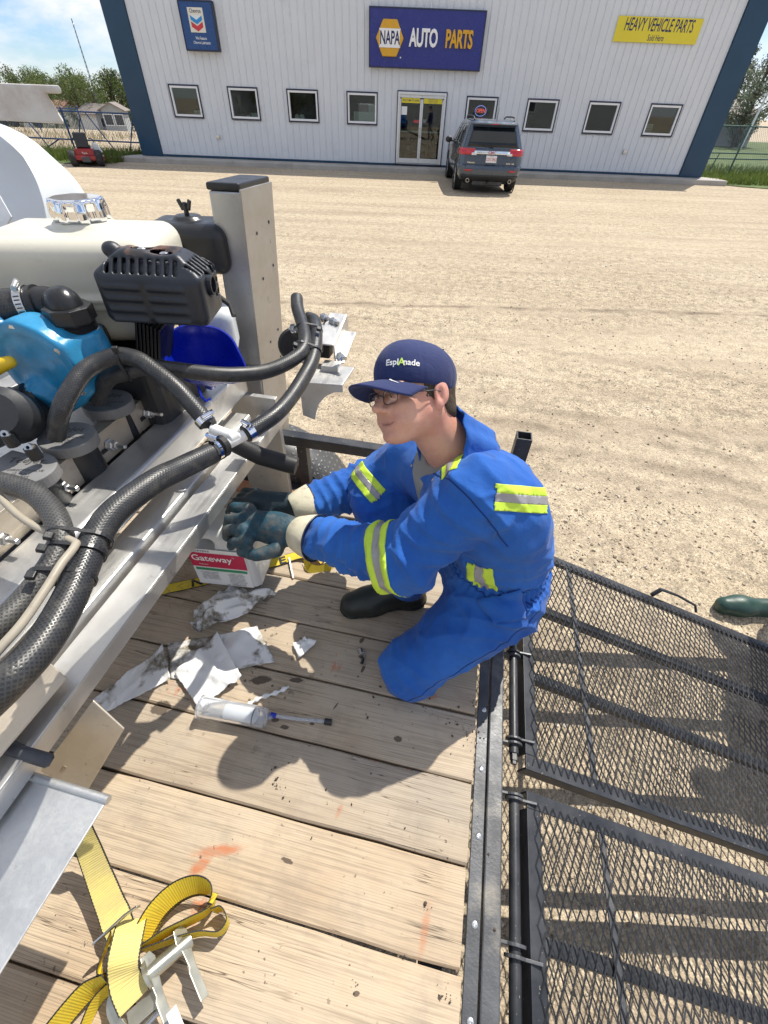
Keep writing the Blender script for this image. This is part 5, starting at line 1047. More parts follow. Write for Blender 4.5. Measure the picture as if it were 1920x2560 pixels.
# slotted mounting angle behind the beam
an = MB(); an.box((-0.9315, 0.55, 1.225), (0.005, 1.10, 0.078)); an.box((-0.95, 0.55, 1.2665), (0.042, 1.10, 0.005)); mang = an.build('mounting_angle', 'aluminium_warm', sp, bevel=0.001)
for y in (0.26, 0.44, 0.618, 0.80, 0.972):
    c = np.array([-0.929, y, 1.226]); MB().prism([(-0.02, -0.006), (0.006, -0.006), (0.006, 0.006), (-0.02, 0.006)], c+[0.0008, -0.012, -0.006], (0, 1, 0), (0, 0, 1), (0.0008, 0, 0)).build('slot', 'print_black', mang)
    bm = MB(); bm.lathe([(0.017, 0), (0.017, 0.002), (0.0145, 0.002), (0.0145, 0.014), (0.011, 0.017), (0.011, 0.024), (0.0068, 0.025), (0.0068, 0.050), (0.005, 0.052)], c+[0.002, 0, 0], (1, 0, 0.05), 6); bm.build('bolt', 'steel', mang, smooth=25)
hollow_bar(-0.855, -0.775, 0.99, 1.055, -0.02, 1.30).build('lower_beam', 'aluminium', sp, bevel=0.006)
st = MB(); st.box((-0.724, 0.675, 1.0295), (0.082, 1.55, 0.0055)); st.box((-0.6855, 0.675, 1.003), (0.005, 1.55, 0.047)); st.build('angle_strut', 'aluminium', sp, bevel=0.0015)
# upright post: tapered by lean, cap on top
T1 = PD(600, 480, 1.25); T0 = PD(517, 462, 1.245); T2 = G(686, 456, T1[2]); B1 = G(684, 1200, 0.575)
ux = (T0-T1); ux[2] = 0; T0 = T1+ux; uy = T2-T1; uy = nrm(uy)*min(0.19, np.linalg.norm(uy))
axv = B1-T1; axv = axv*((T1[2]-0.565)/-axv[2]); axv[2] = 0.565-T1[2]
def post_part(a0, a1, b0, b1, t0, t1): # fractions across, deep and down
    o0 = T1+axv*t0; return MB().prism([(a0, b0), (a1, b0), (a1, b1), (a0, b1)], o0, ux, uy, axv*(t1-t0))
post_part(0, 1, 0, 1, 0, 1).build('post', 'aluminium_post', sp, bevel=0.006)
pp = post_part(-0.06, 0.0, -0.03, 1.05, -0.005, 0.95).build('side_plate', 'aluminium_post', sp, bevel=0.001)
post_part(-0.01, 1.03, -0.03, 1.03, -0.018, -0.001).build('end_cap', 'plastic_black', sp, bevel=0.006)
for i, (f, t) in enumerate(((0.35, 0.10), (0.82, 0.085), (0.42, 0.22), (0.86, 0.20), (0.48, 0.42), (0.85, 0.40), (0.52, 0.52), (0.88, 0.50), (0.50, 0.70), (0.86, 0.68))):
    c = T1-ux*0.0605+uy*f+axv*t; MB().lathe([(0.0, 0.0), (0.0052, 0.0), (0.0052, 0.0011), (0.0, 0.0011)], c, -ux, 12, False).build('bolt_hole', 'print_black', pp)
# weld bead between post and beam
rng = random.Random(3); wb = MB()
for i in range(16): wb.sphere(T1+axv*0.475+ux*(i+0.5)/16*0.95-uy*0.03+np.array([0, 0, rng.uniform(-0.002, 0.002)]), (0.006, 0.005, 0.004), 6, 4)
wb.build('weld_bead', 'steel', sp, smooth=60)
hollow_bar(-0.90, -0.70, 0.56, 1.09, 1.37, 1.395).build('back_plate', 'aluminium', sp, bevel=0.002)
# legs to the deck, hidden cross parts
for (x, y) in ((-0.87, 0.12), (-1.5, 0.12), (-1.5, 1.35)): hollow_bar(x-0.04, x+0.04, DZ+0.003, 1.088, y-0.04, y+0.04).build('leg', 'aluminium', sp, bevel=0.005)
hollow_bar(-1.7, -0.93, 1.06, 1.12, 1.2, 1.3).build('cross_beam', 'aluminium', sp, bevel=0.005); hollow_bar(-1.7, -0.93, 1.06, 1.12, 0.08, 0.16).build('cross_beam', 'aluminium', sp, bevel=0.005)
hollow_bar(-1.66, -1.56, 1.06, 1.16, 0.0, 1.4).build('main_beam', 'aluminium', sp, bevel=0.01)
hollow_bar(-1.55, -0.97, 1.122, 1.134, 0.25, 1.35).build('base_plate', 'aluminium', sp, bevel=0.002)
# folded sheets at the near end
def sheet(name, pts, th, m, parent=sp, bev=0.002):
    P = [np.asarray(p, float) for p in pts]; nn = nrm(np.cross(P[1]-P[0], P[2]-P[0])); nn = nn if nn[2] > 0 else -nn; b = MB(); n = len(P); v = P+[p-nn*th for p in P]
    up = np.cross(P[1]-P[0], P[2]-P[1])@nn > 0; top = tuple(range(n)) if up else tuple(range(n-1, -1, -1)); bot = tuple(n+i for i in top[::-1])
    b.add(v, [top, bot]+[((i, n+i, n+(i+1) % n, (i+1) % n) if up else (i, (i+1) % n, n+(i+1) % n, n+i)) for i in range(n)]); return b.build(name, m, parent, bevel=bev)
tray = sheet('tray_sheet', [(-0.524, 0.092, 0.97), (-0.95, 0.098, 0.97), (-0.95, -0.42, 0.97), (-0.545, -0.42, 0.97)], 0.004, 'aluminium_sheet')
MB().tube([(-0.522, 0.094, 0.969), (-0.95, 0.100, 0.969)], 0.008, 10).build('rolled_edge', 'aluminium_sheet', tray, smooth=60)
sheet('gusset_sheet', [G(110, 1643, 1.065), G(166, 1694, 1.065), G(-60, 1960, 1.065), G(-140, 1880, 1.065)], 0.005, 'aluminium_warm')
gp_ = sheet('slotted_bracket', [PD(232, 1752, 0.885), PD(310, 1823, 0.90), PD(210, 1990, 0.93), PD(100, 1928, 0.92)], 0.005, 'aluminium_warm')
for (a, b) in (((150, 1935), (160, 1918)), ((182, 1952), (193, 1934))):
    p = PD(*a, 0.918); q = PD(*b, 0.914); n0_ = nrm(np.cross(PD(310, 1823, 0.90)-PD(232, 1752, 0.885), PD(100, 1928, 0.92)-PD(232, 1752, 0.885))); n0_ = n0_ if n0_[2] > 0 else -n0_; cpl = PD(232, 1752, 0.885); p = p-n0_*((p-cpl)@n0_)+n0_*0.0006; q = q-n0_*((q-cpl)@n0_)+n0_*0.0006; MB().bar(p, q, 0.009, 0.001, n0_).build('slot_hole', 'weathered_plank', gp_)
MB().tube([PD(10, 1862, 0.80), PD(62, 1884, 0.80), PD(122, 1902, 0.80), PD(130, 1904, 0.802)], [0.012, 0.012, 0.0125, 0.008], 12).build('clamp_rod', 'worn_steel', sp, smooth=60)
# --- boom bracket at the far end
br = MB(); z0 = 1.262; A_ = [G(768, 905, z0), G(886, 918, z0), G(856, 962, z0), G(748, 955, z0)]
sheet('shelf_bracket', A_, 0.006, 'aluminium')
gq = [G(748, 958, z0-0.006), G(856, 966, z0-0.006)]; d_ = nrm(gq[1]-gq[0]); L_ = np.linalg.norm(gq[1]-gq[0])
prof = [(0, 0), (L_, 0), (L_, -0.022), (L_*0.80, -0.024), (L_*0.60, -0.040), (L_*0.42, -0.070), (L_*0.33, -0.105), (L_*0.28, -0.135), (0.0, -0.12)]
MB().prism(prof, gq[0], d_, (0, 0, 1), np.array([0.0, 0.006, 0])).build('gusset', 'aluminium', sp, bevel=0.001)
MB().bar(PD(765, 900, 1.44), PD(838, 803, 1.56), 0.045, 0.04).build('boom_arm', 'aluminium', sp, bevel=0.003)
ch = MB(); a0, a1 = PD(836, 885, 1.47), PD(868, 808, 1.56); ch.bar(a0, a1, 0.006, 0.07); ch.bar(a0+[-0.03, -0.01, 0.033], a1+[-0.03, -0.01, 0.033], 0.06, 0.005); ch.bar(a0+[0.016, 0.005, -0.033], a1+[0.016, 0.005, -0.033], 0.03, 0.005); ch.build('boom_channel', 'aluminium', sp, bevel=0.001)
for (px_, py_, d1) in ((853, 893, 1.43), (812, 795, 1.52), (835, 806, 1.5), (737, 822, 1.4)):
    c = PD(px_, py_, d1); MB().lathe([(0.016, -0.012), (0.016, -0.008), (0.012, -0.008), (0.012, 0.006), (0.007, 0.008), (0.007, 0.022)], c, (0.8, -0.5, 0.1), 6).build('bolt', 'steel', sp, smooth=25)
MB().box(PD(828, 905, 1.45)-[0, 0, 0.02], (0.06, 0.05, 0.03)).build('pivot_block', 'aluminium', sp, bevel=0.003); MB().box(PD(810, 858, 1.50)-[0, 0, 0.02], (0.05, 0.05, 0.05)).build('rubber_stop', 'rubber_black', sp, bevel=0.006)
MB().lathe([(0.0, -0.01), (0.052, -0.012), (0.057, 0.0), (0.052, 0.012), (0.0, 0.01)], PD(735, 862, 1.50), (0.6, -0.75, 0.2), 24, False).build('nozzle_wheel', 'rubber_black', sp, smooth=50)
MB().tube([PD(590, 1110, 1.42), PD(650, 1140, 1.42), PD(741, 1166, 1.43)], 0.030, 18).build('drain_pipe', 'rubber_black', sp, smooth=50)
# --- engine
EA = np.array([-1.05, 1.10, 1.50])
eng = MB(); eng.box((-1.02, 1.10, 1.26), (0.30, 0.26, 0.24)).build('engine', 'plastic_black_matt', sp, bevel=0.03, seg=3); eng = [o for o in bpy.data.objects if o.name == 'engine'][0]; eng['label'] = 'small black petrol engine with white fuel tank'
def f_tank(P):
    Q = P-np.array([-1.085, 1.15, 1.552]); Rz = rotz(0.28)
    Q = Q @ Rz
    upb = sd_box(Q, (0, 0, 0.035), (0.228, 0.158, 0.075), 0.046); up2 = sd_box(Q, (0.0, 0, -0.03), (0.236, 0.166, 0.022), 0.016); low = sd_box(Q, (0.0, 0, -0.085), (0.205, 0.140, 0.066), 0.05)
    d = smin(smin(upb, up2, 0.012), low, 0.010); lip = sd_box(Q, (0, 0, -0.018), (0.241, 0.171, 0.005), 0.004); d = np.minimum(d, lip)
    d = smin(d, sd_cyl(Q, (0.01, 0.035, 0.09), (0.01, 0.035, 0.122), 0.075, 0.006), 0.018)
    return smin(d, sd_ell(Q, (-0.10, -0.06, 0.10), (0.05, 0.035, 0.018)), 0.03)
ft = sdf_obj('fuel_tank', f_tank, (-1.42, 0.86, 1.34), (-0.76, 1.44, 1.73), 0.008, 'tank_white', eng)
rr_ = [(sx*(0.244-0.055)+0.055*math.cos(a), sy*(0.174-0.055)+0.055*math.sin(a)) for sx, sy, a0 in ((1, 1, 0), (-1, 1, math.pi/2), (-1, -1, math.pi), (1, -1, 1.5*math.pi)) for a in np.linspace(a0, a0+math.pi/2, 8)]
MB().prism(rr_, np.array([-1.085, 1.15, 1.552-0.026]), rotz(0.28) @ np.array([1.0, 0, 0]), rotz(0.28) @ np.array([0, 1.0, 0]), (0, 0, 0.011)).build('tank_seam', 'tank_white', eng, bevel=0.004, seg=3)
Tc = np.array([-1.085, 1.15, 1.552])+rotz(0.28) @ np.array([0.01, 0.035, 0.122])
def f_cap(P):
    Q = P-Tc; a = np.arctan2(Q[:, 1], Q[:, 0]); rr = np.hypot(Q[:, 0], Q[:, 1]); R_ = 0.066+0.0055*np.tanh(3*np.cos(8*a))*np.clip(1.2-np.clip((Q[:, 2]-0.02)/0.03, 0, 1), 0.3, 1)
    q = np.stack([rr-(R_-0.008), np.abs(Q[:, 2]-0.026)-0.018], 1); return (np.linalg.norm(np.maximum(q, 0), axis=1)+np.minimum(q.max(1), 0)-0.008)*0.8
sdf_obj('fuel_cap', f_cap, Tc-[0.09, 0.09, 0.02], Tc+[0.09, 0.09, 0.07], 0.003, 'chrome', eng)
# warning decal on the tank top
wd = sheet('warning_label', [Tc+[0.045, -0.135, -0.026], Tc+[0.115, -0.105, -0.024], Tc+[0.100, -0.075, -0.022], Tc+[0.03, -0.105, -0.022]], 0.001, 'warning_yellow', eng, 0)
# muffler guard
MU = PD(402, 708, 1.06); Rm = rotz(0.23); MH = np.array([0.124, 0.076, 0.078])
Rm = Rm @ rot_axis((0, 1, 0), 0.03)
def mt(x, y, z): return MU+Rm @ (np.array([x, y, z])*MH)
def f_muf(P):
    Q = (P-MU) @ Rm; d = sd_box(Q, (0, 0, 0), MH, 0.022)
    ch1 = (np.abs(Q[:, 1])*0.75+Q[:, 2]*0.66)-(MH[1]*0.75+MH[2]*0.66-0.034); ch2 = (np.abs(Q[:, 0])*0.6+Q[:, 2]*0.8)-(MH[0]*0.6+MH[2]*0.8-0.036)
    d = smax(smax(d, ch1, 0.008), ch2, 0.008)
    d0 = d
    for k in range(4):
        for sx in (-0.5, 0.32): d = smin(d, sd_box(Q, (sx*MH[0], -MH[1]-0.0005, MH[2]*(0.12-0.32*k)), (0.042, 0.004, 0.005), 0.004), 0.006)
    for (sx, sy) in ((-0.25, 0.2), (0.25, -0.15)): d = smax(d, -sd_ell(Q, (sx*MH[0], sy*MH[1], MH[2]+0.004), (0.036, 0.026, 0.014)), 0.012)
    d = smin(d, sd_ell(Q, (-0.78*MH[0], 0.1*MH[1], MH[2]-0.012), (0.022, 0.02, 0.018)), 0.01)
    # slots along the sloping shoulder
    for k in range(9): d = smax(d, -sd_box(Q, (MH[0]*(-0.72+0.155*k), -MH[1]+0.022, MH[2]-0.028), (0.0048, 0.019, 0.02), 0.004, rot_axis((1, 0, 0), 0.86)), 0.002)
    for k in range(6): d = smax(d, -sd_box(Q, (MH[0]-0.020, MH[1]*(-0.62+0.25*k), MH[2]-0.030), (0.019, 0.0048, 0.02), 0.004, rot_axis((0, 1, 0), 0.64)), 0.002)
    d = smax(d, -sd_cyl(Q, (MH[0]-0.03, -MH[1]*0.18, 0.008), (MH[0]+0.05, -MH[1]*0.18, 0.008), 0.026), 0.003)
    for k in range(6):
        d = smax(d, -sd_box(Q, (MH[0], MH[1]*(0.42+0.28*(k % 2)), MH[2]*(0.36-0.36*(k//2))), (0.014, 0.0085, 0.008), 0.003), 0.002)
    return smax(d, -(d0+0.009), 0.002)
mg = sdf_obj('muffler_guard', f_muf, MU-[0.20, 0.17, 0.125], MU+[0.20, 0.17, 0.125], 0.0042, ['muffler_black', 'muffler_scorched'], eng, newton=1)
sel = np.empty(len(mg.data.polygons)*3); mg.data.polygons.foreach_get('center', sel); sel = (sel.reshape(-1, 3)+ORG[mg.name]-MU) @ Rm
mg.data.polygons.foreach_set('material_index', ((sel[:, 2] > MH[2]*0.86) & (np.hypot((sel[:, 0]+0.00)/0.062, sel[:, 1]/0.038)+0.35*vnoise(sel, 45, 2) < 1)).astype(int)); mg.data.update()
MB().box(MU, (0.20, 0.11, 0.11), Rm).build('muffler', 'worn_steel', eng, bevel=0.03, seg=3)
MB().lathe([(0.018, 0), (0.022, 0.0), (0.022, 0.03), (0.018, 0.03)], mt(1.0, -0.18, 0.09)-Rm @ np.array([0.02, 0, 0]), Rm @ np.array([1, 0, 0]), 18, False).build('exhaust_outlet', 'muffler_black', eng)
for (sx, sy) in ((-0.25, 0.2), (0.25, -0.15)): MB().lathe([(0.010, 0), (0.010, 0.004), (0.006, 0.006)], mt(sx, sy, 1.0)-np.array([0, 0, 0.012]), (0, 0, 1), 6).build('guard_bolt', 'steel', eng)
# air cleaner
AC = PD(486, 612, 1.40)
sdf_obj('air_cleaner', lambda P: smin(sd_box(P, AC, (0.125, 0.095, 0.070), 0.038, rotz(0.25)), sd_cyl(P, AC+[0, 0, 0.04], AC+[0, 0, 0.082], 0.042, 0.008), 0.012), AC-0.18, AC+0.18, 0.009, 'plastic_black', eng)
wnm = MB().cyl(AC+[0, 0, 0.08], AC+[0, 0, 0.115], 0.008, n=8); wnm.box(AC+[0.014, 0, 0.108], (0.012, 0.008, 0.03), rot_axis((0, 1, 0), 0.4)); wnm.box(AC+[-0.014, 0, 0.108], (0.012, 0.008, 0.03), rot_axis((0, 1, 0), -0.4)); wnm.build('wing_nut', 'plastic_black', eng, bevel=0.003)
for k in range(7):   # cooling fins of the cylinder head
    c = PD(362+9*k, 838+4*k, 1.20); MB().box(c, (0.006, 0.12, 0.13), rotz(0.25) @ rot_axis((0, 1, 0), 0.30)).build('cooling_fin', 'plastic_black', eng, bevel=0.001)
vcov = PD(525, 822, 1.42); sdf_obj('cylinder_cover', lambda P: sd_box(P, vcov, (0.085, 0.07, 0.075), 0.035, rotz(0.4)), vcov-0.14, vcov+0.14, 0.009, 'poly_white', eng)
MB().tube([PD(545, 740, 1.3), PD(575, 762, 1.3), PD(585, 790, 1.3)], 0.008, 8).build('throttle_cable', 'rubber_black', eng)
MB().box((-1.12, 0.98, 1.40), (0.26, 0.10, 0.14)).build('carburettor_plate', 'worn_steel', eng, bevel=0.02)
MB().box((-1.25, 1.20, 1.32), (0.34, 0.30, 0.26)).build('recoil_housing', 'plastic_black_matt', eng, bevel=0.05, seg=3)
# --- pump
PC = PD(140, 905, 1.08); NE = PD(196, 828, 1.055); NV_ = NE-PC
def f_pump(P):
    Q = P-PC; r_ = np.hypot(Q[:, 0], Q[:, 2]); a = np.arctan2(Q[:, 2], Q[:, 0]); Ra = 0.098+0.014*((a+math.pi)/(2*math.pi))
    q = np.stack([r_-(Ra-0.02), np.abs(Q[:, 1])-0.030], 1); d = np.linalg.norm(np.maximum(q, 0), axis=1)+np.minimum(q.max(1), 0)-0.02
    rim = np.stack([np.abs(r_-Ra+0.004)-0.006, np.abs(Q[:, 1]+0.02)-0.028], 1); rim = np.linalg.norm(np.maximum(rim, 0), axis=1)+np.minimum(rim.max(1), 0)-0.006; d = smin(d, rim, 0.014)
    d = smin(d, sd_cone(Q, (0.06, 0, 0.0), NV_-[0, 0, 0.05], 0.045, 0.050), 0.02); d = smin(d, sd_cyl(Q, NV_-[-0.012, 0, 0.085], NV_, 0.052, 0.006), 0.012)
    d = smin(d, sd_cyl(Q, (-0.025, -0.02, -0.06), (-0.025, -0.075, -0.085), 0.050, 0.008), 0.014)
    for k in range(6):
        b = math.radians(35+60*k); c = np.array([math.cos(b)*0.102, -0.03, math.sin(b)*0.102]); d = smin(d, sd_cyl(Q, c+[0, 0.03, 0], c-[0, 0.014, 0], 0.017, 0.003), 0.012)
    d = smin(d, sd_box(Q, (-0.088, -0.022, 0.088), (0.030, 0.018, 0.016), 0.005, rot_axis((0, 1, 0), 0.8)), 0.008)
    return d-0.0012*vnoise(P, 55, 3)
pu = sdf_obj('pump', f_pump, PC-[0.16, 0.12, 0.16], PC+[0.19, 0.10, 0.18], 0.006, 'pump_blue', sp); pu['label'] = 'blue cast iron pump with bolted face'
for k in range(6):
    b = math.radians(35+60*k); c = PC+np.array([math.cos(b)*0.102, -0.044, math.sin(b)*0.102]); MB().lathe([(0.011, 0), (0.011, 0.009), (0.008, 0.011)], c, (0, -1, 0), 6).build('pump_bolt', 'steel', pu)
MB().lathe([(0.044, 0.0), (0.044, 0.022), (0.046, 0.024), (0.046, 0.028), (0.054, 0.030), (0.054, 0.062), (0.044, 0.064)], NE-[0, 0, 0.002], (0, 0, 1), 8).build('hex_fitting', 'plastic_black', pu, bevel=0.002)
rgm = MB()
for k in range(5): rgm.lathe([(0.0445, 0), (0.047, 0.002), (0.0445, 0.004)], NE+[0, 0, 0.001+0.0042*k], (0, 0, 1), 24, False)
rgm.build('thread', 'plastic_black', pu, smooth=60)
MB().tube([NE+[0.046*math.cos(a), 0.046*math.sin(a), 0.001+0.002*math.sin(3*a)] for a in np.linspace(0, 6.28, 30)], 0.0025, 6).build('thread_tape', 'ptfe_white', pu)
e0 = NE+[0, 0, 0.050]
MB().tube(catmull([e0, e0+[-0.004, 0, 0.016], PD(146, 764, 1.05), PD(118, 757, 1.05), PD(92, 760, 1.05), PD(60, 766, 1.045)], 6), 0.037, 20).build('elbow', 'plastic_black', pu, smooth=60)
MB().tube([PD(104, 758, 1.05), PD(92, 760, 1.05)], 0.042, 24).build('elbow_collar', 'plastic_black', pu, smooth=40)
oh = MB().tube(catmull([PD(90, 761, 1.05), PD(45, 766, 1.045), PD(-20, 775, 1.03), PD(-120, 795, 1.0), PD(-260, 830, 1.0)], 6), 0.0415, 20).build('outlet_hose', 'hose_rubber', sp, smooth=60)
def clamp(c, d, r, w=0.013, head=(0, 0, 1), m='steel', parent=sp):
    c = np.asarray(c, float); d = nrm(d); h = nrm(np.asarray(head, float)-d*(np.asarray(head, float)@d)); side = np.cross(d, h)
    mb_ = MB(); mb_.lathe([(r, -w/2), (r+0.0018, -w/2), (r+0.0018, w/2), (r, w/2)], c, d, 28, False); o = mb_.build('hose_clamp', m, parent, smooth=40)
    sm = MB(); n_ = int(14)
    for k in range(n_):
        a = math.pi*(0.15+0.7*k/n_)-math.pi/2; nn = side*math.cos(a)*1+h*0; v = side*math.sin(a)+(-h)*0; rad = h*math.cos(a)*-1+side*math.sin(a); sm.bar(c-rad*-1*(r+0.0016)-d*w*0.3, c+rad*(r+0.0016)+d*w*0.3, 0.0018, 0.001, rad)
    p = c+h*(r+0.006); mb2 = MB().box(p, (1, 1, 1)) if False else MB(); mb2.cyl(p-side*0.012, p+side*0.013, 0.0065, n=12); mb2.lathe([(0.0062, 0), (0.0062, 0.008), (0.0045, 0.009)], p+side*0.013, side, 6); mb2.bar(p-side*0.008-h*0.004, p+side*0.010-h*0.004, w*0.9, 0.008, h); mb2.build('clamp_screw', m, o, smooth=40)
    return o
clamp(PD(72, 763, 1.048), PD(45, 766, 1.045)-PD(90, 761, 1.05), 0.043, 0.018, (0.1, -0.2, 1))
clp = MB()
for k in range(9):
    a = math.radians(10+11*k); d = nrm(PD(45, 766, 1.045)-PD(90, 761, 1.05)); h = nrm(np.array([0.1, -0.9, 0.1])-d*(np.array([0.1, -0.9, 0.1])@d)); s2 = np.cross(d, h); rad = h*math.cos(a-1.1)+s2*math.sin(a-1.1); c = PD(72, 763, 1.048)+rad*0.0452; clp.bar(c-d*0.006, c+d*0.006, 0.0025, 0.0006, rad)
clp.build('clamp_slots', 'print_black', sp)
# inlet below the pump
I0 = PC+np.array([-0.025, -0.072, -0.083])
inl = MB().lathe([(0.050, 0), (0.050, 0.02), (0.058, 0.022), (0.058, 0.05), (0.062, 0.055), (0.062, 0.09), (0.056, 0.1), (0.056, 0.3)], I0+[0.006, 0.01, 0.004], nrm((-0.72, -0.52, -0.25)), 22).build('inlet_coupling', 'plastic_black_matt', pu, smooth=35)
lvr = sdf_obj('valve_handle', lambda P: sd_cone(P, PD(-30, 925, 1.0), PD(24, 905, 1.0), 0.02, 0.014), PD(0, 915, 1.0)-0.09, PD(0, 915, 1.0)+0.09, 0.006, 'yellow_plastic', sp)
sh_ = MB().lathe([(0.058, -0.05), (0.064, -0.04), (0.064, 0.03), (0.055, 0.04), (0.046, 0.055), (0.0, 0.057)], PD(14, 1040, 0.99), nrm((0.45, -0.65, 0.55)), 24).build('strainer_head', 'plastic_black_matt', sp, smooth=35)
for (px_, py_) in ((17, 1085), (75, 1118)):
    c = PD(px_, py_, 0.955); MB().lathe([(0.004, 0), (0.004, 0.008), (0.009, 0.008), (0.009, -0.004)], c, (0.3, -0.8, 0.5), 14, False).build('flange_nut', 'steel', sh_); MB().cyl(c-[0.0, 0.0, 0.03], c, 0.014, n=10).build('flange_boss', 'plastic_black', sh_)
# --- section valves with grey caps
for i, (px_, py_, zc) in enumerate(((266, 1000, 1.30), (166, 1088, 1.30), (60, 1170, 1.30))):
    c = G(px_, py_, zc); ang = -0.10; R2_ = rotz(ang); ax_ = R2_ @ np.array([1.0, 0, 0]); ay_ = R2_ @ np.array([0, 1.0, 0])
    D2 = [(0.070*math.cos(a), 0.062*math.sin(a)) for a in np.linspace(-2.35, 2.35, 30)]; D2 += [(-0.052, 0.045), (-0.088, 0.045), (-0.088, -0.018), (-0.06, -0.03)]
    pad = MB().prism(D2, c-[0, 0, 0.03], ax_, ay_, (0, 0, 0.03)).build('section_valve', 'pad_grey', sp, bevel=0.006, seg=3)
    MB().lathe([(0.052, -0.15), (0.05, -0.03), (0.058, -0.028)], c, (0, 0, 1), 22).build('valve_body', 'plastic_black', pad, smooth=40)
    t = MB(); rt_ = rot_axis((0, 0, 1), 0.30); tx, ty = rt_ @ ax_, rt_ @ ay_
    add_text(t, 'TeeJet', c+ax_*-0.018+ay_*0.022+[0, 0, 0.0006], tx, ty, size=0.028, sx=1.15, shear=0.1)
    for k, s_ in enumerate(('DIRECTOVALVE', '12 VOLT', '38 WATTS')): add_text(t, s_, c+ax_*0.012+ay_*(-0.006-0.012*k)+[0, 0, 0.0006], tx, ty, size=0.0105, sx=1.1)
    t.build('valve_lettering', 'pad_print', pad)
MB().box((-1.06, 0.66, 1.135), (0.2, 0.62, 0.035)).build('valve_manifold', 'plastic_black', sp, bevel=0.01); 
# --- hoses
def hose(name, pts, r, m='hose_rubber', n=18, step=7): return MB().tube(catmull([PD(*p) for p in pts], step), r, n).build(name, m, sp, smooth=60)
hose('boom_hose', [(528, 1134, 1.02), (450, 1172, 0.945), (386, 1204, 0.885), (289, 1277, 0.815), (239, 1347, 0.775), (208, 1420, 0.735), (166, 1513, 0.685), (104, 1613, 0.635), (23, 1702, 0.59), (-70, 1790, 0.57), (-200, 1900, 0.56)], 0.0255)
hose('boom_hose', [(-60, 1195, 0.85), (0, 1206, 0.82), (77, 1229, 0.80), (127, 1274, 0.78), (150, 1324, 0.755), (150, 1370, 0.74), (120, 1428, 0.715), (58, 1505, 0.68), (0, 1563, 0.65), (-80, 1640, 0.62)], 0.0205, 'hose_rubber_worn')
hose('boom_hose', [(520, 1062, 1.04), (513, 1050, 1.04), (444, 973, 1.03), (386, 927, 1.03), (347, 900, 1.03), (301, 890, 1.03), (251, 904, 1.02), (208, 931, 1.0), (174, 981, 0.98), (150, 1035, 0.98), (140, 1090, 1.02)], 0.0205)
hose('boom_hose', [(742, 745, 1.40), (744, 771, 1.37), (757, 815, 1.32), (763, 852, 1.27), (751, 884, 1.235), (707, 913, 1.20), (653, 931, 1.17), (581, 937, 1.13), (508, 933, 1.10), (436, 924, 1.08), (370, 918, 1.07), (310, 932, 1.07), (268, 950, 1.08), (240, 1000, 1.12)], 0.0198)
hose('boom_hose', [(772, 796, 1.40), (787, 806, 1.36), (790, 852, 1.30), (780, 903, 1.25), (758, 946, 1.21), (725, 997, 1.16), (689, 1036, 1.11), (640, 1070, 1.075), (612, 1086, 1.06)], 0.0205)
hose('electric_cable', [(0, 1243, 0.80), (45, 1287, 0.78), (100, 1322, 0.765), (180, 1352, 0.735), (187, 1366, 0.722), (154, 1409, 0.69), (116, 1470, 0.66), (58, 1555, 0.625), (0, 1621, 0.60), (-60, 1690, 0.58)], 0.0068, 'cable_tan', 10)
# tee piece
tc_ = PD(585, 1092, 1.05); te = MB().tube([PD(535, 1128, 1.03), PD(612, 1087, 1.06)], 0.0135, 16); te.tube([tc_, PD(527, 1070, 1.04)], 0.0135, 16); te.lathe([(0.017, -0.01), (0.017, 0.01)], tc_, PD(612, 1087, 1.06)-PD(535, 1128, 1.03), 16); te.build('tee_piece', 'nylon_white', sp, smooth=50)
d1 = PD(450, 1172, 0.945)-PD(528, 1134, 1.02)
clamp(PD(538, 1124, 1.025), d1, 0.0265, 0.020, (0, 0, 1), 'chrome'); clamp(PD(512, 1052, 1.04), PD(444, 973, 1.03)-PD(513, 1050, 1.04), 0.0215, 0.016, (0.4, -0.3, 1), 'chrome'); clamp(PD(622, 1080, 1.062), PD(689, 1036, 1.11)-PD(612, 1086, 1.06), 0.0215, 0.018, (0, 0, 1), 'chrome')
MB().lathe([(0.0258, -0.008), (0.0275, -0.008), (0.0275, 0.008), (0.0258, 0.008)], PD(551, 1117, 1.03), d1, 24, False).build('rubber_sleeve', 'rubber_black', sp)
# cable ties: band round both hoses with a lock block
def tie(p, q, r1, r2, dirn, lock, m='plastic_black', w=0.0075):
    p = np.asarray(p); q = np.asarray(q); dirn = nrm(dirn); ax_ = q-p; ax_ = ax_-dirn*(ax_@dirn); L = np.linalg.norm(ax_); ax_ = ax_/L; ay_ = np.cross(dirn, ax_)
    pts = [p+(ax_*math.cos(a)+ay_*math.sin(a))*r1 for a in np.linspace(math.pi/2, 3*math.pi/2, 12)]+[p+ax_*L+(ax_*math.cos(a)+ay_*math.sin(a))*r2 for a in np.linspace(-math.pi/2, math.pi/2, 12)]; pts.append(pts[0])
    o = MB().ribbon(pts, dirn, w, 0.0016).build('cable_tie', m, sp); l = np.asarray(lock, float); MB().box(l, (0.013, 0.014, 0.009), np.array([ax_, dirn, np.cross(ax_, dirn)]).T).build('tie_lock', m, o, bevel=0.0015)
for (a, b, lk) in (((152, 1338, 0.752), (243, 1345, 0.777), (121, 1340, 0.72)), ((150, 1375, 0.738), (222, 1388, 0.752), (104, 1371, 0.70)), ((110, 1440, 0.708), (190, 1462, 0.715), (77, 1438, 0.67))):
    p, q = PD(*a), PD(*b); tie(p, q, 0.0225, 0.0275, PD(166, 1513, 0.685)-PD(239, 1347, 0.775), PD(*lk))
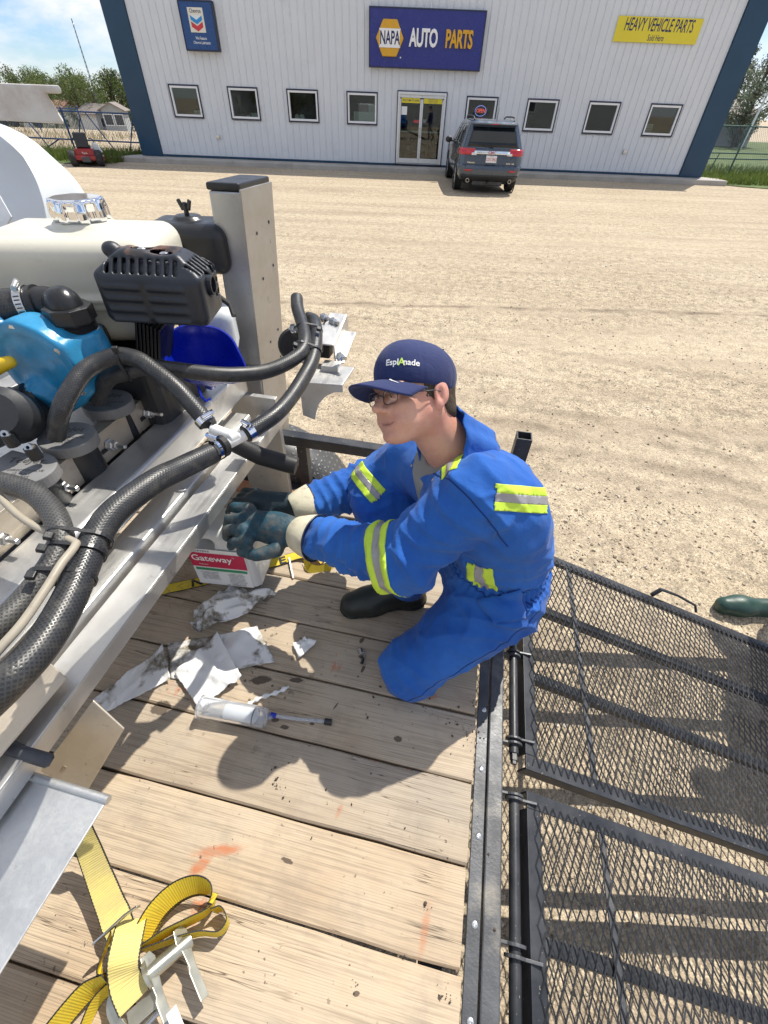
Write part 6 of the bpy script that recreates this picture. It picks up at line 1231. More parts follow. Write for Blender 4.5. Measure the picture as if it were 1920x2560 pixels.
for (a, b, lk) in (((757, 822, 1.315), (789, 825, 1.33), (797, 822, 1.28)), ((752, 868, 1.25), (786, 880, 1.27), (738, 862, 1.22))): tie(PD(*a), PD(*b), 0.0215, 0.022, PD(757, 850, 1.28)-PD(757, 800, 1.33), PD(*lk))
tie(PD(301, 892, 1.03), PD(322, 930, 1.07), 0.0215, 0.021, PD(251, 904, 1.02)-PD(347, 900, 1.03), PD(288, 873, 1.0)); 
# --- water tank and its grubby lid behind the engine
WT = np.array([-2.72, 2.02, 1.22])
sdf_obj('water_tank', lambda P: smax(sd_box(P, WT, (0.66, 0.42, 0.60), 0.10, rotz(-0.1)), (P-(WT+[0.40, 0, 0.57]))@nrm((0.62, -0.12, 0.8)), 0.16), WT-[0.95, 0.85, 0.75], WT+[0.95, 0.85, 0.8], 0.03, 'poly_white', sp)['label'] = 'large white plastic water tank behind the engine'
lid = MB(); q0 = PD(-60, 205, 1.75); q1 = PD(157, 238, 1.72)
dl_ = q1-q0; dl_[2] = 0
lid.prism([(0, 0.0), (1.0, 0.0), (1.0, -0.024), (0.80, -0.026), (0.84, -0.06), (0.90, -0.116), (0.0, -0.116)], q0+[0, 0, 0.0], dl_, (0, 0, 1), nrm((-0.86, 1, 0))*0.22); lid.build('tank_shroud', 'poly_grubby', sp, bevel=0.008)
hollow_bar(-2.7, -1.4, DZ+0.005, DZ+0.1, 1.2, 1.38).build('tank_cradle', 'aluminium', sp)
sheet('splash_sheet', [PD(-40, 420, 1.35), PD(28, 540, 1.30), PD(-20, 620, 1.30), PD(-80, 600, 1.30)], 0.006, 'aluminium_sheet')
# ------------------------------------------------------------------ loose things on and around the deck
# funnel
fr = thing('funnel', 'blue plastic funnel standing on the aluminium beam by the post', 'funnel', (-0.80, 1.12, 1.19))
F0 = PD(503, 880, 1.235); Ft = np.array([-0.845, 1.17, 1.195]); fa = nrm(nrm(F0-Ft)*0.75+np.array([0.18, -0.35, 0.55]))
vs = []; n = 40; prof = [(0.100, 0.0), (0.103, 0.004), (0.103, -0.006), (0.099, -0.008), (0.095, -0.035), (0.075, -0.075), (0.045, -0.11), (0.022, -0.13), (0.016, -0.19)]
u_, w_ = perp(fa); m_ = MB(); rows = []
for (r_, h_) in [(0.094, -0.004)]+prof[:0]: pass
ring = [(0.014, -0.19), (0.019, -0.13), (0.042, -0.108), (0.072, -0.072), (0.091, -0.034), (0.094, -0.004), (0.098, 0.003), (0.103, 0.003), (0.103, -0.006), (0.098, -0.007), (0.095, -0.036), (0.076, -0.076), (0.046, -0.112), (0.023, -0.132), (0.017, -0.19)]
sd = nrm(RT-fa*(RT@fa)); sw = np.cross(fa, sd)
for (r_, h_) in ring:
    for j in range(n):
        a = 2*math.pi*j/n; k = max(0, math.cos(a-0.35))**14; rr = r_*(0.86+0.14*abs(math.cos(a))) + (0.032*k if r_ > 0.088 else 0.012*k if r_ > 0.06 else 0); vs.append(F0+fa*(h_-(0.012*k if r_ > 0.088 else 0))+(sd*math.cos(a)-sw*math.sin(a))*rr)
nr = len(ring); m_.add(vs, [(i*n+j, (i+1)*n+j, (i+1)*n+(j+1) % n, i*n+(j+1) % n) for i in range(nr-1) for j in range(n)]); m_.build('cone', 'funnel_blue', fr, smooth=50)
tb = F0-fa*0.02-sw*-0.0+np.array([0.02, -0.085, -0.07]); MB().tube([tb+[0, 0, 0.02], tb+[0.015, -0.02, 0.0], tb+[0.03, -0.025, -0.012], tb+[0.035, -0.01, -0.01]], 0.004, 6).build('hang_tab', 'funnel_blue', fr)
# chemical jug
J0_, J1_ = G(500, 1462, 0.625), G(655, 1478, 0.625); JR = rotz(math.atan2(J1_[1]-J0_[1], J1_[0]-J0_[0])); JO = (J0_+J1_)/2+JR @ np.array([0, 0.086, 0]); JO[2] = 0.622; jg = thing('chemical_jug', 'white chemical jug with red label held by the worker', 'jug', JO)
JW, JD, JH = 0.116, 0.086, 0.275
def f_jug(P):
    Q = (P-JO) @ JR; tp = np.clip(1-np.clip((Q[:, 2]-0.20)/0.12, 0, 1)*0.35, 0.5, 1)
    S = np.stack([Q[:, 0]/tp, Q[:, 1]/tp, Q[:, 2]-JH/2], 1); d = sd_box(S, (0, 0, 0), (JW, JD, JH/2), 0.026)*0.85
    d = smin(d, sd_cyl(Q, (0.055, 0.03, JH-0.02), (0.055, 0.03, JH+0.02), 0.028, 0.006), 0.012)
    d = smax(d, -sd_box(Q, (-0.045, 0, JH-0.05), (0.034, 0.12, 0.022), 0.018), 0.01)
    return d-0.0006*vnoise(P, 30, 5)
jb = sdf_obj('jug_body', f_jug, JO-[0.16, 0.14, 0.02], JO+[0.16, 0.14, 0.37], 0.007, ['jug_plastic', 'plastic_black_matt'], jg)
cz = np.empty(len(jb.data.polygons)*3); jb.data.polygons.foreach_get('center', cz); cz = cz.reshape(-1, 3)[:, 2]; jb.data.polygons.foreach_set('material_index', (cz < 0.022).astype(int)); jb.data.update()
jx = JR @ np.array([1.0, 0, 0]); jy = JR @ np.array([0, 1.0, 0]); jn = -jy
def jl(name, u0, u1, z0, z1, m, off, skew=0.0):
    o_ = JO-jy*(JD+off); b = MB(); b.add([o_+jx*u0+[0, 0, z0], o_+jx*u1+[0, 0, z0], o_+jx*(u1)+[0, 0, z1], o_+jx*u0+[0, 0, z1]], [(0, 1, 2, 3)]); return b.build(name, m, jb)
jl('label', -0.108, 0.092, 0.022, 0.215, 'label_white', 0.0022); jl('label_band', -0.108, 0.088, 0.122, 0.196, 'label_red', 0.0028); jl('label_band', -0.10, 0.084, 0.102, 0.116, 'label_green', 0.0028)
t = MB(); add_text(t, 'Gateway', JO-jy*(JD+0.0034)+jx*-0.030+[0, 0, 0.168], jx, (0, 0, 1), size=0.042, sx=0.95, bold=0.015); add_text(t, '™', JO-jy*(JD+0.0034)+jx*0.048+[0, 0, 0.180], jx, (0, 0, 1), size=0.012); add_text(t, 'Adjuvant', JO-jy*(JD+0.0034)+jx*-0.065+[0, 0, 0.137], jx, (0, 0, 1), size=0.009); t.build('label_lettering', 'letter_white', jb)
t = MB(); add_text(t, 'CORTEVA', JO-jy*(JD+0.0034)+jx*-0.06+[0, 0, 0.205], jx, (0, 0, 1), size=0.013, bold=0.02, spacing=1.15); rng = random.Random(5)
for k in range(9):
    for c_ in (-0.055, 0.04):
        if k > 5 and c_ < 0: continue
        add_text(t, ''.join(rng.choice('IIllin otera m') for _ in range(26 if c_ < 0 else 22)), JO-jy*(JD+0.0034)+jx*c_+[0, 0, 0.093-0.0075*k], jx, (0, 0, 1), size=0.0066, bold=0.02)
add_text(t, 'NET CONTENTS: 10 L', JO-jy*(JD+0.0034)+jx*0.03+[0, 0, 0.028], jx, (0, 0, 1), size=0.0075, bold=0.01); t.build('label_print', 'print_grey', jb)
MB().lathe([(0.033, 0), (0.033, 0.022), (0.03, 0.025)], JO+jx*0.055+jy*0.03+[0, 0, JH+0.006], n=20).build('cap', 'nylon_white', jb, smooth=40)
# pail with jar behind the strut
pl = thing('pail', 'white pail with a jar ring of blue behind the angle strut', 'pail', (-1.0, 1.06, DZ))
MB().lathe([(0.062, 0.002), (0.070, 0.01), (0.074, 0.25), (0.070, 0.255)], (-1.0, 1.06, DZ), n=28).build('pail_body', 'poly_white', pl, smooth=40)
MB().lathe([(0.058, 0.255), (0.060, 0.257), (0.060, 0.268), (0.057, 0.27)], (-1.0, 1.06, DZ), n=28).build('blue_ring', 'pump_blue', pl, smooth=40)
MB().lathe([(0.054, 0.268), (0.056, 0.275), (0.056, 0.315), (0.050, 0.32), (0.048, 0.305), (0.0, 0.30)], (-1.0, 1.06, DZ), n=28, caps=False).build('jar', 'cable_tan', pl, smooth=40)
# yellow strap lying across the deck
s2 = thing('tie_down_strap', 'yellow printed strap lying flat under the jug', 'strap', G(480, 1460, DZ), group='yellow tie-down straps')
pts = [G(230, 1512, DZ+0.006), G(330, 1492, DZ+0.005), G(420, 1472, DZ+0.005), G(510, 1452, DZ+0.005), G(600, 1428, DZ+0.005), G(690, 1405, DZ+0.006), G(745, 1388, DZ+0.012), G(790, 1385, DZ+0.03), G(810, 1402, DZ+0.012)]
fl = nrm(np.array([0.2, 1, 0])); MB().ribbon(catmull(pts, 6), fl, 0.046, 0.0018).build('webbing', 'webbing_yellow', s2)
t = MB(); dx_ = nrm(pts[4]-pts[2]); dx_[2] = 0; dy_ = np.cross((0, 0, 1.0), nrm(dx_))
add_text(t, 'N', G(493, 1456, DZ+0.0082), nrm(dx_), dy_, size=0.05, bold=0.03, sx=1.2); add_text(t, 'E', G(706, 1401, DZ+0.0100), nrm(dx_), dy_, size=0.05, bold=0.03, sx=1.2); t.build('webbing_print', 'print_black', s2)
MB().ribbon(catmull([G(770, 1372, DZ+0.012), G(800, 1372, DZ+0.04), G(822, 1385, DZ+0.045), G(826, 1412, DZ+0.02), G(800, 1425, DZ+0.008), G(772, 1418, DZ+0.02), G(765, 1395, DZ+0.035)], 6), (0.1, 0.6, 0.8), 0.042, 0.0018).build('webbing_bunch', 'webbing_yellow', s2)
MB().bar(G(722, 1393, DZ+0.016), G(733, 1446, DZ+0.006), 0.008, 0.003).build('hook', 'steel', s2, bevel=0.001)
# paper towels
def towel(label, quad, m, seed, amp=0.006, fold=0.0, n=34, crumple=0.0, lift=0.003, group='paper towels dropped on the deck'):
    Q = [G(x, y, DZ)[:2] for x, y in quad]; rng = np.random.default_rng(seed); u, v = np.meshgrid(np.linspace(0, 1, n), np.linspace(0, 1, n), indexing='ij'); u = u.ravel(); v = v.ravel()
    XY = np.outer((1-u)*(1-v), Q[0])+np.outer(u*(1-v), Q[1])+np.outer(u*v, Q[2])+np.outer((1-u)*v, Q[3])
    P3 = np.concatenate([XY, np.zeros((len(u), 1))], 1); z = amp*(np.abs(vnoise(P3, 9, seed))+0.5*np.abs(vnoise(P3, 21, seed+1)))*2
    for k in range(4):
        a = rng.uniform(0, 3.14); c = rng.uniform(-0.15, 0.15); dd = (u-0.5)*math.cos(a)+(v-0.5)*math.sin(a)-c; z = z+amp*rng.uniform(0.4, 1.6)*np.exp(-(dd/0.08)**2)
    if fold: z = z+fold*np.clip((u-0.78)/0.22, 0, 1)**1.5
    if crumple:
        z = z+crumple*(1-np.abs(vnoise(P3, 15, seed+5)))**2*np.clip(1.3-2.2*np.hypot(u-0.5, v-0.5), 0.1, 1)+crumple*0.5*np.abs(vnoise(P3, 34, seed+6)); P3[:, 0] += 0.020*vnoise(P3, 17, seed+7); P3[:, 1] += 0.020*vnoise(P3, 17, seed+8)
    e = np.minimum(np.minimum(u, 1-u), np.minimum(v, 1-v)); jag = np.where(e < 0.01, 0.003, 0); P3[:, 0] += jag*vnoise(P3, 160, seed); P3[:, 1] += jag*vnoise(P3, 160, seed+2)
    P3[:, 2] = DZ+lift+z; I = np.arange(n*n).reshape(n, n); F = np.stack([I[:-1, :-1], I[1:, :-1], I[1:, 1:], I[:-1, 1:]], -1).reshape(-1, 4)
    o = make('paper_towel', P3, F.tolist(), m, smooth=180); s_ = o.modifiers.new('s', 'SOLIDIFY'); s_.thickness = 0.0006; return tag(o, label, 'paper towel', group)
towel('flat white towel with a brown stain beside the strut', [(232, 1752), (412, 1618), (432, 1700), (268, 1782)], 'towel_dirty', 31, 0.004, 0.02)
towel('wide white towel with a dark oil stain, torn edges, in the middle', [(420, 1612), (560, 1588), (690, 1590), (688, 1665)][:1]+[(645, 1572), (688, 1660), (430, 1700)], 'towel_dirty', 47, 0.004, 0.0, lift=0.004)
towel('white towel folded over in front with its corner touching the syringe', [(440, 1688), (548, 1588), (608, 1700), (500, 1775)], 'towel_clean', 53, 0.006, 0.012, lift=0.012)
towel('crumpled soiled towel beside the jug', [(482, 1535), (575, 1478), (690, 1498), (500, 1600)], 'towel_dirty', 61, 0.012, 0.0, 44, 0.055)
towel('small white torn towel corner by itself on the planks', [(732, 1612), (762, 1602), (792, 1612), (748, 1652)], 'towel_clean', 71, 0.006, 0.012, 14)
tg = MB(); P_ = [G(620, 1762, DZ+0.010), G(650, 1745, DZ+0.014), G(690, 1732, DZ+0.012), G(722, 1717, DZ+0.010)]; tg.tube(catmull(P_, 8), [0.006+0.003*math.sin(i*1.3) for i in range(25)], 8); tag(tg.build('paper_towel', 'towel_clean', None, smooth=60), 'rolled white twist of towel above the syringe', 'paper towel', 'paper towels dropped on the deck')
# large syringe
S0, S1 = G(512, 1768, DZ+0.033), G(668, 1796, DZ+0.033); sy = thing('syringe', 'large clear plastic syringe with thin hose lying on the planks', 'syringe', G(590, 1785, DZ)); d_ = nrm(S1-S0); L_ = np.linalg.norm(S1-S0)
MB().lathe([(0.034, -0.012), (0.036, -0.012), (0.036, -0.006), (0.031, -0.005), (0.030, L_*0.9), (0.028, L_*0.97), (0.020, L_), (0.006, L_+0.002)], S0, d_, 28).build('barrel', 'clear_plastic', sy, smooth=40)
MB().lathe([(0.0305, L_*0.80), (0.0308, L_*0.802), (0.0308, L_*0.818), (0.0305, L_*0.82)], S0, d_, 28, False).build('plunger_ring', 'pad_grey', sy, smooth=40)
MB().lathe([(0.0275, L_*0.35), (0.0275, L_*0.80)], S0, d_, 28).build('plunger', 'nylon_white', sy, smooth=40)
T_ = [S1+d_*0.003, G(685, 1790, DZ+0.025), G(740, 1797, DZ+0.012), G(812, 1804, DZ+0.010)]; MB().tube(catmull(T_, 5), 0.0055, 10).build('hose', 'clear_plastic', sy, smooth=60); MB().cyl(G(676, 1786, DZ+0.028), G(690, 1790, DZ+0.024), 0.008, n=10).build('collar', 'funnel_blue', sy, smooth=40); MB().cyl(G(812, 1803, DZ+0.011), G(829, 1806, DZ+0.011), 0.0095, n=12).build('tip', 'plastic_black', sy, smooth=40)
# small fitting and oily bits
ft_ = thing('hose_fitting', 'small oily grey hose fitting lying on the planks', 'fitting', G(905, 1637, DZ)); c = G(903, 1632, DZ+0.012); MB().lathe([(0.005, -0.012), (0.011, -0.012), (0.011, -0.004), (0.008, -0.003), (0.008, 0.008), (0.012, 0.009), (0.012, 0.014)], c, (0.5, -0.8, 0.25), 12).build('nut', 'steel', ft_, smooth=30); MB().tube([c+[0.004, -0.012, 0], c+[0.012, -0.022, -0.002], c+[0.010, -0.036, -0.006]], 0.005, 8).build('spigot', 'plastic_black', ft_, smooth=60)
# ratchet strap in the lower left corner
rs = thing('ratchet_strap', 'yellow ratchet strap bundled in loops with zinc ratchet', 'strap', G(350, 2420, DZ), group='yellow tie-down straps')
def Z5(x, y, h): return G(x/2.304, 1600+y/2.304, DZ+h)
MB().ribbon(catmull([Z5(430, 1020, 0.16), Z5(500, 1180, 0.11), Z5(570, 1360, 0.075), Z5(640, 1540, 0.060), Z5(680, 1640, 0.060), Z5(715, 1740, 0.055)], 6), nrm(np.array([1, 0.28, 0.05])), 0.060, 0.0022).build('webbing', 'webbing_pale', rs)
up = np.array([0, 0, 1.0])
lp = [Z5(800, 1730, 0.05), Z5(900, 1560, 0.060), Z5(1010, 1455, 0.062), Z5(1120, 1410, 0.064), Z5(1200, 1430, 0.062), Z5(1225, 1500, 0.055), Z5(1180, 1570, 0.05), Z5(1080, 1625, 0.048), Z5(950, 1690, 0.045), Z5(830, 1770, 0.045)]
for i, (off, ht) in enumerate(((0.0, 0.0), (0.006, -0.004), (0.012, -0.008))):
    cen = sum(lp)/len(lp); pts = [p+(cen-p)*off*4+[0, 0, ht] for p in lp]; MB().ribbon(catmull(pts, 6), [nrm(np.array([-0.35, 0.45, 0.85])) if k < 30 else nrm(np.array([0.15, 0.25, 1])) for k in range(len(catmull(pts, 6)))], 0.056, 0.0022).build('webbing_loop', 'webbing_yellow', rs)
lp2 = [Z5(830, 1790, 0.035), Z5(1000, 1730, 0.034), Z5(1150, 1690, 0.034), Z5(1260, 1690, 0.034), Z5(1310, 1620, 0.036), Z5(1280, 1550, 0.036), Z5(1230, 1560, 0.035)]; MB().ribbon(catmull(lp2, 6), (0.05, 0.15, 1), 0.050, 0.0022).build('webbing_loop', 'webbing_yellow', rs)
wr = [Z5(760, 1610, 0.075), Z5(735, 1720, 0.095), Z5(710, 1850, 0.095), Z5(720, 1960, 0.075), Z5(775, 2090, 0.06)]; MB().ribbon(catmull(wr, 6), nrm(np.array([1, 0.25, -0.25])), 0.060, 0.0022).build('webbing_wrap', 'webbing_pale', rs)
wr2 = [Z5(640, 1700, 0.07), Z5(600, 1800, 0.075), Z5(580, 1900, 0.06), Z5(640, 1980, 0.05), Z5(690, 1940, 0.05), Z5(670, 1840, 0.055), Z5(690, 1760, 0.06)]; MB().ribbon(catmull(wr2, 6), (0.25, 0.1, 1), 0.048, 0.0022).build('webbing_wrap', 'webbing_yellow', rs)
tl = [Z5(640, 1960, 0.05), Z5(520, 2010, 0.045), Z5(420, 2110, 0.04), Z5(300, 2260, 0.035), Z5(180, 2420, 0.03)]; MB().ribbon(catmull(tl, 6), nrm(np.array([-0.25, 0.35, 0.9])), 0.056, 0.0022).build('webbing_tail', 'webbing_yellow', rs)
tl = [Z5(650, 1985, 0.03), Z5(560, 2080, 0.025), Z5(500, 2200, 0.022), Z5(430, 2400, 0.02)]; MB().ribbon(catmull(tl, 6), nrm(np.array([-0.1, 0.25, 1])), 0.044, 0.0022).build('webbing_tail', 'webbing_yellow', rs)
MB().ribbon([Z5(548, 1745, 0.085), Z5(620, 1680, 0.098), Z5(720, 1585, 0.105), Z5(800, 1530, 0.108)], nrm(np.array([0.3, 0.2, 1])), 0.018, 0.004).build('strap_buckle', 'steel', rs, bevel=0.001)
# ratchet: two side plates, spool, handle
A0, A1 = Z5(850, 1850, 0.070), Z5(990, 2250, 0.060); dv_ = nrm(A1-A0); sv_ = nrm(np.cross(dv_, up))
for off_ in (0.0, 1.0):
    B0, B1 = A0-sv_*0.062*off_-np.array([0, 0, 0.02])*off_, A1-sv_*0.062*off_-np.array([0, 0, 0.02])*off_; Lh = np.linalg.norm(B1-B0); n_u = nrm(np.cross(dv_, nrm(sv_*0.75+up*0.65))); n_u = n_u if n_u[2] > 0 else -n_u; n_s = np.cross(n_u, dv_)
    MB().prism([(-0.012, -0.012), (0.012, -0.016), (0.03, -0.010), (Lh*0.5, -0.008), (Lh*0.56, -0.012), (Lh, -0.011), (Lh, 0.008), (Lh*0.5, 0.007), (0.03, 0.011), (0.0, 0.015), (-0.014, 0.008)], B0, dv_, n_s, n_u*0.004).build('handle_plate', 'zinc', rs, bevel=0.0012)
MB().cyl(A0-sv_*0.075-[0, 0, 0.03]+dv_*0.02, A0+sv_*0.012+dv_*0.02, 0.015, n=16).build('spool', 'zinc', rs, smooth=40); MB().lathe([(0.026, 0), (0.026, 0.006), (0.018, 0.009)], A0+dv_*0.02+sv_*0.002, sv_, 18).build('ratchet_gear', 'zinc', rs, smooth=30)
hk = [Z5(690, 1990, 0.055), Z5(655, 2060, 0.05), Z5(650, 2140, 0.045), Z5(690, 2220, 0.04), Z5(760, 2320, 0.04)]; MB().ribbon(catmull(hk, 6), nrm(np.array([1, 0.3, 0.3])), 0.024, 0.006).build('frame_plate', 'zinc', rs, bevel=0.001)
MB().bar(Z5(740, 2200, 0.05), Z5(900, 2060, 0.055), 0.03, 0.004).build('cross_plate', 'zinc', rs, bevel=0.001); MB().cyl(Z5(830, 2230, 0.045), Z5(930, 2120, 0.05), 0.006, n=10).build('cross_pin', 'steel', rs); lbm = MB().bar(Z5(985, 2130, 0.0985), Z5(1040, 2270, 0.0955), 0.02, 0.0006).build('tag_label', 'paper_white', rs)
# crumbs of dried mud on the deck and sill; dry straw under the frame
rng = np.random.default_rng(11); V = []; F = []; oc = np.array([(1, 0, 0), (-1, 0, 0), (0, 1, 0), (0, -1, 0), (0, 0, 1), (0, 0, -1)], float); of = [(0, 2, 4), (2, 1, 4), (1, 3, 4), (3, 0, 4), (2, 0, 5), (1, 2, 5), (3, 1, 5), (0, 3, 5)]
for (cx, cy, sp_, n_) in ((1165, 1790, 30, 40), (1180, 1850, 18, 22), (1060, 1780, 22, 16), (700, 1965, 22, 26), (695, 1945, 12, 10), (823, 2010, 5, 3), (895, 2485, 18, 8), (1115, 2490, 14, 14), (1065, 2265, 8, 5), (960, 1760, 40, 14), (900, 2000, 300, 30), (1225, 2140, 4, 3), (860, 1800, 30, 8)):
    for i in range(n_):
        p = G(cx+rng.normal()*sp_, cy+rng.normal()*sp_, DZ); s = 0.0012+0.004*rng.random()**3; A = np.linalg.qr(rng.normal(size=(3, 3)))[0]; v = (oc*s*rng.uniform(0.5, 1.4, 3)) @ A.T; k = len(V); V += list(v+p+[0, 0, s*0.5+0.002]); F += [(k+a, k+b, k+c_) for a, b, c_ in of]
tag(make('mud_crumbs', V, F, 'soil'), 'dark crumbs of dried mud scattered on the planks', 'dirt', kind='stuff')
V = []; F = []
for (c0, n_, sz) in ((G(500, 1165, DZ+0.28), 60, 0.05), (np.array([-1.02, 0.86, DZ+0.02]), 160, 0.09), (np.array([-0.95, 1.2, DZ+0.02]), 90, 0.08)):
    for i in range(n_):
        p = c0+rng.normal(size=3)*sz*np.array([1, 1, 0.35]); p[2] = max(p[2], DZ+0.004); d = nrm(rng.normal(size=3)*[1, 1, 0.4])*rng.uniform(0.02, 0.06); w = nrm(np.cross(d, (0, 0, 1)))*0.0012; k = len(V); V += [p-w, p+w, p+d+w, p+d-w]; F.append((k, k+1, k+2, k+3))
tag(make('dry_straw', V, F, 'straw'), 'wisps of dry straw caught under the sprayer frame', 'straw', kind='stuff')
sl_ = MB()
for k in range(5):
    a = np.array([-0.93, 1.18, 0.60])+rng.normal(size=3)*[0.03, 0.03, 0.0]+[0, 0, 0.003*k]; pass
o = MB().box(G(690, 1232, DZ+0.012)+[-0.05, 0, 0], (0.45, 0.07, 0.018), rotz(-0.06)).build('timber_offcut', 'letter_gold', None, bevel=0.002); o.data.materials[0] = mat('timber_orange', (0.50, 0.23, 0.12), 0.7, 0, 0.2, 12, 0.2, 60); tag(o, 'reddish timber offcut lying at the far edge of the deck', 'timber')
# ------------------------------------------------------------------ the kneeling worker
def V3(*a): return np.array(a, float)
J = dict(pel=V3(.205, .895, .835), hipN=V3(.215, .815, .835), hipF=V3(.185, .985, .82), kneeN=V3(-.012, .64, .635), ankN=V3(.265, .905, .645), toeN=V3(.33, .985, .60),
         kneeF=V3(-.215, 1.03, 1.01), ankF=V3(-.075, .945, .66), toeF=V3(-.262, .862, .588), waist=V3(.185, .895, .985), chest=V3(.095, .905, 1.15), shN=V3(.072, .805, 1.252), shF=V3(-.11, 1.05, 1.13), neck=V3(-.008, .925, 1.288),
         elN=V3(-.088, .735, 1.045), wrN=V3(-.385, .828, .965), elF=PY(900, 1216, 1.14), wrF=V3(-.47, 1.0, .915))
HC = V3(-.1048, .9171, 1.4248); HK = 0.97
hf = V3(-.6977, -.6785, .22998); hl = V3(.68433, -.53627, .49407); hu = V3(-.21188, .5021, .83845)
HR = np.array([hf, hl, hu]).T
def Hp(a, b, c): return HC+HK*(hf*a+hl*b+hu*c)
def hq(P): return ((P-HC) @ HR)/HK
wk_ = thing('person', 'worker in blue coveralls and navy cap kneeling on the deck', 'person', (0.05, 0.85, DZ))
def f_head(P):
    Q = hq(P); Q[:, 2] = np.where(Q[:, 2] < 0, Q[:, 2]*1.15, Q[:, 2]); ab = np.abs(Q[:, 1]); S = np.stack([Q[:, 0], ab, Q[:, 2]], 1)
    d = sd_ell(Q, (-.010, 0, .030), (.093, .0725, .092)); d = smin(d, sd_ell(Q, (.030, 0, -.035), (.066, .060, .082)), .035)
    d = smin(d, sd_cone(S, (.005, .052, -.045), (.062, .020, -.098), .020, .018), .03); d = smin(d, sd_ell(Q, (.076, 0, -.103), (.021, .023, .017)), .022)
    d = smin(d, sd_ell(S, (.066, .036, -.022), (.024, .024, .022)), .022); d = smin(d, sd_ell(S, (.062, .030, -.058), (.026, .026, .028)), .022)
    d = smin(d, sd_ell(S, (.078, .026, .028), (.016, .032, .011)), .018)
    d = smax(d, -sd_ell(S, (.106, .033, .004), (.018, .021, .013)), .014)
    d = smin(d, sd_cone(Q, (.088, 0, .014), (.117, 0, -.025), .0085, .0120), .011); d = smin(d, sd_ell(S, (.098, .013, -.030), (.013, .009, .009)), .008)
    d = smin(d, sd_ell(S, (.0885, .032, .0035), (.011, .0155, .010)), .004)                     # eyelids
    d = smin(d, sd_ell(Q, (.087, 0, -.0615), (.009, .023, .0052)), .009); d = smin(d, sd_ell(Q, (.085, 0, -.0735), (.009, .020, .0056)), .009)
    mline = sd_ell(np.stack([Q[:, 0], Q[:, 1], Q[:, 2]-7.0*Q[:, 1]**2], 1), (.093, 0, -.0676), (.012, .034, .0018)); d = smax(d, -mline, .003)
    d = smin(d, sd_ell(S, (.070, .036, -.060), (.016, .014, .014)), .012)
    e = smin(sd_ell(S, (-.014, .0785, .002), (.022, .0085, .030)), sd_ell(S, (-.004, .079, -.027), (.011, .007, .013)), .010); e = smax(e, -sd_ell(S, (-.004, .092, .002), (.0125, .0115, .020)), .004); e = smin(e, sd_ell(S, (-.016, .0845, .000), (.006, .004, .018)), .004); d = smin(d, e, .004)
    d = d*HK
    n0 = Hp(-.030, 0, -.045); return smin(d, sd_cone(P, n0, J['neck'], .056, .064), .03)
def limb(P, names, rads): # chain of tapered segments
    d = None
    for i in range(len(names)-1):
        q = sd_cone(P, J[names[i]], J[names[i+1]], rads[i], rads[i+1]); d = q if d is None else np.minimum(d, q)
    return d
axS = nrm(J['shN']-J['shF'])
torso_f = nrm(np.cross(axS, J['neck']-J['waist'])); torso_u = np.cross(torso_f, axS); TRm = np.array([axS, torso_f, torso_u]).T
def f_torso(P, g=0.0):
    d = sd_ell(P, J['pel'], (.148+g, .16+g, .13+g), rotz(0.2)); d = smin(d, sd_cone(P, J['pel'], J['waist'], .135+g, .132+g), .06)
    cm = (J['chest']+J['waist'])/2; d = smin(d, sd_ell(P, cm+V3(0.0, 0, .02), (.175+g, .132+g, .20+g), TRm), .05); d = smin(d, sd_ell(P, J['chest']+V3(0.0, 0, .01), (.19+g, .118+g, .14+g), TRm), .05)
    return smin(d, sd_cone(P, J['shN'], J['shF'], .080+g, .078+g), .05)
def f_body(P):
    d = smin(f_head(P), f_torso(P, -.03), .03)
    for nm, rd in ((('shN', 'elN', 'wrN'), (.05, .042, .032)), (('shF', 'elF', 'wrF'), (.05, .042, .032)), (('hipN', 'kneeN', 'ankN', 'toeN'), (.075, .055, .042, .035)), (('hipF', 'kneeF', 'ankF', 'toeF'), (.075, .055, .042, .035))): d = smin(d, limb(P, nm, rd), .03)
    return d
_wc = V3(-.11, .91, 1.24)
def head_warp(U):                                                          # fine steps round the head, coarse below the collar
    D = U-_wc; R_ = np.array([.16, .16, .0]); P = D.copy()
    for k in (0, 1): P[:, k] = np.sign(D[:, k])*np.where(np.abs(D[:, k]) < .16, np.abs(D[:, k]), .16+(np.abs(D[:, k])-.16)*3.2)
    P[:, 2] = np.where(D[:, 2] > 0, D[:, 2], D[:, 2]*3.2); return _wc+P
Vb, Fb = sdf_mesh(f_body, (-.42, .62, 1.02), (.16, 1.20, 1.62), 0.0036, 1, head_warp, 3.2)
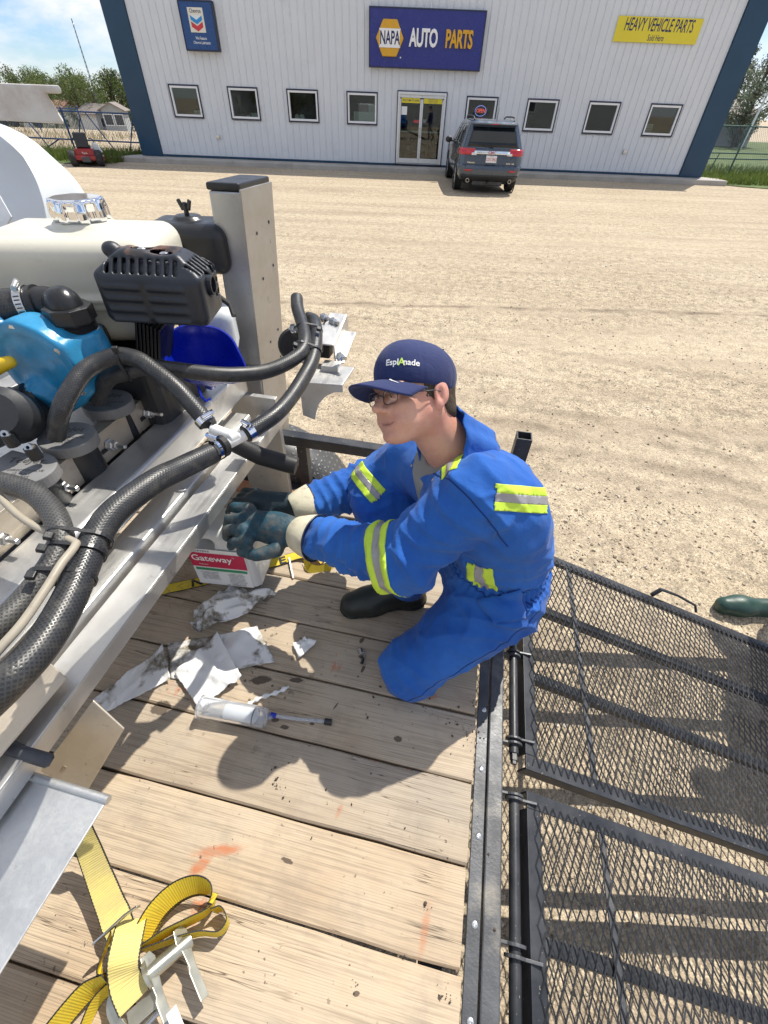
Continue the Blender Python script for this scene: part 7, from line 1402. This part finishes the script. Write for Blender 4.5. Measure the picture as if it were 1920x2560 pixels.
# finer face
Q = hq(Vb); body = make('body', Vb, Fb.tolist(), ['skin', 'lips', 'skin_flush'], wk_, 180)
cq = hq((Vb[Fb[:, 0]]+Vb[Fb[:, 2]])/2); mi = np.zeros(len(Fb), int)
mi[(np.hypot((cq[:, 1])/.024, (cq[:, 2]+.0585)/.0085) < 1) & (cq[:, 0] > .075)] = 1
mi[(np.abs(cq[:, 1]) > .0765) & (np.abs(cq[:, 0]+.01) < .03) & (np.abs(cq[:, 2]+.006) < .04)] = 2
body.data.polygons.foreach_set('material_index', mi); body.data.update()
for s in (1, -1):
    eb = MB(); eb.sphere(Hp(.0905, .0325*s, .0035), HK*np.array([.0085, .0125, .0042]), 12, 8, HR); eb.build('eye', 'eye_white', wk_, smooth=180); MB().sphere(Hp(.0955, .034*s, .0022), HK*np.array([.0045, .0048, .0034]), 10, 6, HR).build('iris', 'eye_dark', wk_, smooth=180)
    MB().tube([Hp(.094, .0225*s, .0045), Hp(.0995, .033*s, .0055), Hp(.090, .045*s, .003)], [.0010, .0016, .0008], 6).build('eyelashes', 'hair_brown', wk_)
    MB().tube(catmull([Hp(.098, .014*s, .024), Hp(.0985, .026*s, .029), Hp(.088, .042*s, .027), Hp(.078, .05*s, .021)], 4), [.0018, .0026, .003, .003, .003, .003, .003, .003, .0028, .0026, .0022, .0018, .001], 6).build('eyebrow', 'hair_brown', wk_, smooth=60)
# hair under the cap: back and sides
def f_hair(P):
    Q = hq(P); S = np.stack([Q[:, 0], np.abs(Q[:, 1]), Q[:, 2]], 1); d = sd_ell(Q, (-.012, 0, .028), (.098, .0770, .098)); d = smin(d, sd_ell(Q, (-.055, 0, -.045), (.052, .060, .055)), .03)
    keep = np.minimum(Q[:, 0]+.030, 1)                                     # behind the ear
    keep = np.maximum(keep, -Q[:, 2]-.045+.45*(Q[:, 0]+.05)); side = sd_box(S, (.012, .074, .026), (.018, .02, .038), .01)
    r = smin(smax(d, keep, .018), np.maximum(d, side), .006); r = np.maximum(r, Q[:, 2]-.06)
    st = P @ (HR[:, 1]*1.0); return r*HK-.0022*vnoise(np.stack([Q[:, 0]*60, Q[:, 1]*190, Q[:, 2]*40], 1), 1.0, 4)-.001*vnoise(P, 260, 3)
sdf_obj('hair', f_hair, Hp(0, 0, 0)-.16, Hp(0, 0, 0)+.16, 0.0045, 'hair_brown', wk_, newton=1)
# cap
def f_cap2(P):
    Q = hq(P); d = sd_ell(Q, (-.008, 0, .046), (.1055, .0860, .084)); d = smin(d, sd_ell(Q, (.034, 0, .064), (.063, .060, .062)), .03)
    ang = np.arctan2(Q[:, 1], Q[:, 0]+.01); cut = .030-.012*np.cos(ang)+.008*np.cos(2*ang)
    low = (.020+np.where(Q[:, 0] > 0, .018*np.clip(Q[:, 0]/.1, 0, 1), -.02*np.clip(-Q[:, 0]/.1, 0, 1)))-Q[:, 2]
    seam = np.exp(-((np.sin(ang*3+.0))/.09)**2); d = d+.0012*seam
    d = smax(d, low, .004); return smax(d, -sd_ell(Q, (-.008, 0, .030), (.092, .0725, .074)), .002)*HK-.0007*vnoise(P, 38, 7)
Vc, Fc = sdf_mesh(f_cap2, Hp(0, 0, .05)-.165, Hp(0, 0, .05)+.165, 0.0045, 1); cap = make('cap', Vc, Fc.tolist(), 'cap_navy', wk_, 180)
nb, mb_n = 22, 12; bv = []
for i in range(nb+1):
    a = -1.22+2.44*i/nb
    for j in range(mb_n+1):
        t = j/mb_n; ext = .082*(math.cos(a*0.92)**0.55 if abs(a*0.92) < 1.57 else 0)
        r0 = np.array([.099*math.cos(a)-.004, .0875*math.sin(a)]); rr = r0+np.array([1.0, .10*math.sin(a)])*ext*t
        z = .042-.030*(abs(math.sin(a))**2.0)-.013*t-.004*t*t+.006*t*math.cos(a*1.4)
        bv.append(Hp(rr[0], rr[1], z))
bf = [(i*(mb_n+1)+j, (i+1)*(mb_n+1)+j, (i+1)*(mb_n+1)+j+1, i*(mb_n+1)+j+1) for i in range(nb) for j in range(mb_n)]
brim = make('cap_brim', bv, bf, 'cap_navy', cap, 180); s_ = brim.modifiers.new('s', 'SOLIDIFY'); s_.thickness = .0045; s_.offset = 0
MB().sphere(Hp(-.01, 0, .130), HK*np.array([.009, .009, .004]), 10, 6, HR).build('cap_button', 'cap_navy', cap, smooth=180)
for a in (-2.3, -1.25, .95, 2.2): p = V3(-.010+.100*math.cos(a)*.72, .0825*math.sin(a)*.72+0.0, .046+.084*.70); MB().lathe([(.0022, 0), (.004, 0), (.004, .001), (.0022, .001)], Hp(*p), hu, 10, False).build('eyelet', 'cap_navy', cap)
def on_surface(Vs, Fs, mb_, geo, px, size_dir_up, off=.0012, turn=0.0):
    """lay flat geometry on a surface at the place met by a sight line"""
    bv_ = BVHTree.FromPolygons([tuple(v) for v in Vs], [tuple(int(q) for q in f) for f in Fs]); h, nn, _, _ = bv_.ray_cast(Vector(CAM), Vector(ray(*px)).normalized())
    if h is None: return mb_
    nn = np.array(nn); nn = nn if nn@(CAM-np.array(h)) > 0 else -nn; c = np.array(h); up_ = nrm(size_dir_up-nn*(size_dir_up@nn)); rt_ = np.cross(up_, nn)
    ca, sa = math.cos(turn), math.sin(turn); rt2, up2 = rt_*ca+up_*sa, up_*ca-rt_*sa; out = []
    for p in geo[0]:
        o_ = c+rt2*p[0]+up2*p[1]+nn*.04; hh, _, _, _ = bv_.ray_cast(Vector(o_), Vector(-nn)); out.append((np.array(hh) if hh is not None else o_-nn*.04)+nn*(off+p[2]))
    return mb_.add(out, geo[1])
def subdiv_text(s, **k):
    v, f = text_geo(s, **k); return v, f
for (s_, dx_, m_) in (('Espl', -.0175, 'letter_white'), ('A', .0035, 'thread_lime'), ('nade', .0245, 'letter_white')):
    g = text_geo(s_, size=.0185 if s_ != 'A' else .0225, bold=.022); g[0][:, 0] += dx_; t = on_surface(Vc, Fc, MB(), g, (1000, 905), hu, .0010, -.10); t.build('cap_lettering', m_, cap)
sw_ = [(-.017, .004), (-.013, .001), (-.008, -.0015), (-.002, -.0015), (.006, .0010), (.016, .0050), (.004, -.0030), (-.004, -.0062), (-.010, -.0064), (-.0145, -.0042), (-.0165, -.0008)]
g = (np.array([(x*.95, y*.9, 0) for x, y in sw_]), [tuple(range(len(sw_)-1, -1, -1))]); t = on_surface(np.array(bv), bf, MB(), g, (985, 956), -hf, .0040, math.pi*0+.0); t.build('cap_emblem', 'letter_white', cap)
# glasses
gl_ = MB(); lens = MB()
for s in (1, -1):
    c = V3(.1035, .0335*s, .001); pts = [Hp(c[0]-.006*abs(math.cos(a))*(1 if math.cos(a)*s > 0 else 0), c[1]+.0235*np.sign(math.cos(a))*abs(math.cos(a))**.6, c[2]+.0155*np.sign(math.sin(a))*abs(math.sin(a))**.6) for a in np.linspace(0, 2*math.pi, 33)[:-1]]
    gl_.tube(pts, .0011, 6, closed=True); lens.add(pts, [tuple(range(32))]); gl_.tube([Hp(.0985, .057*s, .006), Hp(.06, .0745*s, .008), Hp(.005, .081*s, .010), Hp(-.018, .082*s, .004)], .0012, 6)
gl_.tube([Hp(.1035, .010, .005), Hp(.1085, 0, .008), Hp(.1035, -.010, .005)], .0011, 6)
go = gl_.build('glasses', 'worn_steel', wk_, smooth=60); lens.build('lens', 'lens_glass', go)
# ---- coverall
FOLDS = [(J['elN'], nrm(J['wrN']-J['shN']), .0105, .052, .10), (J['elF'], nrm(J['wrF']-J['shF']), .009, .05, .09), ((J['elN']+J['wrN'])/2, nrm(J['wrN']-J['elN']), .0045, .036, .12), (J['shN'], nrm(J['elN']-J['shN']), .006, .06, .11), ((J['shN']+J['elN'])/2, nrm(J['elN']-J['shN']+V3(0.1, 0.05, 0)), .006, .055, .10), (J['waist']+V3(.05, -.02, -.04), V3(.1, 0, 1.0), .007, .042, .12), (J['hipN']+V3(0, -.03, .02), nrm(J['kneeN']-J['hipN']+V3(.25, 0, .1)), .009, .055, .11), (J['kneeN'], nrm(J['kneeN']-J['hipN']), .005, .045, .09), (J['kneeF'], V3(-.3, 0, 1), .006, .05, .1), ((J['elF']+J['wrF'])/2, nrm(J['wrF']-J['elF']), .0045, .034, .12), (J['ankN']+V3(-.05, 0, .03), nrm(J['ankN']-J['kneeN']), .006, .04, .1)]
def wrinkle(P):
    w = .0060*vnoise(P, 7.0, 11)+.0040*vnoise(P*np.array([1.0, 1.0, 1.6]), 12.0, 12)+.0085*((1-np.abs(vnoise(P@np.array([[.8, .3, .5], [-.5, .8, .3], [-.6, -.5, 1.5]]), 8.0, 31)))**4-.25)+.0050*((1-np.abs(vnoise(P@np.array([[1.4, .3, -.5], [-.5, .8, .6], [.6, -.5, .8]]), 12.0, 33)))**4-.25)+.0022*(1-2*np.abs(vnoise(P, 21.0, 13))); nz = vnoise(P, 8.0, 14)*1.9+vnoise(P, 3.5, 15)*2.2
    Dw = P-J['waist']; sw = Dw@V3(.12, 0, .993)+.036; w = w+.0042*np.exp(-(sw/.030)**2)*np.sin(np.arctan2(Dw[:, 1], Dw[:, 0])*46+2*nz)-.007*np.exp(-(sw/.022)**2)
    for c, ax_, am, wl_, rad in FOLDS:
        D = P-c; s = D@ax_; q = np.exp(-(D*D).sum(1)/(rad*rad)); ph = s/wl_*2*math.pi+nz; w = w+1.9*am*q*(1-np.abs(np.sin(ph*.5))**.7*1.5)
    return w
def f_cov(P):
    d = f_torso(P, .004)
    a1 = np.minimum(sd_cone(P, J['shN'], J['elN'], .090, .080), sd_cone(P, J['elN'], J['wrN'], .080, .056)); a1 = smin(a1, sd_ell(P, J['elN']+V3(.01, -.01, -.02), (.085, .075, .08)), .03)
    a2 = np.minimum(sd_cone(P, J['shF'], J['elF'], .090, .082), sd_cone(P, J['elF'], J['wrF'], .082, .060))
    a1 = smax(a1, (P-J['wrN'])@nrm(J['wrN']-J['elN'])+.012, .006); a2 = smax(a2, (P-J['wrF'])@nrm(J['wrF']-J['elF'])+.012, .006)
    l1 = smin(sd_cone(P, J['hipN'], J['kneeN'], .125, .088), sd_cone(P, J['kneeN'], J['ankN'], .084, .075), .025); l2 = smin(sd_cone(P, J['hipF'], J['kneeF'], .115, .090), sd_cone(P, J['kneeF'], J['ankF']+V3(0, 0, .045), .090, .080), .03)
    d = smin(d, smin(l1, l2, .03), .035); d = smin(d, a2, .03); d = smin(d, a1, .022)
    # open neck
    d = smax(d, -sd_cone(P, J['neck']+V3(-.02, -.01, .0), Hp(-.02, 0, -.08), .074, .085), .008)
    vn = J['neck']+V3(-.10, -.055, -.055); d = smax(d, -sd_cone(P, J['neck']+V3(-.03, -.02, -.02), vn, .052, .012), .008)
    d = smax(d, DZ+.003-P[:, 2], .012)                                       # rests on the planks
    return d
Vv, Fv = sdf_mesh(f_cov, (-.56, .48, .53), (.56, 1.36, 1.44), 0.0060, 1)
_g = np.stack([f_cov(Vv+.004*np.eye(3)[k])-f_cov(Vv-.004*np.eye(3)[k]) for k in range(3)], 1); _g /= np.maximum(1e-9, np.linalg.norm(_g, axis=1))[:, None]
_nk = np.clip((np.minimum(np.linalg.norm(Vv-J['neck'], axis=1), np.linalg.norm(Vv-(J['neck']+V3(-.08, -.045, -.045)), axis=1))-.07)/.06, 0, 1)
Vv = Vv+_g*(np.clip(wrinkle(Vv), -.016, .020)*_nk)[:, None]; Vv[:, 2] = np.maximum(Vv[:, 2], DZ+.003)
cov = make('coveralls', Vv, Fv.tolist(), 'coverall_blue', wk_, 180)
me = cov.data; nv = np.empty(len(Vv)*3); me.vertices.foreach_get('normal', nv); NV = nv.reshape(-1, 3)
def band(name, m, c, n_, w0, w1, near=None, off=.0025, parent=None, extra=None):
    """strip of tape sewn round the cloth between two planes across n_"""
    c = np.asarray(c, float); n_ = nrm(n_); s = (Vv-c)@n_; ok = (s > w0-.012) & (s < w1+.012)
    if near is not None:
        a, b, R_ = near; a = np.asarray(a, float); b = np.asarray(b, float); ba = b-a; t = np.clip(((Vv-a)@ba)/(ba@ba), 0, 1); ok &= np.linalg.norm(Vv-a-t[:, None]*ba, axis=1) < R_
    if extra is not None: ok &= extra(Vv)
    fs = Fv[ok[Fv].all(1)]
    if len(fs) < 3: return None
    ids, inv = np.unique(fs, return_inverse=True); inv = inv.reshape(fs.shape); bm = bmesh.new(); vs_ = [bm.verts.new(Vv[i]+NV[i]*off) for i in ids]
    for f in inv: bm.faces.new([vs_[q] for q in f])
    for (pp, nn) in ((c+n_*w1, n_), (c+n_*w0, -n_)): bmesh.ops.bisect_plane(bm, geom=bm.verts[:]+bm.edges[:]+bm.faces[:], plane_co=Vector(pp), plane_no=Vector(nn), clear_outer=True)
    bm.verts.index_update(); v = [tuple(q.co) for q in bm.verts]; f = [[q.index for q in g.verts] for g in bm.faces]; bm.free()
    if not f: return None
    o = make(name, v, f, m, parent or cov, 180); s_ = o.modifiers.new('s', 'SOLIDIFY'); s_.thickness = .0016; s_.offset = -1; return o
def tape(c, n_, w, near=None, extra=None):
    k = w/6
    o = band('reflective_tape', 'tape_lime', c, n_, -w/2, -k, near, .0024, None, extra); band('reflective_tape', 'tape_silver', c, n_, -k, k, near, .0026, None, extra); band('reflective_tape', 'tape_lime', c, n_, k, w/2, near, .0024, None, extra)
fN = nrm(J['wrN']-J['elN']); tu = nrm(J['chest']-J['waist'])
BV = BVHTree.FromPolygons([tuple(v) for v in Vv], [tuple(int(q) for q in f) for f in Fv])
def hit(px):
    h, nn, _, _ = BV.ray_cast(Vector(CAM), Vector(ray(*px)).normalized()); return (np.array(h), np.array(nn)) if h is not None else (None, None)
def tape_px(p, q, w, reach=None, ends=None, facing=True):
    """reflective tape whose middle runs through two measured places on the cloth"""
    a, na_ = hit(p); b, nb_ = hit(q)
    if a is None or b is None: print('tape missed', p, q); return
    nn = nrm(na_+nb_); d_ = nrm(b-a); cr = nrm(np.cross(d_, nn)); L = np.linalg.norm(b-a)
    def ex(V):
        s = (V-a)@d_; ok = (np.linalg.norm(V-(a+b)/2, axis=1) < (reach or L*.75))
        if ends is not None: ok &= (s > -ends) & (s < L+ends)
        if facing: ok &= ((V-a)@nn > -.17)
        return ok
    tape((a+b)/2, cr, w, None, ex)
tape_px((944, 1340), (957, 1465), .066, .13, facing=False); tape_px((893, 1170), (932, 1226), .060, .10)
tape_px((1282, 1246), (1338, 1250), .060, .14, .05); tape_px((1122, 1166), (1168, 1122), .052, .10, .03)
tape_px((1199, 1416), (1216, 1468), .066, .08, .004); tape(J['ankF']+(J['kneeF']-J['ankF'])*.52, nrm(J['kneeF']-J['ankF']), .062, (J['ankF'], J['kneeF'], .13), lambda V: (V[:, 1] > .86) & (V[:, 0] < -.02) & (V[:, 2] < .98))
# seams
for (c, n_, near, ex) in ((J['shN']+nrm(J['elN']-J['shN'])*.035, nrm(J['elN']-J['shN']+V3(-.02, -.12, .05)), (J['shN'], J['elN'], .15), lambda V: V[:, 2] > 1.05), (J['waist']+V3(.02, 0, -.055), V3(.12, 0, 1), None, lambda V: (V[:, 0] > .05)), (J['waist']+V3(.02, 0, -.02), V3(.12, 0, 1), None, lambda V: (V[:, 0] > .05)), ((J['hipN']+J['kneeN'])/2+V3(0, 0, -.02), nrm(np.cross(J['kneeN']-J['hipN'], V3(.3, -1, .2))), (J['hipN'], J['kneeN'], .16), lambda V: V[:, 1] < .8), (J['wrN']-fN*.028, fN, (J['elN'], J['wrN'], .12), None), (J['wrN']-fN*.022, fN, (J['elN'], J['wrN'], .12), None)):
    band('seam', 'thread_dark', c, n_, -.0014, .0014, near, .0011, None, ex)
# collar: stand-up flap round the neck, open in front
cn = nrm(Hp(-.02, 0, -.08)-J['neck']); cu, cw = nrm(-hf-cn*(-hf@cn)), None; cw = np.cross(cn, cu); cvs = []; na, nh = 34, 7
for i in range(na+1):
    a = -2.45+4.9*i/na; ex = abs(a)/2.45
    for j in range(nh+1):
        t = j/nh; rr = .082+.014*ex**3-(.012*t if t < 1 else .010)+.022*t*ex**2+.004*math.sin(9*a+t*3); h = -.085-.030*ex**2+t*(.126+.018*math.exp(-((abs(a)-1.25)/.6)**2)-.012*ex**2)
        cvs.append(J['neck']+V3(.0, 0, .028)+(cu*math.cos(a)+cw*math.sin(a))*rr+cn*h)
cfs = [(i*(nh+1)+j, (i+1)*(nh+1)+j, (i+1)*(nh+1)+j+1, i*(nh+1)+j+1) for i in range(na) for j in range(nh)]
co_ = make('collar', cvs, cfs, 'coverall_blue', cov, 180); s_ = co_.modifiers.new('s', 'SOLIDIFY'); s_.thickness = .004; s_.offset = 0
# T-shirt in the open neck
sdf_obj('tee_shirt', lambda P: smax(smax(smin(f_torso(P, -.006), sd_cone(P, J['neck']+V3(-.02, -.01, -.02), J['chest']+V3(-.1, -.03, .0), .078, .06), .02), -sd_cone(P, J['neck'], Hp(-.03, 0, -.06), .060, .064), .004), (P-J['neck'])@cn-.022, .004), J['neck']-.2, J['neck']+.14, .009, 'tee_grey', wk_)
# snaps on the placket
for (px_, py_) in ((1030, 1165), (1083, 1200)):
    t = on_surface(Vv, Fv, MB(), (np.array([(.004*math.cos(a), .004*math.sin(a), 0) for a in np.linspace(0, 6.28, 13)[:-1]]), [tuple(range(11, -1, -1)), tuple(range(12))]), (px_, py_), V3(0, 0, 1), .002); t.build('snap', 'steel', cov)
# pocket flap on the hip
def patch_px(name, m, quad, n=8, off=.006, parent=None):
    bv_ = BVHTree.FromPolygons([tuple(v) for v in Vv], [tuple(int(q) for q in f) for f in Fv]); vs_ = []; 
    for i in range(n+1):
        for j in range(n+1):
            u, v = i/n, j/n; px = [(1-u)*(1-v)*quad[0][k]+u*(1-v)*quad[1][k]+u*v*quad[2][k]+(1-u)*v*quad[3][k] for k in (0, 1)]; h, nn, _, _ = bv_.ray_cast(Vector(CAM), Vector(ray(*px)).normalized())
            if h is None: return
            vs_.append(np.array(h)+np.array(nn)*off)
    o = make(name, vs_, [(i*(n+1)+j, (i+1)*(n+1)+j, (i+1)*(n+1)+j+1, i*(n+1)+j+1) for i in range(n) for j in range(n)], m, parent or cov, 180); s_ = o.modifiers.new('s', 'SOLIDIFY'); s_.thickness = .004; return o
patch_px('pocket_flap', 'coverall_blue', [(1195, 1500), (1300, 1470), (1310, 1545), (1235, 1560)])
# ---- gloves
def f_gloveN(P):
    w = J['wrN']; k = G(642, 1312, .935); d = sd_cone(P, w+(k-w)*.1, k, .040, .046); d = smin(d, sd_ell(P, (w+k)/2+V3(-.02, 0, .005), (.085, .045, .05)), .03)
    for (a, b, c, r_) in (((622, 1274, .955), (585, 1268, .935), (578, 1290, .895), .0175), ((612, 1298, .955), (574, 1298, .935), (568, 1318, .89), .0180), ((610, 1324, .955), (570, 1326, .93), (568, 1342, .89), .0178), ((618, 1350, .945), (582, 1356, .92), (578, 1366, .88), .0165)):
        a, b, c = G(*a), G(*b), G(*c); d = smin(d, np.minimum(sd_cone(P, a, b, r_+.003, r_), sd_cone(P, b, c, r_, r_-.002)), .008); d = smin(d, sd_cone(P, k, a, .03, r_+.002), .014)
    th = [G(690, 1375, .93), G(640, 1388, .92), G(605, 1380, .89)]; d = smin(d, np.minimum(sd_cone(P, th[0], th[1], .024, .019), sd_cone(P, th[1], th[2], .019, .016)), .016)
    return d-.0016*vnoise(P, 40, 3)-.001*vnoise(P, 90, 4)
sdf_obj('glove', f_gloveN, (-.80, .70, .78), (-.30, 1.05, 1.06), .006, 'glove_blue', wk_)
def f_gloveF(P):
    w = J['wrF']; k = V3(-.63, .975, .915); d = sd_cone(P, w, k, .042, .046)
    for i in range(4):
        a = k+V3(-.015, -.045+.03*i, .015-.004*i); b = a+V3(-.05, 0, -.005); c = b+V3(-.022, 0, -.042); d = smin(d, np.minimum(sd_cone(P, a, b, .019, .017), sd_cone(P, b, c, .017, .015)), .008)
    th = [k+V3(.05, -.04, .0), k+V3(.01, -.075, -.01), k+V3(-.02, -.085, -.03)]; d = smin(d, np.minimum(sd_cone(P, th[0], th[1], .022, .018), sd_cone(P, th[1], th[2], .018, .015)), .014)
    return d-.0016*vnoise(P, 40, 6)
sdf_obj('glove', f_gloveF, (-.80, .82, .78), (-.38, 1.15, 1.03), .0075, 'glove_dark', wk_)
for e, w_, r0 in (('wrN', 'elN', .056), ('wrF', 'elF', .052)):
    ax_ = nrm(J[w_]-J[e]); c = J[e]-ax_*.045; n = 30; vs_ = []; prof = [(r0-.006, 0), (r0+.002, .008), (r0+.010, .04), (r0+.015, .078), (r0+.013, .080), (r0+.006, .04), (r0-.006, .006)]
    u_, v_ = perp(ax_); m_ = MB(); vs_ = [c+ax_*h+(u_*math.cos(2*math.pi*j/n)+v_*math.sin(2*math.pi*j/n))*(r_+.003*math.sin(4*math.pi*j/n+h*30)) for r_, h in prof for j in range(n)]
    m_.add(vs_, [(i*n+j, i*n+(j+1) % n, (i+1)*n+(j+1) % n, (i+1)*n+j) for i in range(len(prof)-1) for j in range(n)]); m_.build('glove_cuff', 'cuff_canvas', wk_, smooth=60)
    m2 = MB(); m2.tube([c+ax_*.079+(u_*math.cos(2*math.pi*j/n)+v_*math.sin(2*math.pi*j/n))*(r0+.0145+.003*math.sin(4*math.pi*j/n+.079*30)) for j in range(n)], .0022, 6, closed=True); m2.build('cuff_binding', 'sign_edge', wk_, smooth=60)
# ---- boots
def f_boot(P, a, t, lift=0.0):
    h = a+V3(.02, .01, -.075); h[2] = DZ+.035+lift; t = t.copy(); d = smin(smin(sd_cone(P, h, t, .042, .042), sd_cone(P, a+V3(0, 0, .09), h, .062, .048), .03), sd_cone(P, a+V3(0, 0, -.01), t, .052, .043), .02); ball = h+(t-h)*.72; d = smin(d, sd_ell(P, ball+V3(0, 0, .008), (.06, .052, .042)), .03)
    sole = smax(d-.006, P[:, 2]-(DZ+.022+lift), .003); d = np.minimum(d, sole); return smax(d, DZ+.0025+lift-P[:, 2], .004)
sdf_obj('boot', lambda P: f_boot(P, J['ankF'], J['toeF']), (-.38, .74, .53), (.06, 1.08, .82), .007, 'boot_black', wk_)
sdf_obj('boot', lambda P: smin(sd_cone(P, J['ankN'], J['ankN']+V3(.06, .03, -.005), .056, .05), sd_cone(P, J['ankN']+V3(.06, .03, -.005), J['toeN']+V3(0.01, .02, .0), .05, .034), .03), (.2, .66, .53), (.52, .98, .74), .008, 'boot_black', wk_)
# ------------------------------------------------------------------ bystander at the right edge
bx, by = 1.80, 1.74
p2 = thing('person', 'bystander in green rubber boots, only one boot in view', 'person', (bx, by, 0))
K = dict(pel=V3(bx+.10, by+.05, .95), chest=V3(bx+.10, by+.05, 1.32), neck=V3(bx+.09, by+.05, 1.50), head=V3(bx+.06, by+.04, 1.66), h1=V3(bx+.09, by-.04, .93), k1=V3(bx+.06, by-.04, .50), a1=V3(bx+.06, by-.03, .12), h2=V3(bx+.10, by+.14, .93), k2=V3(bx+.22, by+.12, .50), a2=V3(bx+.34, by+.10, .12), s1=V3(bx+.10, by-.14, 1.42), e1=V3(bx+.08, by-.22, 1.14), w1=V3(bx-.06, by-.16, 1.0), s2=V3(bx+.10, by+.24, 1.42), e2=V3(bx+.10, by+.32, 1.14), w2=V3(bx-.02, by+.28, .94))
def f_b2(P, g=0.0, head=True):
    d = smin(sd_cone(P, K['pel'], K['chest'], .13+g, .14+g), sd_cone(P, K['s1'], K['s2'], .06+g, .06+g), .08)
    for a, b, c, r in (('h1', 'k1', 'a1', (.085, .06, .045)), ('h2', 'k2', 'a2', (.085, .06, .045)), ('s1', 'e1', 'w1', (.055, .045, .035)), ('s2', 'e2', 'w2', (.055, .045, .035))): d = smin(d, np.minimum(sd_cone(P, K[a], K[b], r[0]+g, r[1]+g), sd_cone(P, K[b], K[c], r[1]+g, r[2]+g)), .04)
    if head: d = smin(d, sd_cone(P, K['chest'], K['neck'], .06, .055), .03); d = smin(d, sd_ell(P, K['head']+V3(0, 0, .02), (.10, .08, .125)), .03); d = smin(d, sd_ell(P, K['head']+V3(-.105, 0, .0), (.02, .014, .02)), .015); d = smin(d, sd_cone(P, K['w1'], K['w1']+V3(-.08, .04, -.05), .034, .026), .02); d = smin(d, sd_cone(P, K['w2'], K['w2']+V3(-.06, .0, -.07), .034, .026), .02)
    return d
sdf_obj('body', lambda P: f_b2(P), (bx-.35, by-.4, .0), (bx+.5, by+.6, 1.85), .02, 'skin', p2)
sdf_obj('jacket', lambda P: smax(smax(f_b2(P, .022, False), .86-P[:, 2], .01), P[:, 2]-1.50, .02)-.004*vnoise(P, 9, 3), (bx-.35, by-.45, .8), (bx+.5, by+.65, 1.6), .02, 'cap_navy', p2)
sdf_obj('trousers', lambda P: smax(smax(f_b2(P, .02, False), P[:, 2]-.95, .01), .30-P[:, 2], .01)-.004*vnoise(P, 9, 4), (bx-.3, by-.35, .25), (bx+.5, by+.55, 1.05), .02, 'tee_grey', p2)
sdf_obj('hat', lambda P: smin(smax(sd_ell(P, K['head']+V3(0, 0, .05), (.115, .095, .11)), K['head'][2]+.05-P[:, 2], .01), sd_ell(P, K['head']+V3(-.14, 0, .06), (.08, .07, .012)), .01), K['head']-.28, K['head']+.28, .018, 'cap_navy', p2)
toe = G(1812, 1512, .05)
for (a, t) in ((K['a1'], toe), (K['a2'], K['a2']+V3(-.12, .16, -.07))):
    def fb(P, a=a, t=t):
        h = V3(a[0]+.02, a[1], .05); t2 = V3(t[0], t[1], .048); d = smin(sd_cone(P, h, t2, .048, .044), sd_cone(P, a+V3(.005, 0, .26), h, .068, .052), .04); d = smin(d, sd_ell(P, h+(t2-h)*.75+V3(0, 0, .008), (.068, .056, .048)), .03); d = np.minimum(d, smax(d-.006, P[:, 2]-.026, .003)); return smax(d, .004-P[:, 2], .004)
    sdf_obj('boot', fb, np.minimum(a, t)-[.14, .14, .14], np.maximum(a, t)+[.14, .14, .36], .010, 'boot_green', p2)
